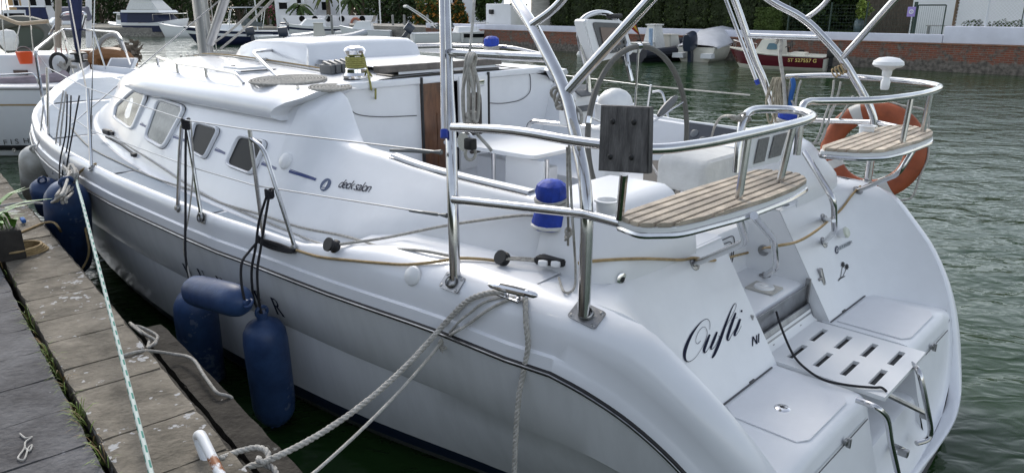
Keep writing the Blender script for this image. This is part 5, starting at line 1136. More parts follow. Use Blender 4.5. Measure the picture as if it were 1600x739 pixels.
bw = thing('brick_quay_wall', 'old red brick quay wall with grey patches rising from the water on the far right bank', 'quay wall', Wk(10, 0, 0))
obj('brick_face', wallbox(-8, SE_, 0, .7, -1, 1.08), BRICK, bw, smooth=False)
obj('tile_ledge', wallbox(-8, SE_, -.045, .72, 1.083, 1.12), mat('ledge_tile', (.36, .19, .12), .85, noise=.4, nscale=5), bw, smooth=False)
# worn holes in the brick
R = random.Random(2)
for k in range(16):
    s = R.uniform(-1, 22); z = R.uniform(.25, .95); m = M(); m.box(Wk(s, -.004, z), R.uniform(.08, .3), .02, R.uniform(.07, .22), WAX); obj('wall_hole', m, mat('hole_dark', (.03, .025, .022), .95), bw, smooth=False)
sg = ws(1474, 50)
one('garden_wall', wallbox(sg, SE_, .02, .35, 1.125, 1.46, .02), WWALL, 'low whitewashed wall on top of the red brick quay', 'wall')
one('garden_wall', wallbox(-8, sg-.02, .015, .40, 1.125, 1.80, .03), WWALL, 'taller whitewashed wall at the far right, below the chain link fence', 'wall')
m = M(); m.prism([Wk(s, d, 1.36) for s, d in ((-40, .3), (SE_-5, .3), (SE_-5, 90), (-40, 90))], (0, 0, -2.2)); struct('garden_ground', m, mat('lawn', (.055, .10, .022), .9, noise=.4, nscale=3, bump=.6, bscale=30))
def leaves(m, c, rx, ry, rz_, n, sz, R, box=False, ax=None, mi=0):
    ax = ax or (V((1, 0, 0)), V((0, 1, 0)), Z3)
    for _ in range(n):
        if box:
            a, b_, h = R.uniform(-1, 1), R.uniform(-1, 1), R.uniform(-1, 1); k = R.choice((0, 1, 2, 1)); q = [a, b_, h]; q[k] = math.copysign(1-abs(R.gauss(0, .09)), q[k] if k != 1 else -1 if R.random() < .75 else 1)
            p = c+ax[0]*q[0]*rx+ax[1]*q[1]*ry+ax[2]*q[2]*rz_
        else:
            d = V((R.gauss(0, 1), R.gauss(0, 1), R.gauss(0, 1))).normalized(); f = (.55+.45*R.random()**.5)*(1+.16*math.sin(d.x*5+c.x)+.16*math.sin(d.z*6+d.y*4+c.y))
            p = c+V((d.x*rx, d.y*ry, d.z*rz_))*f
        n_ = V((R.gauss(0, 1), R.gauss(0, 1), R.gauss(0, 1))).normalized(); u = n_.orthogonal().normalized(); v = n_.cross(u); s1, s2 = sz*R.uniform(.5, 1.2), sz*R.uniform(.3, .7)
        m.face([p-u*s1, p-v*s2, p+u*s1, p+v*s2], mi if not callable(mi) else mi(R))
def leafmat(name, c, k=.6): return mat(name, c, .65, noise=k, nscale=1.4, detail=6, lo=.3, hi=.7, spec=.25)
CYP = leafmat('cypress_leaf', (.038, .055, .018)); CYP2 = leafmat('cypress_light', (.085, .12, .03)); BARK = mat('bark', (.12, .09, .065), .9, noise=.4, nscale=6)
LEAF = leafmat('leaf_green', (.06, .10, .025)); LEAF2 = leafmat('leaf_dark', (.035, .065, .02)); LEAFY = leafmat('leaf_yellow', (.14, .17, .035)); FLO = mat('flower_orange', (.50, .22, .04), .7); FLP = mat('flower_pink', (.45, .10, .17), .7)
xs = [862+36*i for i in range(10)]
for i, x in enumerate(xs):
    s = ws(x+18, 40, 2.2); c = Wk(s, 2.4, 3.9); t = thing('cypress_hedge', 'dark clipped cypress hedge plant standing in a row behind the whitewashed wall', 'hedge plant', Wk(s, 2.4, 1.36), 'cypress hedge along the far bank'); R = random.Random(40+i); wd = abs(ws(x, 40, 2.2)-ws(x+37, 40, 2.2))/2*(1.0+.05*R.random())
    m = M(); m.tube([Wk(s, 2.4, 1.3), Wk(s, 2.4, 4)], .09, 7); obj('trunk', m, BARK, t)
    m = M(); leaves(m, c, wd*1.04, .95, 2.55, 2600, .10, R, True, WAX, lambda R: 1 if R.random() < .12 else 0); m.box(c, wd*1.8, 1.6, 4.8, WAX, .2); obj('crown', m, [CYP, CYP2], t, smooth=False)
t = thing('bush', 'light green clipped bush in front of the dark hedge', 'bush', Wk(ws(1200, 30, 1.2), 1.3, 1.36)); R = random.Random(6); m = M(); c = Wk(ws(1200, 30, 1.2), 1.3, 1.9); leaves(m, c, .52, .5, .62, 1500, .07, R, True, WAX); m.box(c, .85, .85, 1.05, WAX, .1); obj('crown', m, leafmat('bush_leaf', (.10, .15, .035)), t, smooth=False); m = M(); m.tube([Wk(ws(1200, 30, 1.2), 1.3, 1.3), c], .05, 6); obj('trunk', m, BARK, t)
for i, (x, d, r, h, lab) in enumerate(((1235, 5, 1.6, 3.9, 'dark leafy tree behind the light green bush'), (1290, 7, 2.0, 4.3, 'dark leafy tree behind the green wire fence'), (1350, 9, 2.3, 5.0, 'dark leafy tree rising over the reed screen'), (1420, 9, 2.0, 5.4, 'dark leafy tree above the right end of the reed screen'), (1160, 6, 1.8, 4.5, 'dark leafy tree rising behind the cypress hedge'))):
    s = ws(x, 30, d); t = thing('tree', lab, 'tree', Wk(s, d, 1.36)); R = random.Random(60+i)
    m = M(); m.tube([Wk(s, d, 1.3), Wk(s+.1, d, 2.4), Wk(s, d+.2, h)], lambda t_: .17-.1*t_, 8)
    for k in range(4): a = k*1.6; m.tube([Wk(s+.05, d, 2.2), Wk(s+r*.6*math.cos(a), d+r*.6*math.sin(a), h)], lambda t_: .08-.05*t_, 6)
    obj('trunk', m, BARK, t); m = M()
    for k in range(9): leaves(m, Wk(s+R.uniform(-.8, .8)*r, d+R.uniform(-.6, .6)*r, (h+R.uniform(-.85, .6)*r*.9) if k < 5 else R.uniform(1.7, 2.6)), r*.8, r*.75, r*.6, 1000, .13, R, mi=lambda R: 1 if R.random() < .3 else 0)
    obj('crown', m, [LEAF2, LEAF], t, smooth=False)
# wire fence, reed screen, gate, sign, pot
GRN = mat('fence_green', (.02, .045, .035), .5)
s0, s1 = ws(1425, 40, .8), ws(1228, 40, .8); t = thing('wire_fence', 'dark green wire fence with posts on the lawn behind the low white wall', 'fence', Wk((s0+s1)/2, .8, 1.36))
for x in (1231, 1296, 1352, 1425): s = ws(x, 40, .8); m = M(); m.tube([Wk(s, .8, 1.3), Wk(s, .8, 2.75)], .035, 8); m.lathe([(.05, 0), (.05, .05), (.04, .06)], Wk(s, .8, 1.9), Z3, 8); obj('fence_post', m, GRN, t)
m = M()
for k in range(9): m.tube([Wk(s0, .8, 1.42+.15*k), Wk(s1, .8, 1.42+.15*k)], .004, 4)
for k in range(int((s1-s0)/.14)): m.tube([Wk(s0+.14*k, .8, 1.4), Wk(s0+.14*k, .8, 2.65)], .0028, 4)
obj('wire_panel', m, GRN, t)
REED = mat('reed', (.13, .105, .08), .9, col2=(.05, .04, .032), nscale=16, stretch=(3, 3, .3), bump=.6, bscale=30)
m = M(); s0, s1 = ws(1490, 35, 4.2), ws(1350, 35, 4.2); R = random.Random(12); n = int((s1-s0)/.035)
for k in range(n): s = s0+(s1-s0)*k/n; m.box(Wk(s, 4.2+R.uniform(-.01, .01), 2.12), .034, .02, 1.55+R.uniform(-.03, .05), WAX)
one('reed_screen', m, REED, 'brown reed screen behind the dark green gate', 'screen', smooth=False)
t = thing('garden_gate', 'dark green metal gate in front of the brown reed screen', 'gate', Wk(ws(1452, 40, .5), .5, 1.46)); P = [at(x, y, pl=(PA+NL*.5, NL)) for x, y in ((1428, 54), (1434, 5), (1481, 5), (1472, 54))]
m = M(); a, b_ = ws(1428, 54, .5), ws(1471, 54, .5); F4 = [Wk(a, .5, 1.40), Wk(a, .5, 2.62), Wk(b_, .5, 2.62), Wk(b_, .5, 1.40)]; m.tube(fil(F4+[F4[0]], .04), .028, 8); obj('gate_frame', m, GRN, t)
m = M(); m.tube([Wk(a+.06, .5, 1.40), Wk(a+.06, .5, 2.75)], .04, 8); obj('gate_post', m, GRN, t)
m = M()
for k in range(12): q = a+(b_-a)*(k+1)/13; m.tube([Wk(q, .5, 1.42), Wk(q, .5, 2.6)], .004, 4)
obj('gate_wire', m, GRN, t)
t = thing('sign', 'small lilac sign with a white round symbol fixed beside the gate', 'sign', Wk(ws(1424, 19, .45), .45, 2.05)); c = at(1424, 19, pl=(PA+NL*.45, NL)); m = M(); m.box(c, .32, .015, .40, WAX, .01); obj('sign_board', m, mat('lilac', (.36, .27, .62), .5), t)
m = M(); m.tube([c-NL*.012+(EE*math.cos(k)+Z3*math.sin(k))*.075 for k in [PI*2*i/20 for i in range(20)]], .02, 6, closed=True); obj('sign_ring', m, PLASW, t); m = M(); m.box(c-NL*.012, .03, .01, .08, WAX); obj('sign_mark', m, PLASW, t)
s = ws(1341, 45, 1.0); t = thing('plant_pot', 'tall grey glazed pot with a bright green plant, before the reed screen', 'plant pot', Wk(s, 1.0, 1.36)); m = M(); m.lathe([(.13, 0), (.19, .15), (.22, .38), (.2, .56), (.15, .66), (.17, .70), (.15, .70), (.13, .6)], Wk(s, 1.0, 1.36), seg=18); obj('pot', m, mat('glazed_pot', (.09, .13, .14), .3, noise=.4, nscale=5), t); m = M(); R = random.Random(3); leaves(m, Wk(s-.1, 1.0, 2.4), .34, .3, .4, 300, .09, R); m.tube([Wk(s, 1, 1.9), Wk(s-.05, 1, 2.4)], .02, 6); obj('plant', m, leafmat('pot_plant', (.22, .30, .05)), t, smooth=False)
s = ws(1465, 42, 1.4); t = thing('bench', 'small grey bench on the lawn behind the gate', 'bench', Wk(s, 1.5, 1.36)); m = M(); m.box(Wk(s, 1.5, 1.78), .9, .35, .04, WAX, .01); obj('seat', m, STEELD, t)
for k in (-1, 1): m = M(); m.box(Wk(s+.36*k, 1.5, 1.57), .04, .3, .40, WAX); obj('leg', m, STEELD, t)
s0, s1 = ws(1493, 30, .25), -8; t = thing('chain_link_fence', 'pale chain link fence with posts on top of the taller white wall', 'fence', Wk((s0+s1)/2, .25, 1.8)); PALE = mat('fence_pale', (.62, .64, .68), .5)
for k, x in enumerate((1543, 1605, 1680)): m = M(); m.tube([Wk(ws(x, 20, .25), .25, 1.8), Wk(ws(x, 20, .25), .25, 3.6)], .03, 8); obj('fence_post', m, [GRN, PALE, PALE][k] if k else PALE, t)
m = M(); m.tube([Wk(ws(1543, 20, .25)-1.2, .25, 1.8), Wk(ws(1543, 20, .25)-1.2, .25, 3.6)], .02, 6); obj('fence_post', m, GRN, t)
m = M(); step_ = .13; H_ = 1.75; n = int((s0-s1+H_)/step_)
for k in range(n):
    for sg_ in (1, -1):
        a = s1-H_+step_*k if sg_ > 0 else s1+step_*k; b_ = a+sg_*H_; z0_, z1_ = 1.82, 1.82+H_
        def clip(v, other, zv, zo):
            if v < s1: f = (s1-v)/(other-v); return s1, zv+(zo-zv)*f
            if v > s0: f = (s0-v)/(other-v); return s0, zv+(zo-zv)*f
            return v, zv
        if max(a, b_) < s1 or min(a, b_) > s0: continue
        p_, q_ = clip(a, b_, z0_, z1_), clip(b_, a, z1_, z0_); m.tube([Wk(p_[0], .25, p_[1]), Wk(q_[0], .25, q_[1])], .0055, 4, cap=False)
obj('wire_mesh', m, PALE, t)
m = M(); m.tube([Wk(ws(1490, 40, .3), .3, 1.36), Wk(ws(1490, 40, .3), .3, 3.8)], .07, 8); one('timber_post', m, mat('post_brown', (.16, .11, .07), .85, noise=.4, nscale=9), 'brown timber post at the corner of the chain link fence', 'post')
def house(c, ax, sx, sy, sz, mt, label, roof=None, wins=(), front=-1, cat='house'):
    t = thing('house', label, cat, c); m = M(); m.box(c+Z3*sz/2, sx, sy, sz, ax); obj('wall', m, mt, t, smooth=False)
    if roof: m = M(); m.prism([c+ax[0]*i*(sx/2+.3)+ax[1]*j*(sy/2+.3)+Z3*(sz+.003) for i, j in ((-1, -1), (1, -1), (1, 1), (-1, 1))], (0, 0, .3)); obj('roof', m, roof, t, smooth=False)
    for (a, z, w_, h) in wins:
        p = c+ax[0]*a+ax[1]*(front*sy/2)+Z3*z; m = M()
        for i, j, ww, hh in ((0, h/2, w_+.16, .08), (0, -h/2, w_+.16, .08), (w_/2, 0, .08, h), (-w_/2, 0, .08, h)): m.box(p+ax[0]*i+Z3*j+ax[1]*front*.03, ww, .08, hh, ax)
        f_ = obj('window', m, PLASW, t, smooth=False); m = M(); m.box(p+ax[1]*front*.006, w_-.09, .02, h-.09, ax); obj('pane', m, GLASSD, f_, smooth=False)
    return t
house(Wk(1.5, 6, 1.36), WAX, 8, 5, 4.5, WHOUSE, 'white building behind the pale chain link fence', None, ((-2.2, 2.6, 1, 1.1), (2.6, 2.6, 1, 1.1)))
for k, x in enumerate((1520, 1560, 1585)):
    s = ws(x, 40, .7); t = thing('shrub', ['low green shrub at the foot of the chain link fence, leftmost', 'low green shrub at the foot of the chain link fence, middle', 'low green shrub at the foot of the chain link fence, rightmost'][k], 'shrub', Wk(s, .8, 1.6)); R = random.Random(k); m = M(); leaves(m, Wk(s, .8, 1.82), .38, .3, .24, 240, .07, R); m.tube([Wk(s, .8, 1.36), Wk(s, .8, 1.8)], .02, 5); obj('foliage', m, LEAF, t, smooth=False)
# left end of the brick bank: white pillar, sacks, palm trunk
s = ws(780, 40, .6)
t = thing('gate_pillar', 'square white masonry pillar at the end of the brick quay', 'pillar', Wk(s, 1.2, 1.1)); m = M(); m.box(Wk(s, 1.3, 1.9), 2.4, 1.6, 1.75, WAX, .05); obj('pillar_body', m, WHOUSE, t); m = M(); m.box(at(768, 19, pl=(PA+NL*.45, NL)), .35, .25, .3, WAX, .06); obj('lamp', m, BLACK, t)
for x, lab in ((849, 'white sack lying on the brick quay, left one'), (866, 'white sack lying on the brick quay, right one')):
    m = M(); m.box(Wk(ws(x, 56), .25, 1.24), .62, .4, .24, WAX, .09); one('sack', m, WFAB, lab, 'sack', 'white sacks on the brick quay')
s = ws(846, 20, 1.4); t = thing('palm_tree', 'thick pale palm trunk beside the dark hedge, its crown out of view', 'palm', Wk(s, 1.4, 1.36)); m = M(); m.tube([Wk(s, 1.4, 1.3), Wk(s, 1.4, 1.9), Wk(s+.05, 1.4, 3.0), Wk(s, 1.4, 5.6)], lambda t_: .80-.2*t_ if t_ < .3 else .72-.12*t_, 16); obj('trunk', m, mat('palm_trunk', (.42, .40, .37), .9, noise=.3, nscale=3, stretch=(1, 1, 4), bump=.6, bscale=9), t)
def fronds(t, c, n, L, R, mt):
    m = M()
    for k in range(n):
        a = 2*PI*k/n+R.uniform(-.2, .2); e = R.uniform(-.2, 1.1); d = V((math.cos(a), math.sin(a), 0)); sd_ = V((-d.y, d.x, 0)); prev = c
        for i in range(1, 9):
            f = i/8; p = c+d*L*f*math.cos(e*.6)+Z3*(L*(math.sin(e)*f-1.05*f*f)); w_ = L*.16*math.sin(.35+2.6*f)
            for q in (1, -1): m.face([prev, p, p+sd_*q*w_+Z3*(-w_*.5)-d*.05, prev+sd_*q*w_*.9+Z3*(-w_*.6)-d*.1])
            prev = p
    obj('crown', m, mt, t, smooth=False)
fronds(t, Wk(s, 1.4, 5.6), 16, 2.4, random.Random(1), LEAF)
# ================================================================== MOORED BOATS
def mb(label, stern, head, L, bm, fb_, hullm, stripe=None, extra='', grp='motor boats moored along the far banks', deckm=PLASW, low=None, z0=0):
    """small craft: hull loft in local axes x forward, y to port"""
    hx = V(head).normalized(); hy = V((-hx.y, hx.x, 0)); f = lambda x, y, z: stern+hx*x+hy*y+Z3*(z+z0)
    t = thing('motor_boat', label, 'motor boat', stern+hx*L/2, grp)
    hb = pch([0, .35, .7, .88, .97, 1], [.46, .5, .43, .26, .09, .01]); sh = pch([0, .5, 1], [.86, .92, 1.25]); xs_ = [0, .1, .25, .4, .55, .7, .8, .88, .94, .98, 1.0]
    def sec(q):
        b_, h = hb(q)*bm, sh(q)*fb_; k = .12*max(0, (q-.55)/.45)**2*L
        return [(q*L-k*1.4, b_*.35, -.2), (q*L-k, b_*.72, .02), (q*L-k*.75, b_*.84, h*.25), (q*L-k*.35, b_*.94, h*.62), (q*L-k*.18, b_*.97, h*.8), (q*L, b_, h)]
    S_ = [sec(q) for q in xs_]
    for nm, i0, i1, mt in (('hull', 0, 6, hullm),) if not stripe else (('hull', 2, 6, hullm),):
        m = M()
        for s in (-1, 1): m.grid([[f(x, s*y, z) for x, y, z in r[i0:i1]] for r in S_])
        m.face([f(0, s*y, z) for s in (1,) for x, y, z in S_[0][i0:i1]]+[f(0, -y, z) for x, y, z in S_[0][i0:i1][::-1]])
        hl = obj('hull', m, hullm, t)
    if stripe:
        m = M()
        for s in (-1, 1): m.grid([[f(x-.0, s*(y+.006), z) for x, y, z in r[3:5]] for r in S_[1:]])
        obj('side_stripe', m, stripe, t)
        m = M()
        for s in (-1, 1): m.grid([[f(x, s*y, z) for x, y, z in r[:3]] for r in S_])
        m.face([f(0, y, z) for x, y, z in S_[0][:3]]+[f(0, -y, z) for x, y, z in S_[0][:3][::-1]])
        obj('bottom', m, low or hullm, t)
    m = M(); R_ = [(q*L, hb(q)*bm, sh(q)*fb_) for q in xs_]
    m.grid([[f(x, y+.02, z-.01), f(x, y+.03, z+.04), f(x, y-.05, z+.05), f(x, y*.8, z+.03 if x > L*.5 else z-.3), f(x, 0, z+.05 if x > L*.5 else z-.3), f(x, -y*.8, z+.03 if x > L*.5 else z-.3), f(x, -y+.05, z+.05), f(x, -y-.03, z+.04), f(x, -y-.02, z-.01)] for x, y, z in R_]); obj('deck', m, deckm, t)
    return t, f
def bx(t, f, name, x0, x1, w0, z0, z1, mt, top=.8, rake0=0, rake1=0, w1=None, y=0, par=None, bev=0):
    m = M(); a = [(x0, w0), (x1, w1 if w1 is not None else w0)]
    lo_ = [f(x0, y-w0/2, z0), f(x1, y-(w1 or w0)/2, z0), f(x1, y+(w1 or w0)/2, z0), f(x0, y+w0/2, z0)]
    hi_ = [f(x0+rake0, y-w0*top/2, z1), f(x1-rake1, y-(w1 or w0)*top/2, z1), f(x1-rake1, y+(w1 or w0)*top/2, z1), f(x0+rake0, y+w0*top/2, z1)]
    m.grid([lo_, hi_], cv=True); m.face(hi_); m.face(lo_)
    if bev: bmesh.ops.remove_doubles(m.bm, verts=m.bm.verts[:], dist=1e-4); bmesh.ops.bevel(m.bm, geom=m.bm.edges[:], offset=bev, segments=2, affect='EDGES')
    return obj(name, m, mt, par or t, sharp=30)
def outboard(t, f, x, y, z, tilt=.0, k=1., mt=None):
    mt = mt or mat('engine_navy', (.02, .028, .05), .3); c, s = math.cos(tilt), math.sin(tilt)
    g = lambda a, b_, h: f(x+(a*c-h*s)*k, y+b_*k, z+(h*c+a*s)*k)
    m = M(); m.grid([[g(a, b_*w_, h) for a, b_ in ((.18, -.16), (.2, 0), (.18, .16), (-.2, .19), (-.34, .12), (-.36, 0), (-.34, -.12), (-.2, -.19))] for h, w_ in ((.0, .8), (.08, 1), (.3, 1.02), (.46, .85), (.52, .45), (.53, .05))], cv=True); en = obj('outboard', m, mt, t)
    m = M(); m.grid([[g(a, b_, h) for a, b_ in ((.08, -.06), (.08, .06), (-.14, .06), (-.14, -.06))] for h in (.02, -.75)], cv=True); m.box(g(-.12, 0, -.72), .34*k, .1*k, .1*k); m.box(g(-.15, 0, -.45), .5*k, .22*k, .025*k); obj('drive_leg', m, mt, en)
    m = M()
    for q in range(3): a = q*2.1; m.box(g(-.34, .09*math.cos(a), -.72+.09*math.sin(a)), .03*k, .1*k, .1*k)
    obj('propeller', m, STEELD, en)
def rails(t, f, P, r=.014, posts=True, zb=None):
    m = M(); m.tube(cr([f(*p) for p in P], 3), r, 6)
    if posts:
        for p in P: m.tube([f(*p), f(p[0], p[1], zb)], r*.8, 5)
    obj('bow_rail', m, STEEL, t)
NAVYH = mat('navy_hull', (.012, .018, .05), .5, spec=.25); MAROON = mat('maroon_hull', (.10, .012, .022), .25, coat=.3); CREAM = mat('cream_hull', (.66, .64, .56), .35, noise=.1, nscale=3); GREYT = mat('rib_grey', (.30, .31, .33), .6); RIBD = mat('rib_dark', (.015, .017, .028), .55); TEAL = mat('teal_window', (.05, .13, .17), .1)
# maroon fishing boat with its registration
st, bo = at(1290, 111, z=0), at(1150, 105, z=0); hd = bo-st; L = hd.length+.35
t, f = mb('small maroon and white fishing boat with gold registration letters moored at the brick wall', st, hd, L, 1.75, .66, MAROON, MAROON, low=CREAM, deckm=CREAM)
bx(t, f, 'cabin', L*.42, L*.72, 1.1, .5, 1.22, CREAM, .85, .1, .35); 
for s in (1, -1): m = M(); m.prism(rpoly([f(L*.47, s*.545, .82), f(L*.58, s*.53, .82), f(L*.56, s*.505, 1.08), f(L*.48, s*.505, 1.08)], .2), (f(0, s*.012, 0)-f(0, 0, 0))); obj('cabin_window', m, TEAL, t, smooth=False)
m = M(); m.tube([f(L*.36, .18*math.cos(a), 1.0+.18*math.sin(a)) for a in [2*PI*i/16 for i in range(16)]], .015, 5, closed=True); m.tube([f(L*.38, 0, 1.0), f(L*.42, 0, .9)], .02, 5); obj('helm_wheel', m, BLACK, t)
bx(t, f, 'engine_box', L*.2, L*.34, .7, .45, .72, CREAM, .9); outboard(t, f, -.12, 0, .55, 0, .75, BLACK)
rails(t, f, [(L*.75, .5, 1.0), (L*.95, .15, 1.15), (L*.95, -.15, 1.15), (L*.75, -.5, 1.0)], .012, True, .75)
hx = hd.normalized(); hy = V((-hx.y, hx.x, 0)); sgn = 1 if hy.y < 0 else -1
o_ = f(L*.335, sgn*.815, .37); obj('registration', text_mesh('ST 527557 G', .21, lambda x, y: (o_-hx*x*1.02+Z3*y*.95+hy*sgn*(.03+.01*y), hy*sgn), bold=.004), mat('gold_letter', (.62, .46, .14), .5), t, smooth=False)
m = M(); m.grid([[f(-.015, -.79, .12), f(-.015, .79, .12)], [f(-.015, -.8, .5), f(-.015, .8, .5)]])
obj('transom_panel', m, CREAM, t, smooth=False)
# covered cream boat, stern towards us
st = at(1085, 97, z=0); hd = at(1150, 60, pl=(PA-NL*.0, NL)); hd = V((.55, .8, 0)); t, f = mb('cream motor boat under a pale tarpaulin, stern and dark outboard towards the viewer', st, hd, 5.0, 2.1, .8, CREAM)
m = M(); m.grid([[f(x, y, z) for y, z in ((-w_, z0_), (-w_*.96, z0_+.1), (-w_*.55, lerp(z0_, zr_, .85)), (0, zr_), (w_*.55, lerp(z0_, zr_, .85)), (w_*.96, z0_+.1), (w_, z0_))] for x, w_, z0_, zr_ in ((.15, 1.05, .62, .8), (.8, 1.1, .72, 1.12), (2.2, 1.12, .85, 1.55), (3.6, 1.05, .95, 1.62), (4.9, .6, 1.05, 1.25))]); obj('tarpaulin', m, mat('tarp', (.56, .57, .60), .8, noise=.15, nscale=2), t); outboard(t, f, -.3, .12, .62, .2, 1.5)
for s in (-1, 1): bx(t, f, 'swim_step', -.45, 0, .55, .2, .42, PLASW, .95, y=s*.72)
# dark RIB with covered console
st = at(988, 97, z=0); t, f = mb('dark inflatable boat with white covers over its console and seat', st, V((.75, .62, 0)), 4.6, 1.8, .5, RIBD, deckm=GREYT)
m = M()
for s in (-1, 1): m.tube(cr([f(-.2, s*.85, .42), f(1.5, s*.9, .45), f(3.2, s*.75, .6), f(4.3, s*.25, .85), f(4.55, 0, .92)], 4), .23, 10)
obj('tube', m, RIBD, t); bx(t, f, 'console_cover', 1.1, 2.0, .95, .4, 1.75, WFAB, .55, .15, .2, bev=.06); bx(t, f, 'seat_cover', 2.3, 3.2, .9, .45, 1.25, mat('beige_cover', (.5, .49, .44), .8), .7, .1, .15, bev=.05); bx(t, f, 'aft_cover', .0, 1.0, 1.2, .4, .9, WFAB, .8, bev=.05)
m = M(); m.tube([at(1016, 98, Y=36.4), at(1017, 45, Y=36.4)], .10, 10); one('mooring_pole', m, mat('pole_blue', (.30, .42, .58), .6, noise=.3, nscale=5), 'light blue mooring pole standing in the water before the covered console', 'pole')
t = thing('flag', 'small red and yellow flag on a thin leaning pole', 'flag', at(997, 60, Y=34)); m = M(); m.tube([at(1004, 75, Y=34), at(990, 22, Y=34)], .02, 6); obj('pole', m, BLACK, t); m = M(); a, b_, c, d = at(990, 30, Y=34), at(997, 46, Y=34), at(1000, 52, Y=34.05), at(985, 44, Y=34.05)
m.grid([[V(a).lerp(V(d), i/6)+V((.02*math.sin(i), .05*math.sin(i*1.3), 0)), V(b_).lerp(V(c), i/6)+V((0, .05*math.cos(i), -.02*i))] for i in range(7)], mi=lambda i, j: 0 if i in (0, 1, 4, 5) else 1); obj('cloth', m, [mat('flag_red', (.45, .05, .03), .8), mat('flag_yellow', (.55, .33, .04), .8)], t)
# white cuddy boat, mid left bank
st, bo = at(645, 74, z=0), at(790, 72, z=0); L = 7.0; t, f = mb('white cuddy cruiser with black side windows and a tilted navy outboard', st, bo-st, L, 2.4, 1.0, PLASW)
m = M()
for s in (1, -1): m.grid([[f(L*q, s*(1.2*hh), z) for q, hh in ((.44, .995), (.6, .93), (.75, .78), (.84, .62))] for z in (.62, .86)])
obj('side_window', m, GLASSD, t); bx(t, f, 'cuddy', L*.42, L*.85, 1.9, .95, 1.3, PLASW, .8, .1, .8, w1=1.0)
m = M(); m.grid([[f(L*.40-.1, y, 1.3+z*.0) for y in (-.85, 0, .85)], [f(L*.36, y*.9, 1.75) for y in (-.85, 0, .85)]]); 
for s in (-1, 1): m.grid([[f(L*.39, s*.85, 1.28), f(L*.2, s*1.0, 1.15)], [f(L*.36, s*.76, 1.74), f(L*.2, s*.98, 1.3)]])
obj('windscreen', m, GLASSG, t); outboard(t, f, -.3, 0, .95, -.7, 1.1)
m = M()
for s in (-.8, .8): m.tube(cr([f(L*.25, s, 1.2), f(L*.12, s, 1.9), f(-.1, s*.9, 2.5), f(-.35, s*.9, 2.6)], 4), .04, 6)
m.tube([f(-.35, -.72, 2.6), f(-.35, .72, 2.6)], .1, 8); obj('folded_bimini', m, WFAB, t); rails(t, f, [(L*.6, .85, 1.5), (L*.85, .5, 1.6), (L*.97, 0, 1.65), (L*.85, -.5, 1.6), (L*.6, -.85, 1.5)], .018, True, 1.1)
m = M(); m.tube([f(L*.45, -1.3, .95), f(L*.45, -1.32, .35)], .09, 8); obj('side_fender', m, WFAB, t)
# navy hulled sport boat, small open boat, grey RIB
st, bo = at(440, 68, z=0), at(325, 70, z=0); L = 6.6; t, f = mb('navy and white sport boat with a bimini frame, bow to the left', st, bo-st, L, 2.4, 1.0, NAVYH, PLASW, low=NAVYH)
bx(t, f, 'cuddy', L*.4, L*.85, 1.9, .95, 1.4, PLASW, .8, .1, .9, w1=1.0); m = M(); m.grid([[f(L*.42, y, 1.35) for y in (-.9, 0, .9)], [f(L*.36, y*.85, 1.85) for y in (-.9, 0, .9)]]); 
for s in (-1, 1): m.grid([[f(L*.42, s*.9, 1.3), f(L*.2, s*1.0, 1.2)], [f(L*.36, s*.76, 1.84), f(L*.2, s*.98, 1.45)]])
obj('windscreen', m, GLASSG, t); m = M()
for s in (-1, 1): m.tube(fil([f(L*.55, s, 1.1), f(L*.5, s, 2.5), f(L*.15, s, 2.55), f(L*.2, s, 1.1)], .3), .025, 6)
obj('bimini_frame', m, STEEL, t); bx(t, f, 'bimini_top', L*.12, L*.52, 2.0, 2.52, 2.58, WFAB, .96); outboard(t, f, -.25, 0, .9, .0, 1.1)
st = at(402, 73, z=0); t, f = mb('small white open boat with a dark outboard, left of the grey inflatable', st, V((.95, .5, 0)), 4.6, 1.9, .75, PLASW); outboard(t, f, -.25, 0, .75, .2, 1.05); bx(t, f, 'console', 1.6, 2.2, .8, .5, 1.4, PLASW, .8, .05, .2); m = M(); m.grid([[f(2.2, y, 1.35) for y in (-.4, .4)], [f(1.95, y, 1.85) for y in (-.36, .36)]]); obj('windscreen', m, GLASSG, t)
st = at(452, 74, z=0); t, f = mb('grey inflatable boat with a dark outboard, right of the small white boat', st, V((.97, .25, 0)), 5.0, 1.8, .5, GREYT, deckm=GREYT); m = M()
for s in (-1, 1): m.tube(cr([f(-.2, s*.85, .42), f(1.5, s*.9, .45), f(3.6, s*.75, .55), f(4.8, s*.25, .8), f(5.05, 0, .9)], 4), .24, 10)
obj('tube', m, mat('rib_light', (.42, .44, .47), .6), t); outboard(t, f, -.2, 0, .7, .1, 1.15); bx(t, f, 'console_cover', 1.6, 2.5, .8, .4, 1.55, mat('beige_cover', (.5, .49, .44), .8), .6, .1, .2, bev=.06)
st = at(530, 60, z=0); t, f = mb('pale inflatable tender lying at the stone quay', st, V((1, .1, 0)), 3.4, 1.6, .5, GREYT, deckm=GREYT); m = M()
for s in (-1, 1): m.tube(cr([f(-.2, s*.7, .4), f(1.5, s*.75, .42), f(2.8, s*.6, .5), f(3.4, 0, .7)], 4), .22, 8)
obj('tube', m, WFAB, t)
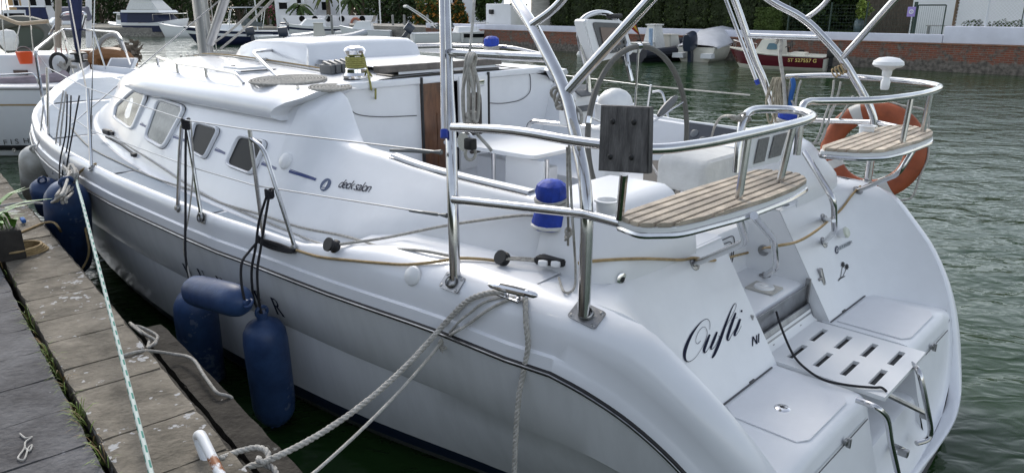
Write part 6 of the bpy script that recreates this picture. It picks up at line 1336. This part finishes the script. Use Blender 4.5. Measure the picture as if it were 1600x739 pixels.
# flybridge yacht, pilot boat, left cruiser
st, bo = at(208, 56, z=0), at(290, 57, z=0); L = 6.6; t, f = mb('white flybridge motor yacht with navy covers and a dark hull band', st, bo-st, L, 2.8, 1.25, PLASW)
m = M()
for s in (1, -1): m.grid([[f(L*q, s*1.42*hh, z) for q, hh in ((.02, .93), (.35, 1.0), (.6, .96), (.78, .8), (.9, .5))] for z in (.4, .95)])
obj('hull_band', m, NAVYH, t); bx(t, f, 'saloon', L*.1, L*.72, 2.4, 1.2, 2.1, NAVYH, .9, .1, .9); bx(t, f, 'saloon_roof', L*.02, L*.68, 2.5, 2.1, 2.32, PLASW, .96, 0, .2); bx(t, f, 'flybridge_cover', L*.08, L*.62, 2.2, 2.32, 3.3, WFAB, .7, .5, .9, bev=.08); bx(t, f, 'aft_canopy', -.1, L*.12, 2.3, 1.2, 2.15, mat('sail_navy', (.02, .03, .10), .7), .95); rails(t, f, [(L*.55, 1.2, 1.95), (L*.8, .9, 2.0), (L*.98, 0, 2.05), (L*.8, -.9, 2.0), (L*.55, -1.2, 1.95)], .02, True, 1.4)
st, bo = at(218, 53, z=0), at(165, 52, z=0); L = 4.2; t, f = mb('white pilot house boat left of the flybridge yacht', st, bo-st, L, 1.9, .9, PLASW); bx(t, f, 'wheelhouse', L*.2, L*.55, 1.5, .9, 2.0, PLASW, .92, 0, .3); m = M()
for s in (1, -1): m.grid([[f(L*q, s*y, z) for q in (.24, .48)] for z, y in ((1.35, .745), (1.8, .715))])
obj('wheelhouse_window', m, GLASSG, t); bx(t, f, 'wheelhouse_roof', L*.1, L*.56, 1.7, 2.0, 2.1, PLASW, .95)
st, bo = at(78, 48, z=0), at(-10, 50, z=0); L = 8; t, f = mb('white motor cruiser with a navy canopy at the far left', st, bo-st, L, 2.9, 1.3, PLASW); bx(t, f, 'canopy', L*.05, L*.35, 2.5, 1.25, 2.6, mat('sail_navy', (.02, .03, .10), .7), .85, .1, .2, bev=.08); bx(t, f, 'saloon', L*.3, L*.75, 2.4, 1.25, 2.3, PLASW, .85, .1, 1.2); m = M()
for s in (1, -1): m.grid([[f(L*q, s*y, z) for q in (.36, .62)] for z, y in ((1.55, 1.2), (1.95, 1.11))])
obj('saloon_window', m, GLASSD, t); bx(t, f, 'hardtop', L*.08, L*.5, 2.4, 2.6, 2.75, PLASW, .9, .1, .3)
for lab, sx, sy, bx_, by_, L, cab in (('white motor boat moored between the left cruiser and the pilot house boat', 148, 50, 100, 51, 6, 1), ('white sailing dinghy hull moored under the stone quay, left of the mast', 318, 58, 292, 58, 4, 0), ('white motor boat with a low windscreen behind the grey inflatable', 545, 57, 470, 58, 6, 1), ('small white boat moored left of the white cuddy cruiser', 612, 66, 560, 66, 4, 1)):
    st, bo = at(sx, sy, z=0), at(bx_, by_, z=0); t, f = mb(lab, st, bo-st, L, L*.36, .95, PLASW, NAVYH if L > 5 else None, low=PLASW)
    if cab: bx(t, f, 'cabin', L*.35, L*.75, L*.27, .85, 1.55, PLASW, .85, .1, L*.12); m = M(); m.grid([[f(L*.34, y, 1.5) for y in (-.8, 0, .8)], [f(L*.29, y*.9, 1.95) for y in (-.8, 0, .8)]]); obj('windscreen', m, GLASSG, t)
# ================================================================== NEIGHBOUR YACHT AT THE BOW
ny = 12.45; nb = thing('sailboat', 'white neighbouring yacht lying across the bow, with an orange bucket on its side', 'sailboat', V((-11.5, 14, 0)))
nhb = pch([-19, -16, -12, -8, -6.2], [.1, 1.3, 1.75, 1.7, 1.45]); cy_ = ny+1.78
NX = [-19, -18, -17, -15.5, -14, -12, -10, -9, -8, -7, -6.2]
SEC = lambda x: [(nhb(x)*.7, -.2), (nhb(x)*.93, .02), (nhb(x)*.955, .13), (nhb(x)*.97, .22), (nhb(x)*.99, .8), (nhb(x)*1.0, 1.17), (nhb(x)*.985, 1.22), (nhb(x)*.93, 1.24), (0, 1.30)]
m = M()
for s in (-1, 1): m.grid([[V((x, cy_+s*y, z)) for y, z in SEC(x)] for x in NX])
for r in (0,): m.face([V((-6.2, cy_-y, z)) for y, z in SEC(-6.2)]+[V((-6.2, cy_+y, z)) for y, z in SEC(-6.2)[::-1]])
obj('hull', m, mat('neighbour_hull', (.66, .67, .68), .4, noise=.06, nscale=1.5), nb)
m = M(); m.grid([[V((x, cy_-nhb(x)*f_-.006, z)) for f_, z in ((.955, .12), (.968, .21))] for x in NX]); obj('boot_stripe', m, BLACK, nb)
m = M(); m.grid([[V((x, cy_-nhb(x)*.993-.006, z)) for z in (.90, .93)] for x in NX]); obj('gold_line', m, mat('gold_line', (.35, .25, .12), .5), nb)
m = M(); m.tube([V((x, cy_-nhb(x)*1.0-.005, 1.19)) for x in NX], .02, 6); obj('rub_rail', m, mat('grey_rail', (.30, .29, .28), .6), nb)
for ch, x in (('F', 0), ('I', 11), ('S', 18), ('H', 31), ('E', 45)):
    p = at(x, 228-x*.08, Y=cy_-1.78); p.y = cy_-nhb(p.x)*.975-.012; obj('hull_letter', text_mesh(ch, .125, lambda a, b_: (p+V((a*1.25, 0, b_)), V((0, -1, 0))), thick=.001), BLACK, nb, smooth=False)
m = M(); p = at(19, 236, Y=ny+.05); p.y = cy_-nhb(p.x)*.975; m.lathe([(.035, 0), (.035, .008), (.015, .01), (.001, .004)], p, (0, -1, 0), 12); obj('drain', m, STEELD, nb)
def npx(x, y, Y): return at(x, y, Y=Y)
def nbox(name, x0, y0, x1, y1, Y, dep, mt, par=nb, bev=.02):
    a, b_ = at(x0, y0, Y=Y), at(x1, y1, Y=Y); m = M(); m.box(V(((a.x+b_.x)/2, Y+dep/2, (a.z+b_.z)/2)), abs(b_.x-a.x), dep, abs(a.z-b_.z), None, bev); return obj(name, m, mt, par)
nbox('coachroof', -20, 86, 98, 138, 13.6, 1.4, mat('neighbour_hull', (.66, .67, .68), .4), bev=.08); 
nw = nbox('cabin_window', 20, 110, 43, 118, 13.57, .05, mat('brown_window', (.05, .025, .025), .15), bev=.005)
m = M(); m.tube([at(-10, 131, Y=12.9), at(30, 130, Y=12.9), at(62, 127, Y=12.95), at(98, 122, Y=13.1), at(104, 118, Y=13.1)], .11, 10); obj('sail_bundle', m, mat('mauve_cover', (.30, .25, .28), .8, noise=.3, nscale=4), nb)
m = M(); m.tube(fil([at(-5, 118, Y=12.7), at(52, 115, Y=12.7), at(58, 122, Y=12.7), at(62, 138, Y=12.7)], .1), .016, 8); obj('guard_rail', m, STEEL, nb)
bk_ = at(41, 100, Y=13.4); t = thing('bucket', 'small orange bucket on the side of the neighbouring yacht', 'bucket', bk_); m = M(); m.lathe([(.10, 0), (.135, .2), (.14, .21), (.125, .2), (.09, .01), (0, .01)], bk_, seg=18); obj('bucket_body', m, mat('bucket_orange', (.75, .09, .015), .45), t); m = M(); m.tube([bk_+V((.135*math.cos(a), 0, .2+.1*math.sin(a))) for a in [PI*i/10 for i in range(11)]], .006, 5); obj('handle', m, STEELD, t)
for P, nm in (([(30, 100), (25, 70), (32, 36)], 'shroud'), ([(15, 130), (6, 60), (2, 0)], 'shroud'), ([(92, 120), (85, 60), (86, 48)], 'frame_tube'), ([(105, 118), (96, 80), (91, 20)], 'shroud'), ([(114, 115), (100, 60), (96, 42)], 'frame_tube'), ([(45, 0), (50, 60), (53, 85)], 'shroud')):
    m = M(); m.tube(cr([at(x, y, Y=14.0) for x, y in P], 3), .022 if nm == 'frame_tube' else .012, 6); obj(nm, m, STEEL, nb)
for Y, dx in ((14.0, 0), (15.2, 6)):
    m = M(); m.tube(fil([at(78+dx, 55, Y=Y), at(97+dx, 22, Y=Y), at(135+dx, 20, Y=Y), at(128+dx, 48, Y=Y)], .1), .03, 8); obj('frame_tube', m, STEEL, nb)
m = M(); m.tube([at(96, 22, Y=14.4), at(138, 22, Y=14.4)], .13, 10); obj('rolled_bimini', m, mat('bimini_grey', (.13, .13, .17), .8), nb)
m = M(); m.tube([at(91, 75, Y=14), at(91, -60, Y=14)], .055, 8); obj('mizzen_mast', m, mat('varnished_mast', (.30, .25, .20), .4), nb)
m = M(); m.tube([at(139, 75, Y=14.5), at(138, -60, Y=14.5)], .055, 8); obj('mast', m, PLASW, nb)
m = M(); m.tube(fil([at(75, 34, Y=13.8), at(30, 38, Y=13.8), at(-10, 22, Y=13.8)], .1), .035, 8); obj('boom', m, mat('tan_spar', (.42, .33, .22), .5), nb)
m = M()
for k in range(7): a = 6.28*k/7; m.tube(cr([at(96+R.uniform(-6, 22), 92+R.uniform(-4, 18), Y=13.4+.1*k), at(104+R.uniform(-10, 12), 104+R.uniform(-8, 8), Y=13.3+.1*k), at(116+R.uniform(-14, 4), 98+R.uniform(-9, 12), Y=13.3+.1*k)], 5), .03, 6)
obj('rope_heap', m, ROPEG, nb, sharp=180)
m = M(); c = at(93, 102, Y=13.3); m.tube([c+V((.16*math.cos(a), 0, .2*math.sin(a))) for a in [2*PI*i/18 for i in range(18)]], .03, 6, closed=True); obj('ring_fender', m, BLACK, nb)
m = M(); m.tube(fil([at(150, 82, Y=14.5), at(160, 60, Y=14.5), at(182, 52, Y=14.5), at(205, 100, Y=14.5)], .15), .045, 8); obj('targa_arch', m, mat('arch_grey', (.28, .28, .28), .5), nb)
# wooden launch beyond the bow
wl_ = at(178, 108, Y=14.2); t = thing('motor_boat', 'varnished wooden launch with brown canvas and a white hatch, seen beyond the bow', 'motor boat', V((wl_.x, 15, 0)), 'motor boats moored along the far banks')
a, b_ = at(142, 82, Y=14.6), at(205, 112, Y=14.6); cx = (a.x+b_.x)/2
m = M(); m.grid([[V((cx+x, 15.2+y, z)) for x, z in ((-1.5, -.1), (-1.45, .6), (-1.2, 1.05), (1.2, 1.05), (1.45, .6), (1.5, -.1))] for y in (-.6, 0, 2.5)]); m.face([V((cx+x, 14.6, z)) for x, z in ((-1.5, -.1), (-1.45, .6), (-1.2, 1.05), (1.2, 1.05), (1.45, .6), (1.5, -.1))]); obj('hull', m, PLASW, t)
m = M(); m.tube(cr([at(146, 98, Y=14.5), at(152, 86, Y=14.5), at(180, 84, Y=14.5), at(198, 90, Y=14.5), at(204, 104, Y=14.5)], 4), .12, 8); obj('coaming', m, mat('varnish', (.24, .11, .04), .35), t)
m = M(); m.box(at(165, 92, Y=14.9), 1.0, .6, .35, None, .05); obj('cockpit_seat', m, mat('varnish', (.24, .11, .04), .35), t)
m = M(); c = at(197, 84, Y=14.8); leaves(m, c, .25, .3, .22, 200, .09, random.Random(2)); m.box(c, .36, .4, .34, None, .1); obj('canvas_heap', m, mat('brown_canvas', (.17, .14, .11), .9, noise=.4, nscale=9, bump=.6), t, smooth=False)
m = M(); m.box(at(190, 102, Y=13.9), .52, .36, .05, ((V((1, 0, 0))), V((0, .8, .6)), V((0, -.6, .8))), .02); hh = obj('hatch', m, PLASW, t); m = M(); m.box(at(190, 102, Y=13.9)+V((0, -.018, .026)), .42, .27, .012, ((V((1, 0, 0))), V((0, .8, .6)), V((0, -.6, .8))), .004); obj('hatch_pane', m, mat('hatch_grey', (.32, .34, .38), .3), hh)
# tender hanging behind the neighbour
c = at(38, 62, Y=17.5); t = thing('dinghy', 'olive grey inflatable dinghy stowed on edge behind the neighbouring yacht', 'dinghy', c); m = M(); m.tube([c+V((.62*math.cos(a), .1*math.sin(a*2), .36*math.sin(a)+.05)) for a in [PI*2*i/26 for i in range(26)]], .13, 10, closed=True); obj('tube', m, mat('olive_pvc', (.10, .10, .085), .6), t)
m = M(); m.face([c+V((.6*math.cos(a), .02, .34*math.sin(a)+.05)) for a in [PI*2*i/26 for i in range(26)]]); obj('floor', m, mat('dinghy_floor', (.06, .075, .06), .7), t)
c = at(14, 66, Y=16.8); m = M(); m.lathe([(.0, -.2), (.12, -.18), (.19, -.02), (.2, .12), (.14, .24), (0, .28)], c, seg=16); one('covered_motor', m, WFAB, 'outboard motor under a pale cover at the far left, beside the dinghy', 'motor')
# ================================================================== LEFT BANK
QY = 69.5
m = M(); m.box(V((-48, QY+2, -.1)), 110, 4, 1.7); one('stone_quay', m, STONE, 'grey stone quay across the water behind the moored boats', 'quay wall', smooth=False)
p0 = at(548, 62, z=0); p1 = Wk(SE_-2, .3, 0); m = M(); ex = (p1-p0).normalized(); m.prism([V((q.x, q.y, -.6)) for q in (p0, p1, p1+V((2, 9, 0)), p0+V((-2, 9, 0)))], (0, 0, 1.75)); one('stone_quay', m, STONE, 'rough stone quay behind the white cuddy cruiser', 'quay wall', smooth=False)
m = M(); m.prism([V(q) for q in ((-150, QY+.6, .78), (-3, QY+.6, .78), (25, 80, .78), (60, 200, .78), (-150, 300, .78))], (0, 0, -1.2)); struct('bank_ground', m, mat('bank_earth', (.16, .15, .12), .9, noise=.3, nscale=1))
XA = (V((1, 0, 0)), V((0, 1, 0)), Z3)
def gx(x, Y): return at(x, 10, Y=Y).x
pw = thing('garden_wall', 'white parapet wall with round portholes on the left bank', 'wall', V((gx(495, 71), 71, .8))); x0, x1 = gx(437, 71), gx(588, 71); za, zb_ = at(500, 44, Y=71).z, at(500, 25, Y=71).z
m = M(); m.box(V(((x0+x1)/2, 71.2, (za+zb_)/2-.2)), x1-x0, .5, zb_-za+.4); obj('wall', m, WHOUSE, pw, smooth=False)
for x in (472, 492, 513, 534, 566): m = M(); m.lathe([(0, .02), (.22, .02), (.24, .05), (.27, .05), (.28, 0)], at(x, 30, Y=70.94), (0, -1, 0), 16); obj('porthole', m, GLASSD, pw)
lb = at(556, 38, Y=70.8); t = thing('lifebuoy', 'faded orange lifebuoy hung on the white parapet wall', 'lifebuoy', lb); m = M(); m.tube([lb+V((.42*math.cos(a), 0, .5*math.sin(a))) for a in [PI*2*i/20 for i in range(20)]], .11, 8, closed=True); obj('ring', m, mat('faded_orange', (.42, .16, .10), .7), t)
house(V((gx(456, 75), 77, .8)), XA, gx(480, 74)-gx(436, 74), 5, 3.3, WHOUSE, 'white flat roofed house above the left end of the parapet', None, ((-.7, 1.9, .9, .7), (.9, 2.4, .5, .6)))
house(V((gx(510, 80), 82, .8)), XA, 3.2, 5, 3.0, WHOUSE, 'low white house between the two palms', None, ((0, 1.9, .8, .9),))
house(V((gx(30, 112), 116, .8)), XA, 4.5, 6, 6, mat('ochre_wall', (.50, .33, .17), .85, noise=.1, nscale=1), 'ochre house at the far left of the left bank', mat('roof_tile', (.35, .15, .08), .85), ((-1, 2.4, .8, 1), (1, 2.4, .8, 1)))
house(V((gx(70, 110), 114, .8)), XA, 8, 6, 6, WHOUSE, 'white house right of the ochre one on the left bank', None, ((-2.2, 2.6, 1, 1.2), (0, 2.6, 1, 1.2), (2.2, 2.6, 1, 1.2)))
house(V((gx(190, 100), 108, .8)), XA, 18, 6, 4.8, mat('pink_wall', (.44, .34, .28), .85, noise=.15, nscale=1), 'pinkish house behind the flybridge yacht', None, ((-4, 2.4, 1, 1.2), (0, 2.4, 1, 1.2), (4, 2.4, 1, 1.2)))
house(V((gx(405, 85), 88, .8)), XA, 6, 5, 2.6, mat('grey_wall', (.32, .31, .30), .85), 'low grey house behind the navy sport boat', mat('roof_grey', (.25, .24, .23), .8), ((-1.2, 1.5, .9, .8), (1.2, 1.5, .9, .8)))
house(V((gx(735, 62), 66, .8)), XA, 5.4, 4, 4.5, WHOUSE, 'white house seen between the near arch legs', None, ((-1.2, 2.6, .9, 1.0), (1.4, 2.6, .9, 1.0)))
house(V((gx(620, 90), 92, .8)), XA, 9, 5, 4.5, WHOUSE, 'white house half hidden by the trees in the middle of the left bank', None, ((-2.5, 2.4, 1, 1), (2.5, 2.4, 1, 1)))
def tree(x, Y, w_, h, zb2, label, mts, seed, n=2200, kind='tree', sz=.2, fl=.12):
    X = gx(x, Y); t = thing(kind, label, kind, V((X, Y, .8))); R = random.Random(seed)
    m = M(); m.tube([V((X, Y, .7)), V((X+.1, Y, zb2)), V((X, Y, h*.8))], lambda q: .22-.14*q, 7)
    for k in range(3): m.tube([V((X, Y, zb2*.8)), V((X+w_*.5*math.cos(2.1*k), Y+.5*math.sin(2.1*k), h*.75))], lambda q: .1-.06*q, 5)
    obj('trunk', m, BARK, t); m = M(); c0 = (h+zb2)/2; 
    for k in range(8): leaves(m, V((X+R.uniform(-.6, .6)*w_, Y+R.uniform(-.5, .5)*w_*.6, c0+R.uniform(-.5, .5)*(h-zb2))), w_*.5, w_*.4, (h-zb2)*.38, n//8, sz, R, mi=lambda R: (2 if len(mts) > 2 and R.random() < fl else 1 if R.random() < .35 else 0))
    obj('crown', m, mts, t, smooth=False)
TR = [(103, 92, 1.6, 4.0, .9, 'dark green tree left of the furled navy sail', [LEAF2, LEAF]), (155, 90, 3.2, 5.2, .9, 'broad dark green hedge tree behind the pilot house boat', [LEAF2, LEAF]), (195, 91, 2.8, 5.4, 1.0, 'dark green tree directly behind the pilot house roof', [LEAF2, CYP]), (225, 88, 2.6, 5.6, 1.0, 'dark tree behind the left side of the flybridge yacht', [CYP, LEAF2]), (272, 86, 2.6, 5.0, 1.0, 'dark tree behind the right side of the flybridge yacht', [LEAF2, LEAF]), (335, 84, 2.6, 5.0, 1.4, 'dark tree just right of the mast', [LEAF2, CYP]), (372, 82, 2.4, 5.2, 1.2, 'dark tree behind the navy sport boat', [LEAF2, LEAF]), (415, 80, 1.8, 4.6, 1.4, 'green tree left of the white flat roofed house', [LEAF, LEAF2]), (432, 76, .9, 2.3, 1.0, 'pink flowering bush left of the white flat roofed house', [LEAF, LEAF2, FLP]), (600, 74, 2.2, 4.8, 1.3, 'green tree right of the palms on the left bank', [LEAF2, LEAF]), (630, 72, 2.2, 4.8, 1.5, 'dark green tree above the stone quay', [LEAF2, CYP]), (672, 64, 1.5, 3.2, 1.4, 'bush with orange flowers above the stone quay', [LEAF, LEAFY, FLO]), (715, 60, .9, 2.6, 1.3, 'small bush with orange flowers right of the near forward arch leg', [LEAF, LEAF2, FLO]), (765, 58, 1.2, 3.6, 1.7, 'green tree above the white pillar', [LEAF, LEAF2]), (800, 55, .8, 2.2, 1.0, 'light green bush at the foot of the white pillar', [LEAFY, LEAF]), (700, 78, 2.4, 5.2, 1.2, 'dark tree behind the white house between the arch legs', [LEAF2, CYP]), (560, 86, 3.0, 5.6, 1.2, 'dark tree far behind the palms', [LEAF2, CYP]), (470, 92, 3.2, 6.0, 1.5, 'dark tree behind the white flat roofed house', [LEAF2, CYP]), (300, 96, 3.2, 6, 1.3, 'dark tree hidden behind the mast', [LEAF2, CYP])]
for i, (x, Y, w_, h, zb2, lab, mts) in enumerate(TR): tree(x, Y, w_, h, zb2, lab, mts, 100+i, kind='bush' if 'bush' in lab else 'tree', fl=.25)
for i, (x, Y, h, lab) in enumerate(((468, 73, 2.7, 'short palm before the white flat roofed house'), (548, 74, 3.4, 'palm at the right end of the parapet, left of a taller one'), (512, 75, 4.2, 'tall yellowish palm behind the middle of the parapet'), (566, 75, 4.0, 'tall palm at the right end of the parapet'))):
    X = gx(x, Y); t = thing('palm_tree', lab, 'palm', V((X, Y, .8))); m = M(); m.tube([V((X, Y, .7)), V((X+.05, Y, h*.6)), V((X, Y, h))], lambda q: .24-.06*q, 8); obj('trunk', m, mat('palm_bark', (.20, .16, .12), .9, noise=.4, nscale=5), t); fronds(t, V((X, Y, h)), 22, 1.5, random.Random(i), LEAFY if i in (2,) else LEAF)
for i, (x, Y, yb, h, lab) in enumerate(((596, 66, 62, 9, 'thin white mast behind the stone quay'), (534, 68, 52, 9, 'thin white pole before the parapet, right of the tall yellowish palm'), (404, 66, 60, 9, 'thin pale mast behind the bimini of the sport boat'), (436, 60, 66, 8, 'thin pale mast right of the sport boat'), (20, 60, 60, 9, 'thin pale mast at the far left'))):
    m = M(); b0 = at(x, yb, Y=Y); m.tube([V((b0.x, Y, .0)), V((b0.x, Y, h))], .06, 6); one('mast_pole', m, PLASW, lab, 'mast', 'masts standing along the left bank')
for x, lab in ((633, 'grey wooden mooring post left of the white cuddy cruiser'), (669, 'pale post on the stone quay above the cuddy cruiser'), (520, 'dark post before the white parapet'), (615, 'grey mooring post beside the tilted navy outboard')):
    b0 = at(x, 60, Y=62); m = M(); m.tube([V((b0.x, 62, -.3)), V((b0.x, 62, 1.9))], .10, 8); m.lathe([(.11, 1.9), (.09, 1.96), (0, 1.98)], V((b0.x, 62, 0)), Z3, 8); one('mooring_post', m, mat('post_grey', (.25, .25, .24), .8), lab, 'post', 'mooring posts by the stone quay')
# rigging lines that rise from the mast foot, and buoy
for a, b_, lab in (((345, 76), (432, -6), 'pale rope slanting up to the right from the mast foot, lower one'), ((336, 66), (418, -6), 'pale rope slanting up to the right from the mast foot, upper one')):
    rope('halyard_rope', sag(at(*a, w=-.1), at(*b_, w=-.9), .02), .011, ROPEW, lab, k=2)
A_, Bt = H(112, 196, .01), at(268, 64, w=-.75); wire(A_, A_+(Bt-A_)*1.55, .006, 'inner_shroud')
c = at(907, 90, Y=40); m = M(); m.lathe([(0, -.22), (.15, -.16), (.22, 0), (.15, .16), (0, .22)], V((c.x, c.y, .12)), seg=16); one('buoy', m, WFAB, 'small white round buoy floating left of the wheel', 'buoy')

# hedge added out of view behind the camera to shade the near hull
t = thing('added_shade_hedge', 'unseen dark hedge added behind the camera to shade the near hull side', 'hedge', K(1, -5.2, .9)); R = random.Random(77)
m = M(); leaves(m, K(0, -6.4, 2.1), 9.5, .7, 1.25, 2600, .28, R, True, DAX); m.box(K(0, -6.5, 2.1), 18.6, 1.2, 2.3, DAX, .2); obj('crown', m, [CYP, CYP2], t, smooth=False)
m = M(); m.tube([K(0, -6.5, .8), K(0, -6.5, 2.4)], .12, 7); obj('trunk', m, BARK, t)
# ================================================================== camera, light, world
cd = bpy.data.cameras.new('camera'); cam = link(bpy.data.objects.new('camera', cd)); cam.location = CAM
cam.rotation_euler = (PI/2-PITCH, 0, 0); cd.sensor_width = 36; cd.lens = 36*F/1600; cd.clip_start = .05; cd.clip_end = 2000; sc.camera = cam
w = bpy.data.worlds.new('World'); sc.world = w; w.use_nodes = True
nt = w.node_tree; bg = nt.nodes['Background']; sk = nt.nodes.new('ShaderNodeTexSky'); sk.sky_type = 'NISHITA'; sk.sun_disc = False
SE, SA = math.radians(40), math.radians(-22)     # sun elevation; azimuth measured from +Y towards +X
sk.sun_elevation = SE; sk.sun_rotation = SA; sk.air_density = 1.2; sk.dust_density = 1.5; sk.ozone_density = 1
bwn = nt.nodes.new('ShaderNodeRGBToBW'); nt.links.new(sk.outputs[0], bwn.inputs[0])
mxs = nt.nodes.new('ShaderNodeMix'); mxs.data_type = 'RGBA'; mxs.inputs[0].default_value = .62; nt.links.new(sk.outputs[0], mxs.inputs[6]); nt.links.new(bwn.outputs[0], mxs.inputs[7])   # thin white veil over the sky
nt.links.new(mxs.outputs[2], bg.inputs[0]); bg.inputs[1].default_value = .15
sd = bpy.data.lights.new('sun', 'SUN'); sd.energy = .8; sd.angle = math.radians(16); sd.color = (1, .93, .82)
sun = link(bpy.data.objects.new('sun', sd)); sun.location = (0, 0, 30)
D = V((math.sin(SA)*math.cos(SE), math.cos(SA)*math.cos(SE), math.sin(SE))); sun.rotation_euler = D.to_track_quat('Z', 'Y').to_euler()
sc.view_settings.view_transform = 'Standard'; sc.view_settings.look = 'None'; sc.view_settings.gamma = 1; sc.view_settings.exposure = 1.12
sc.view_settings.use_curve_mapping = False
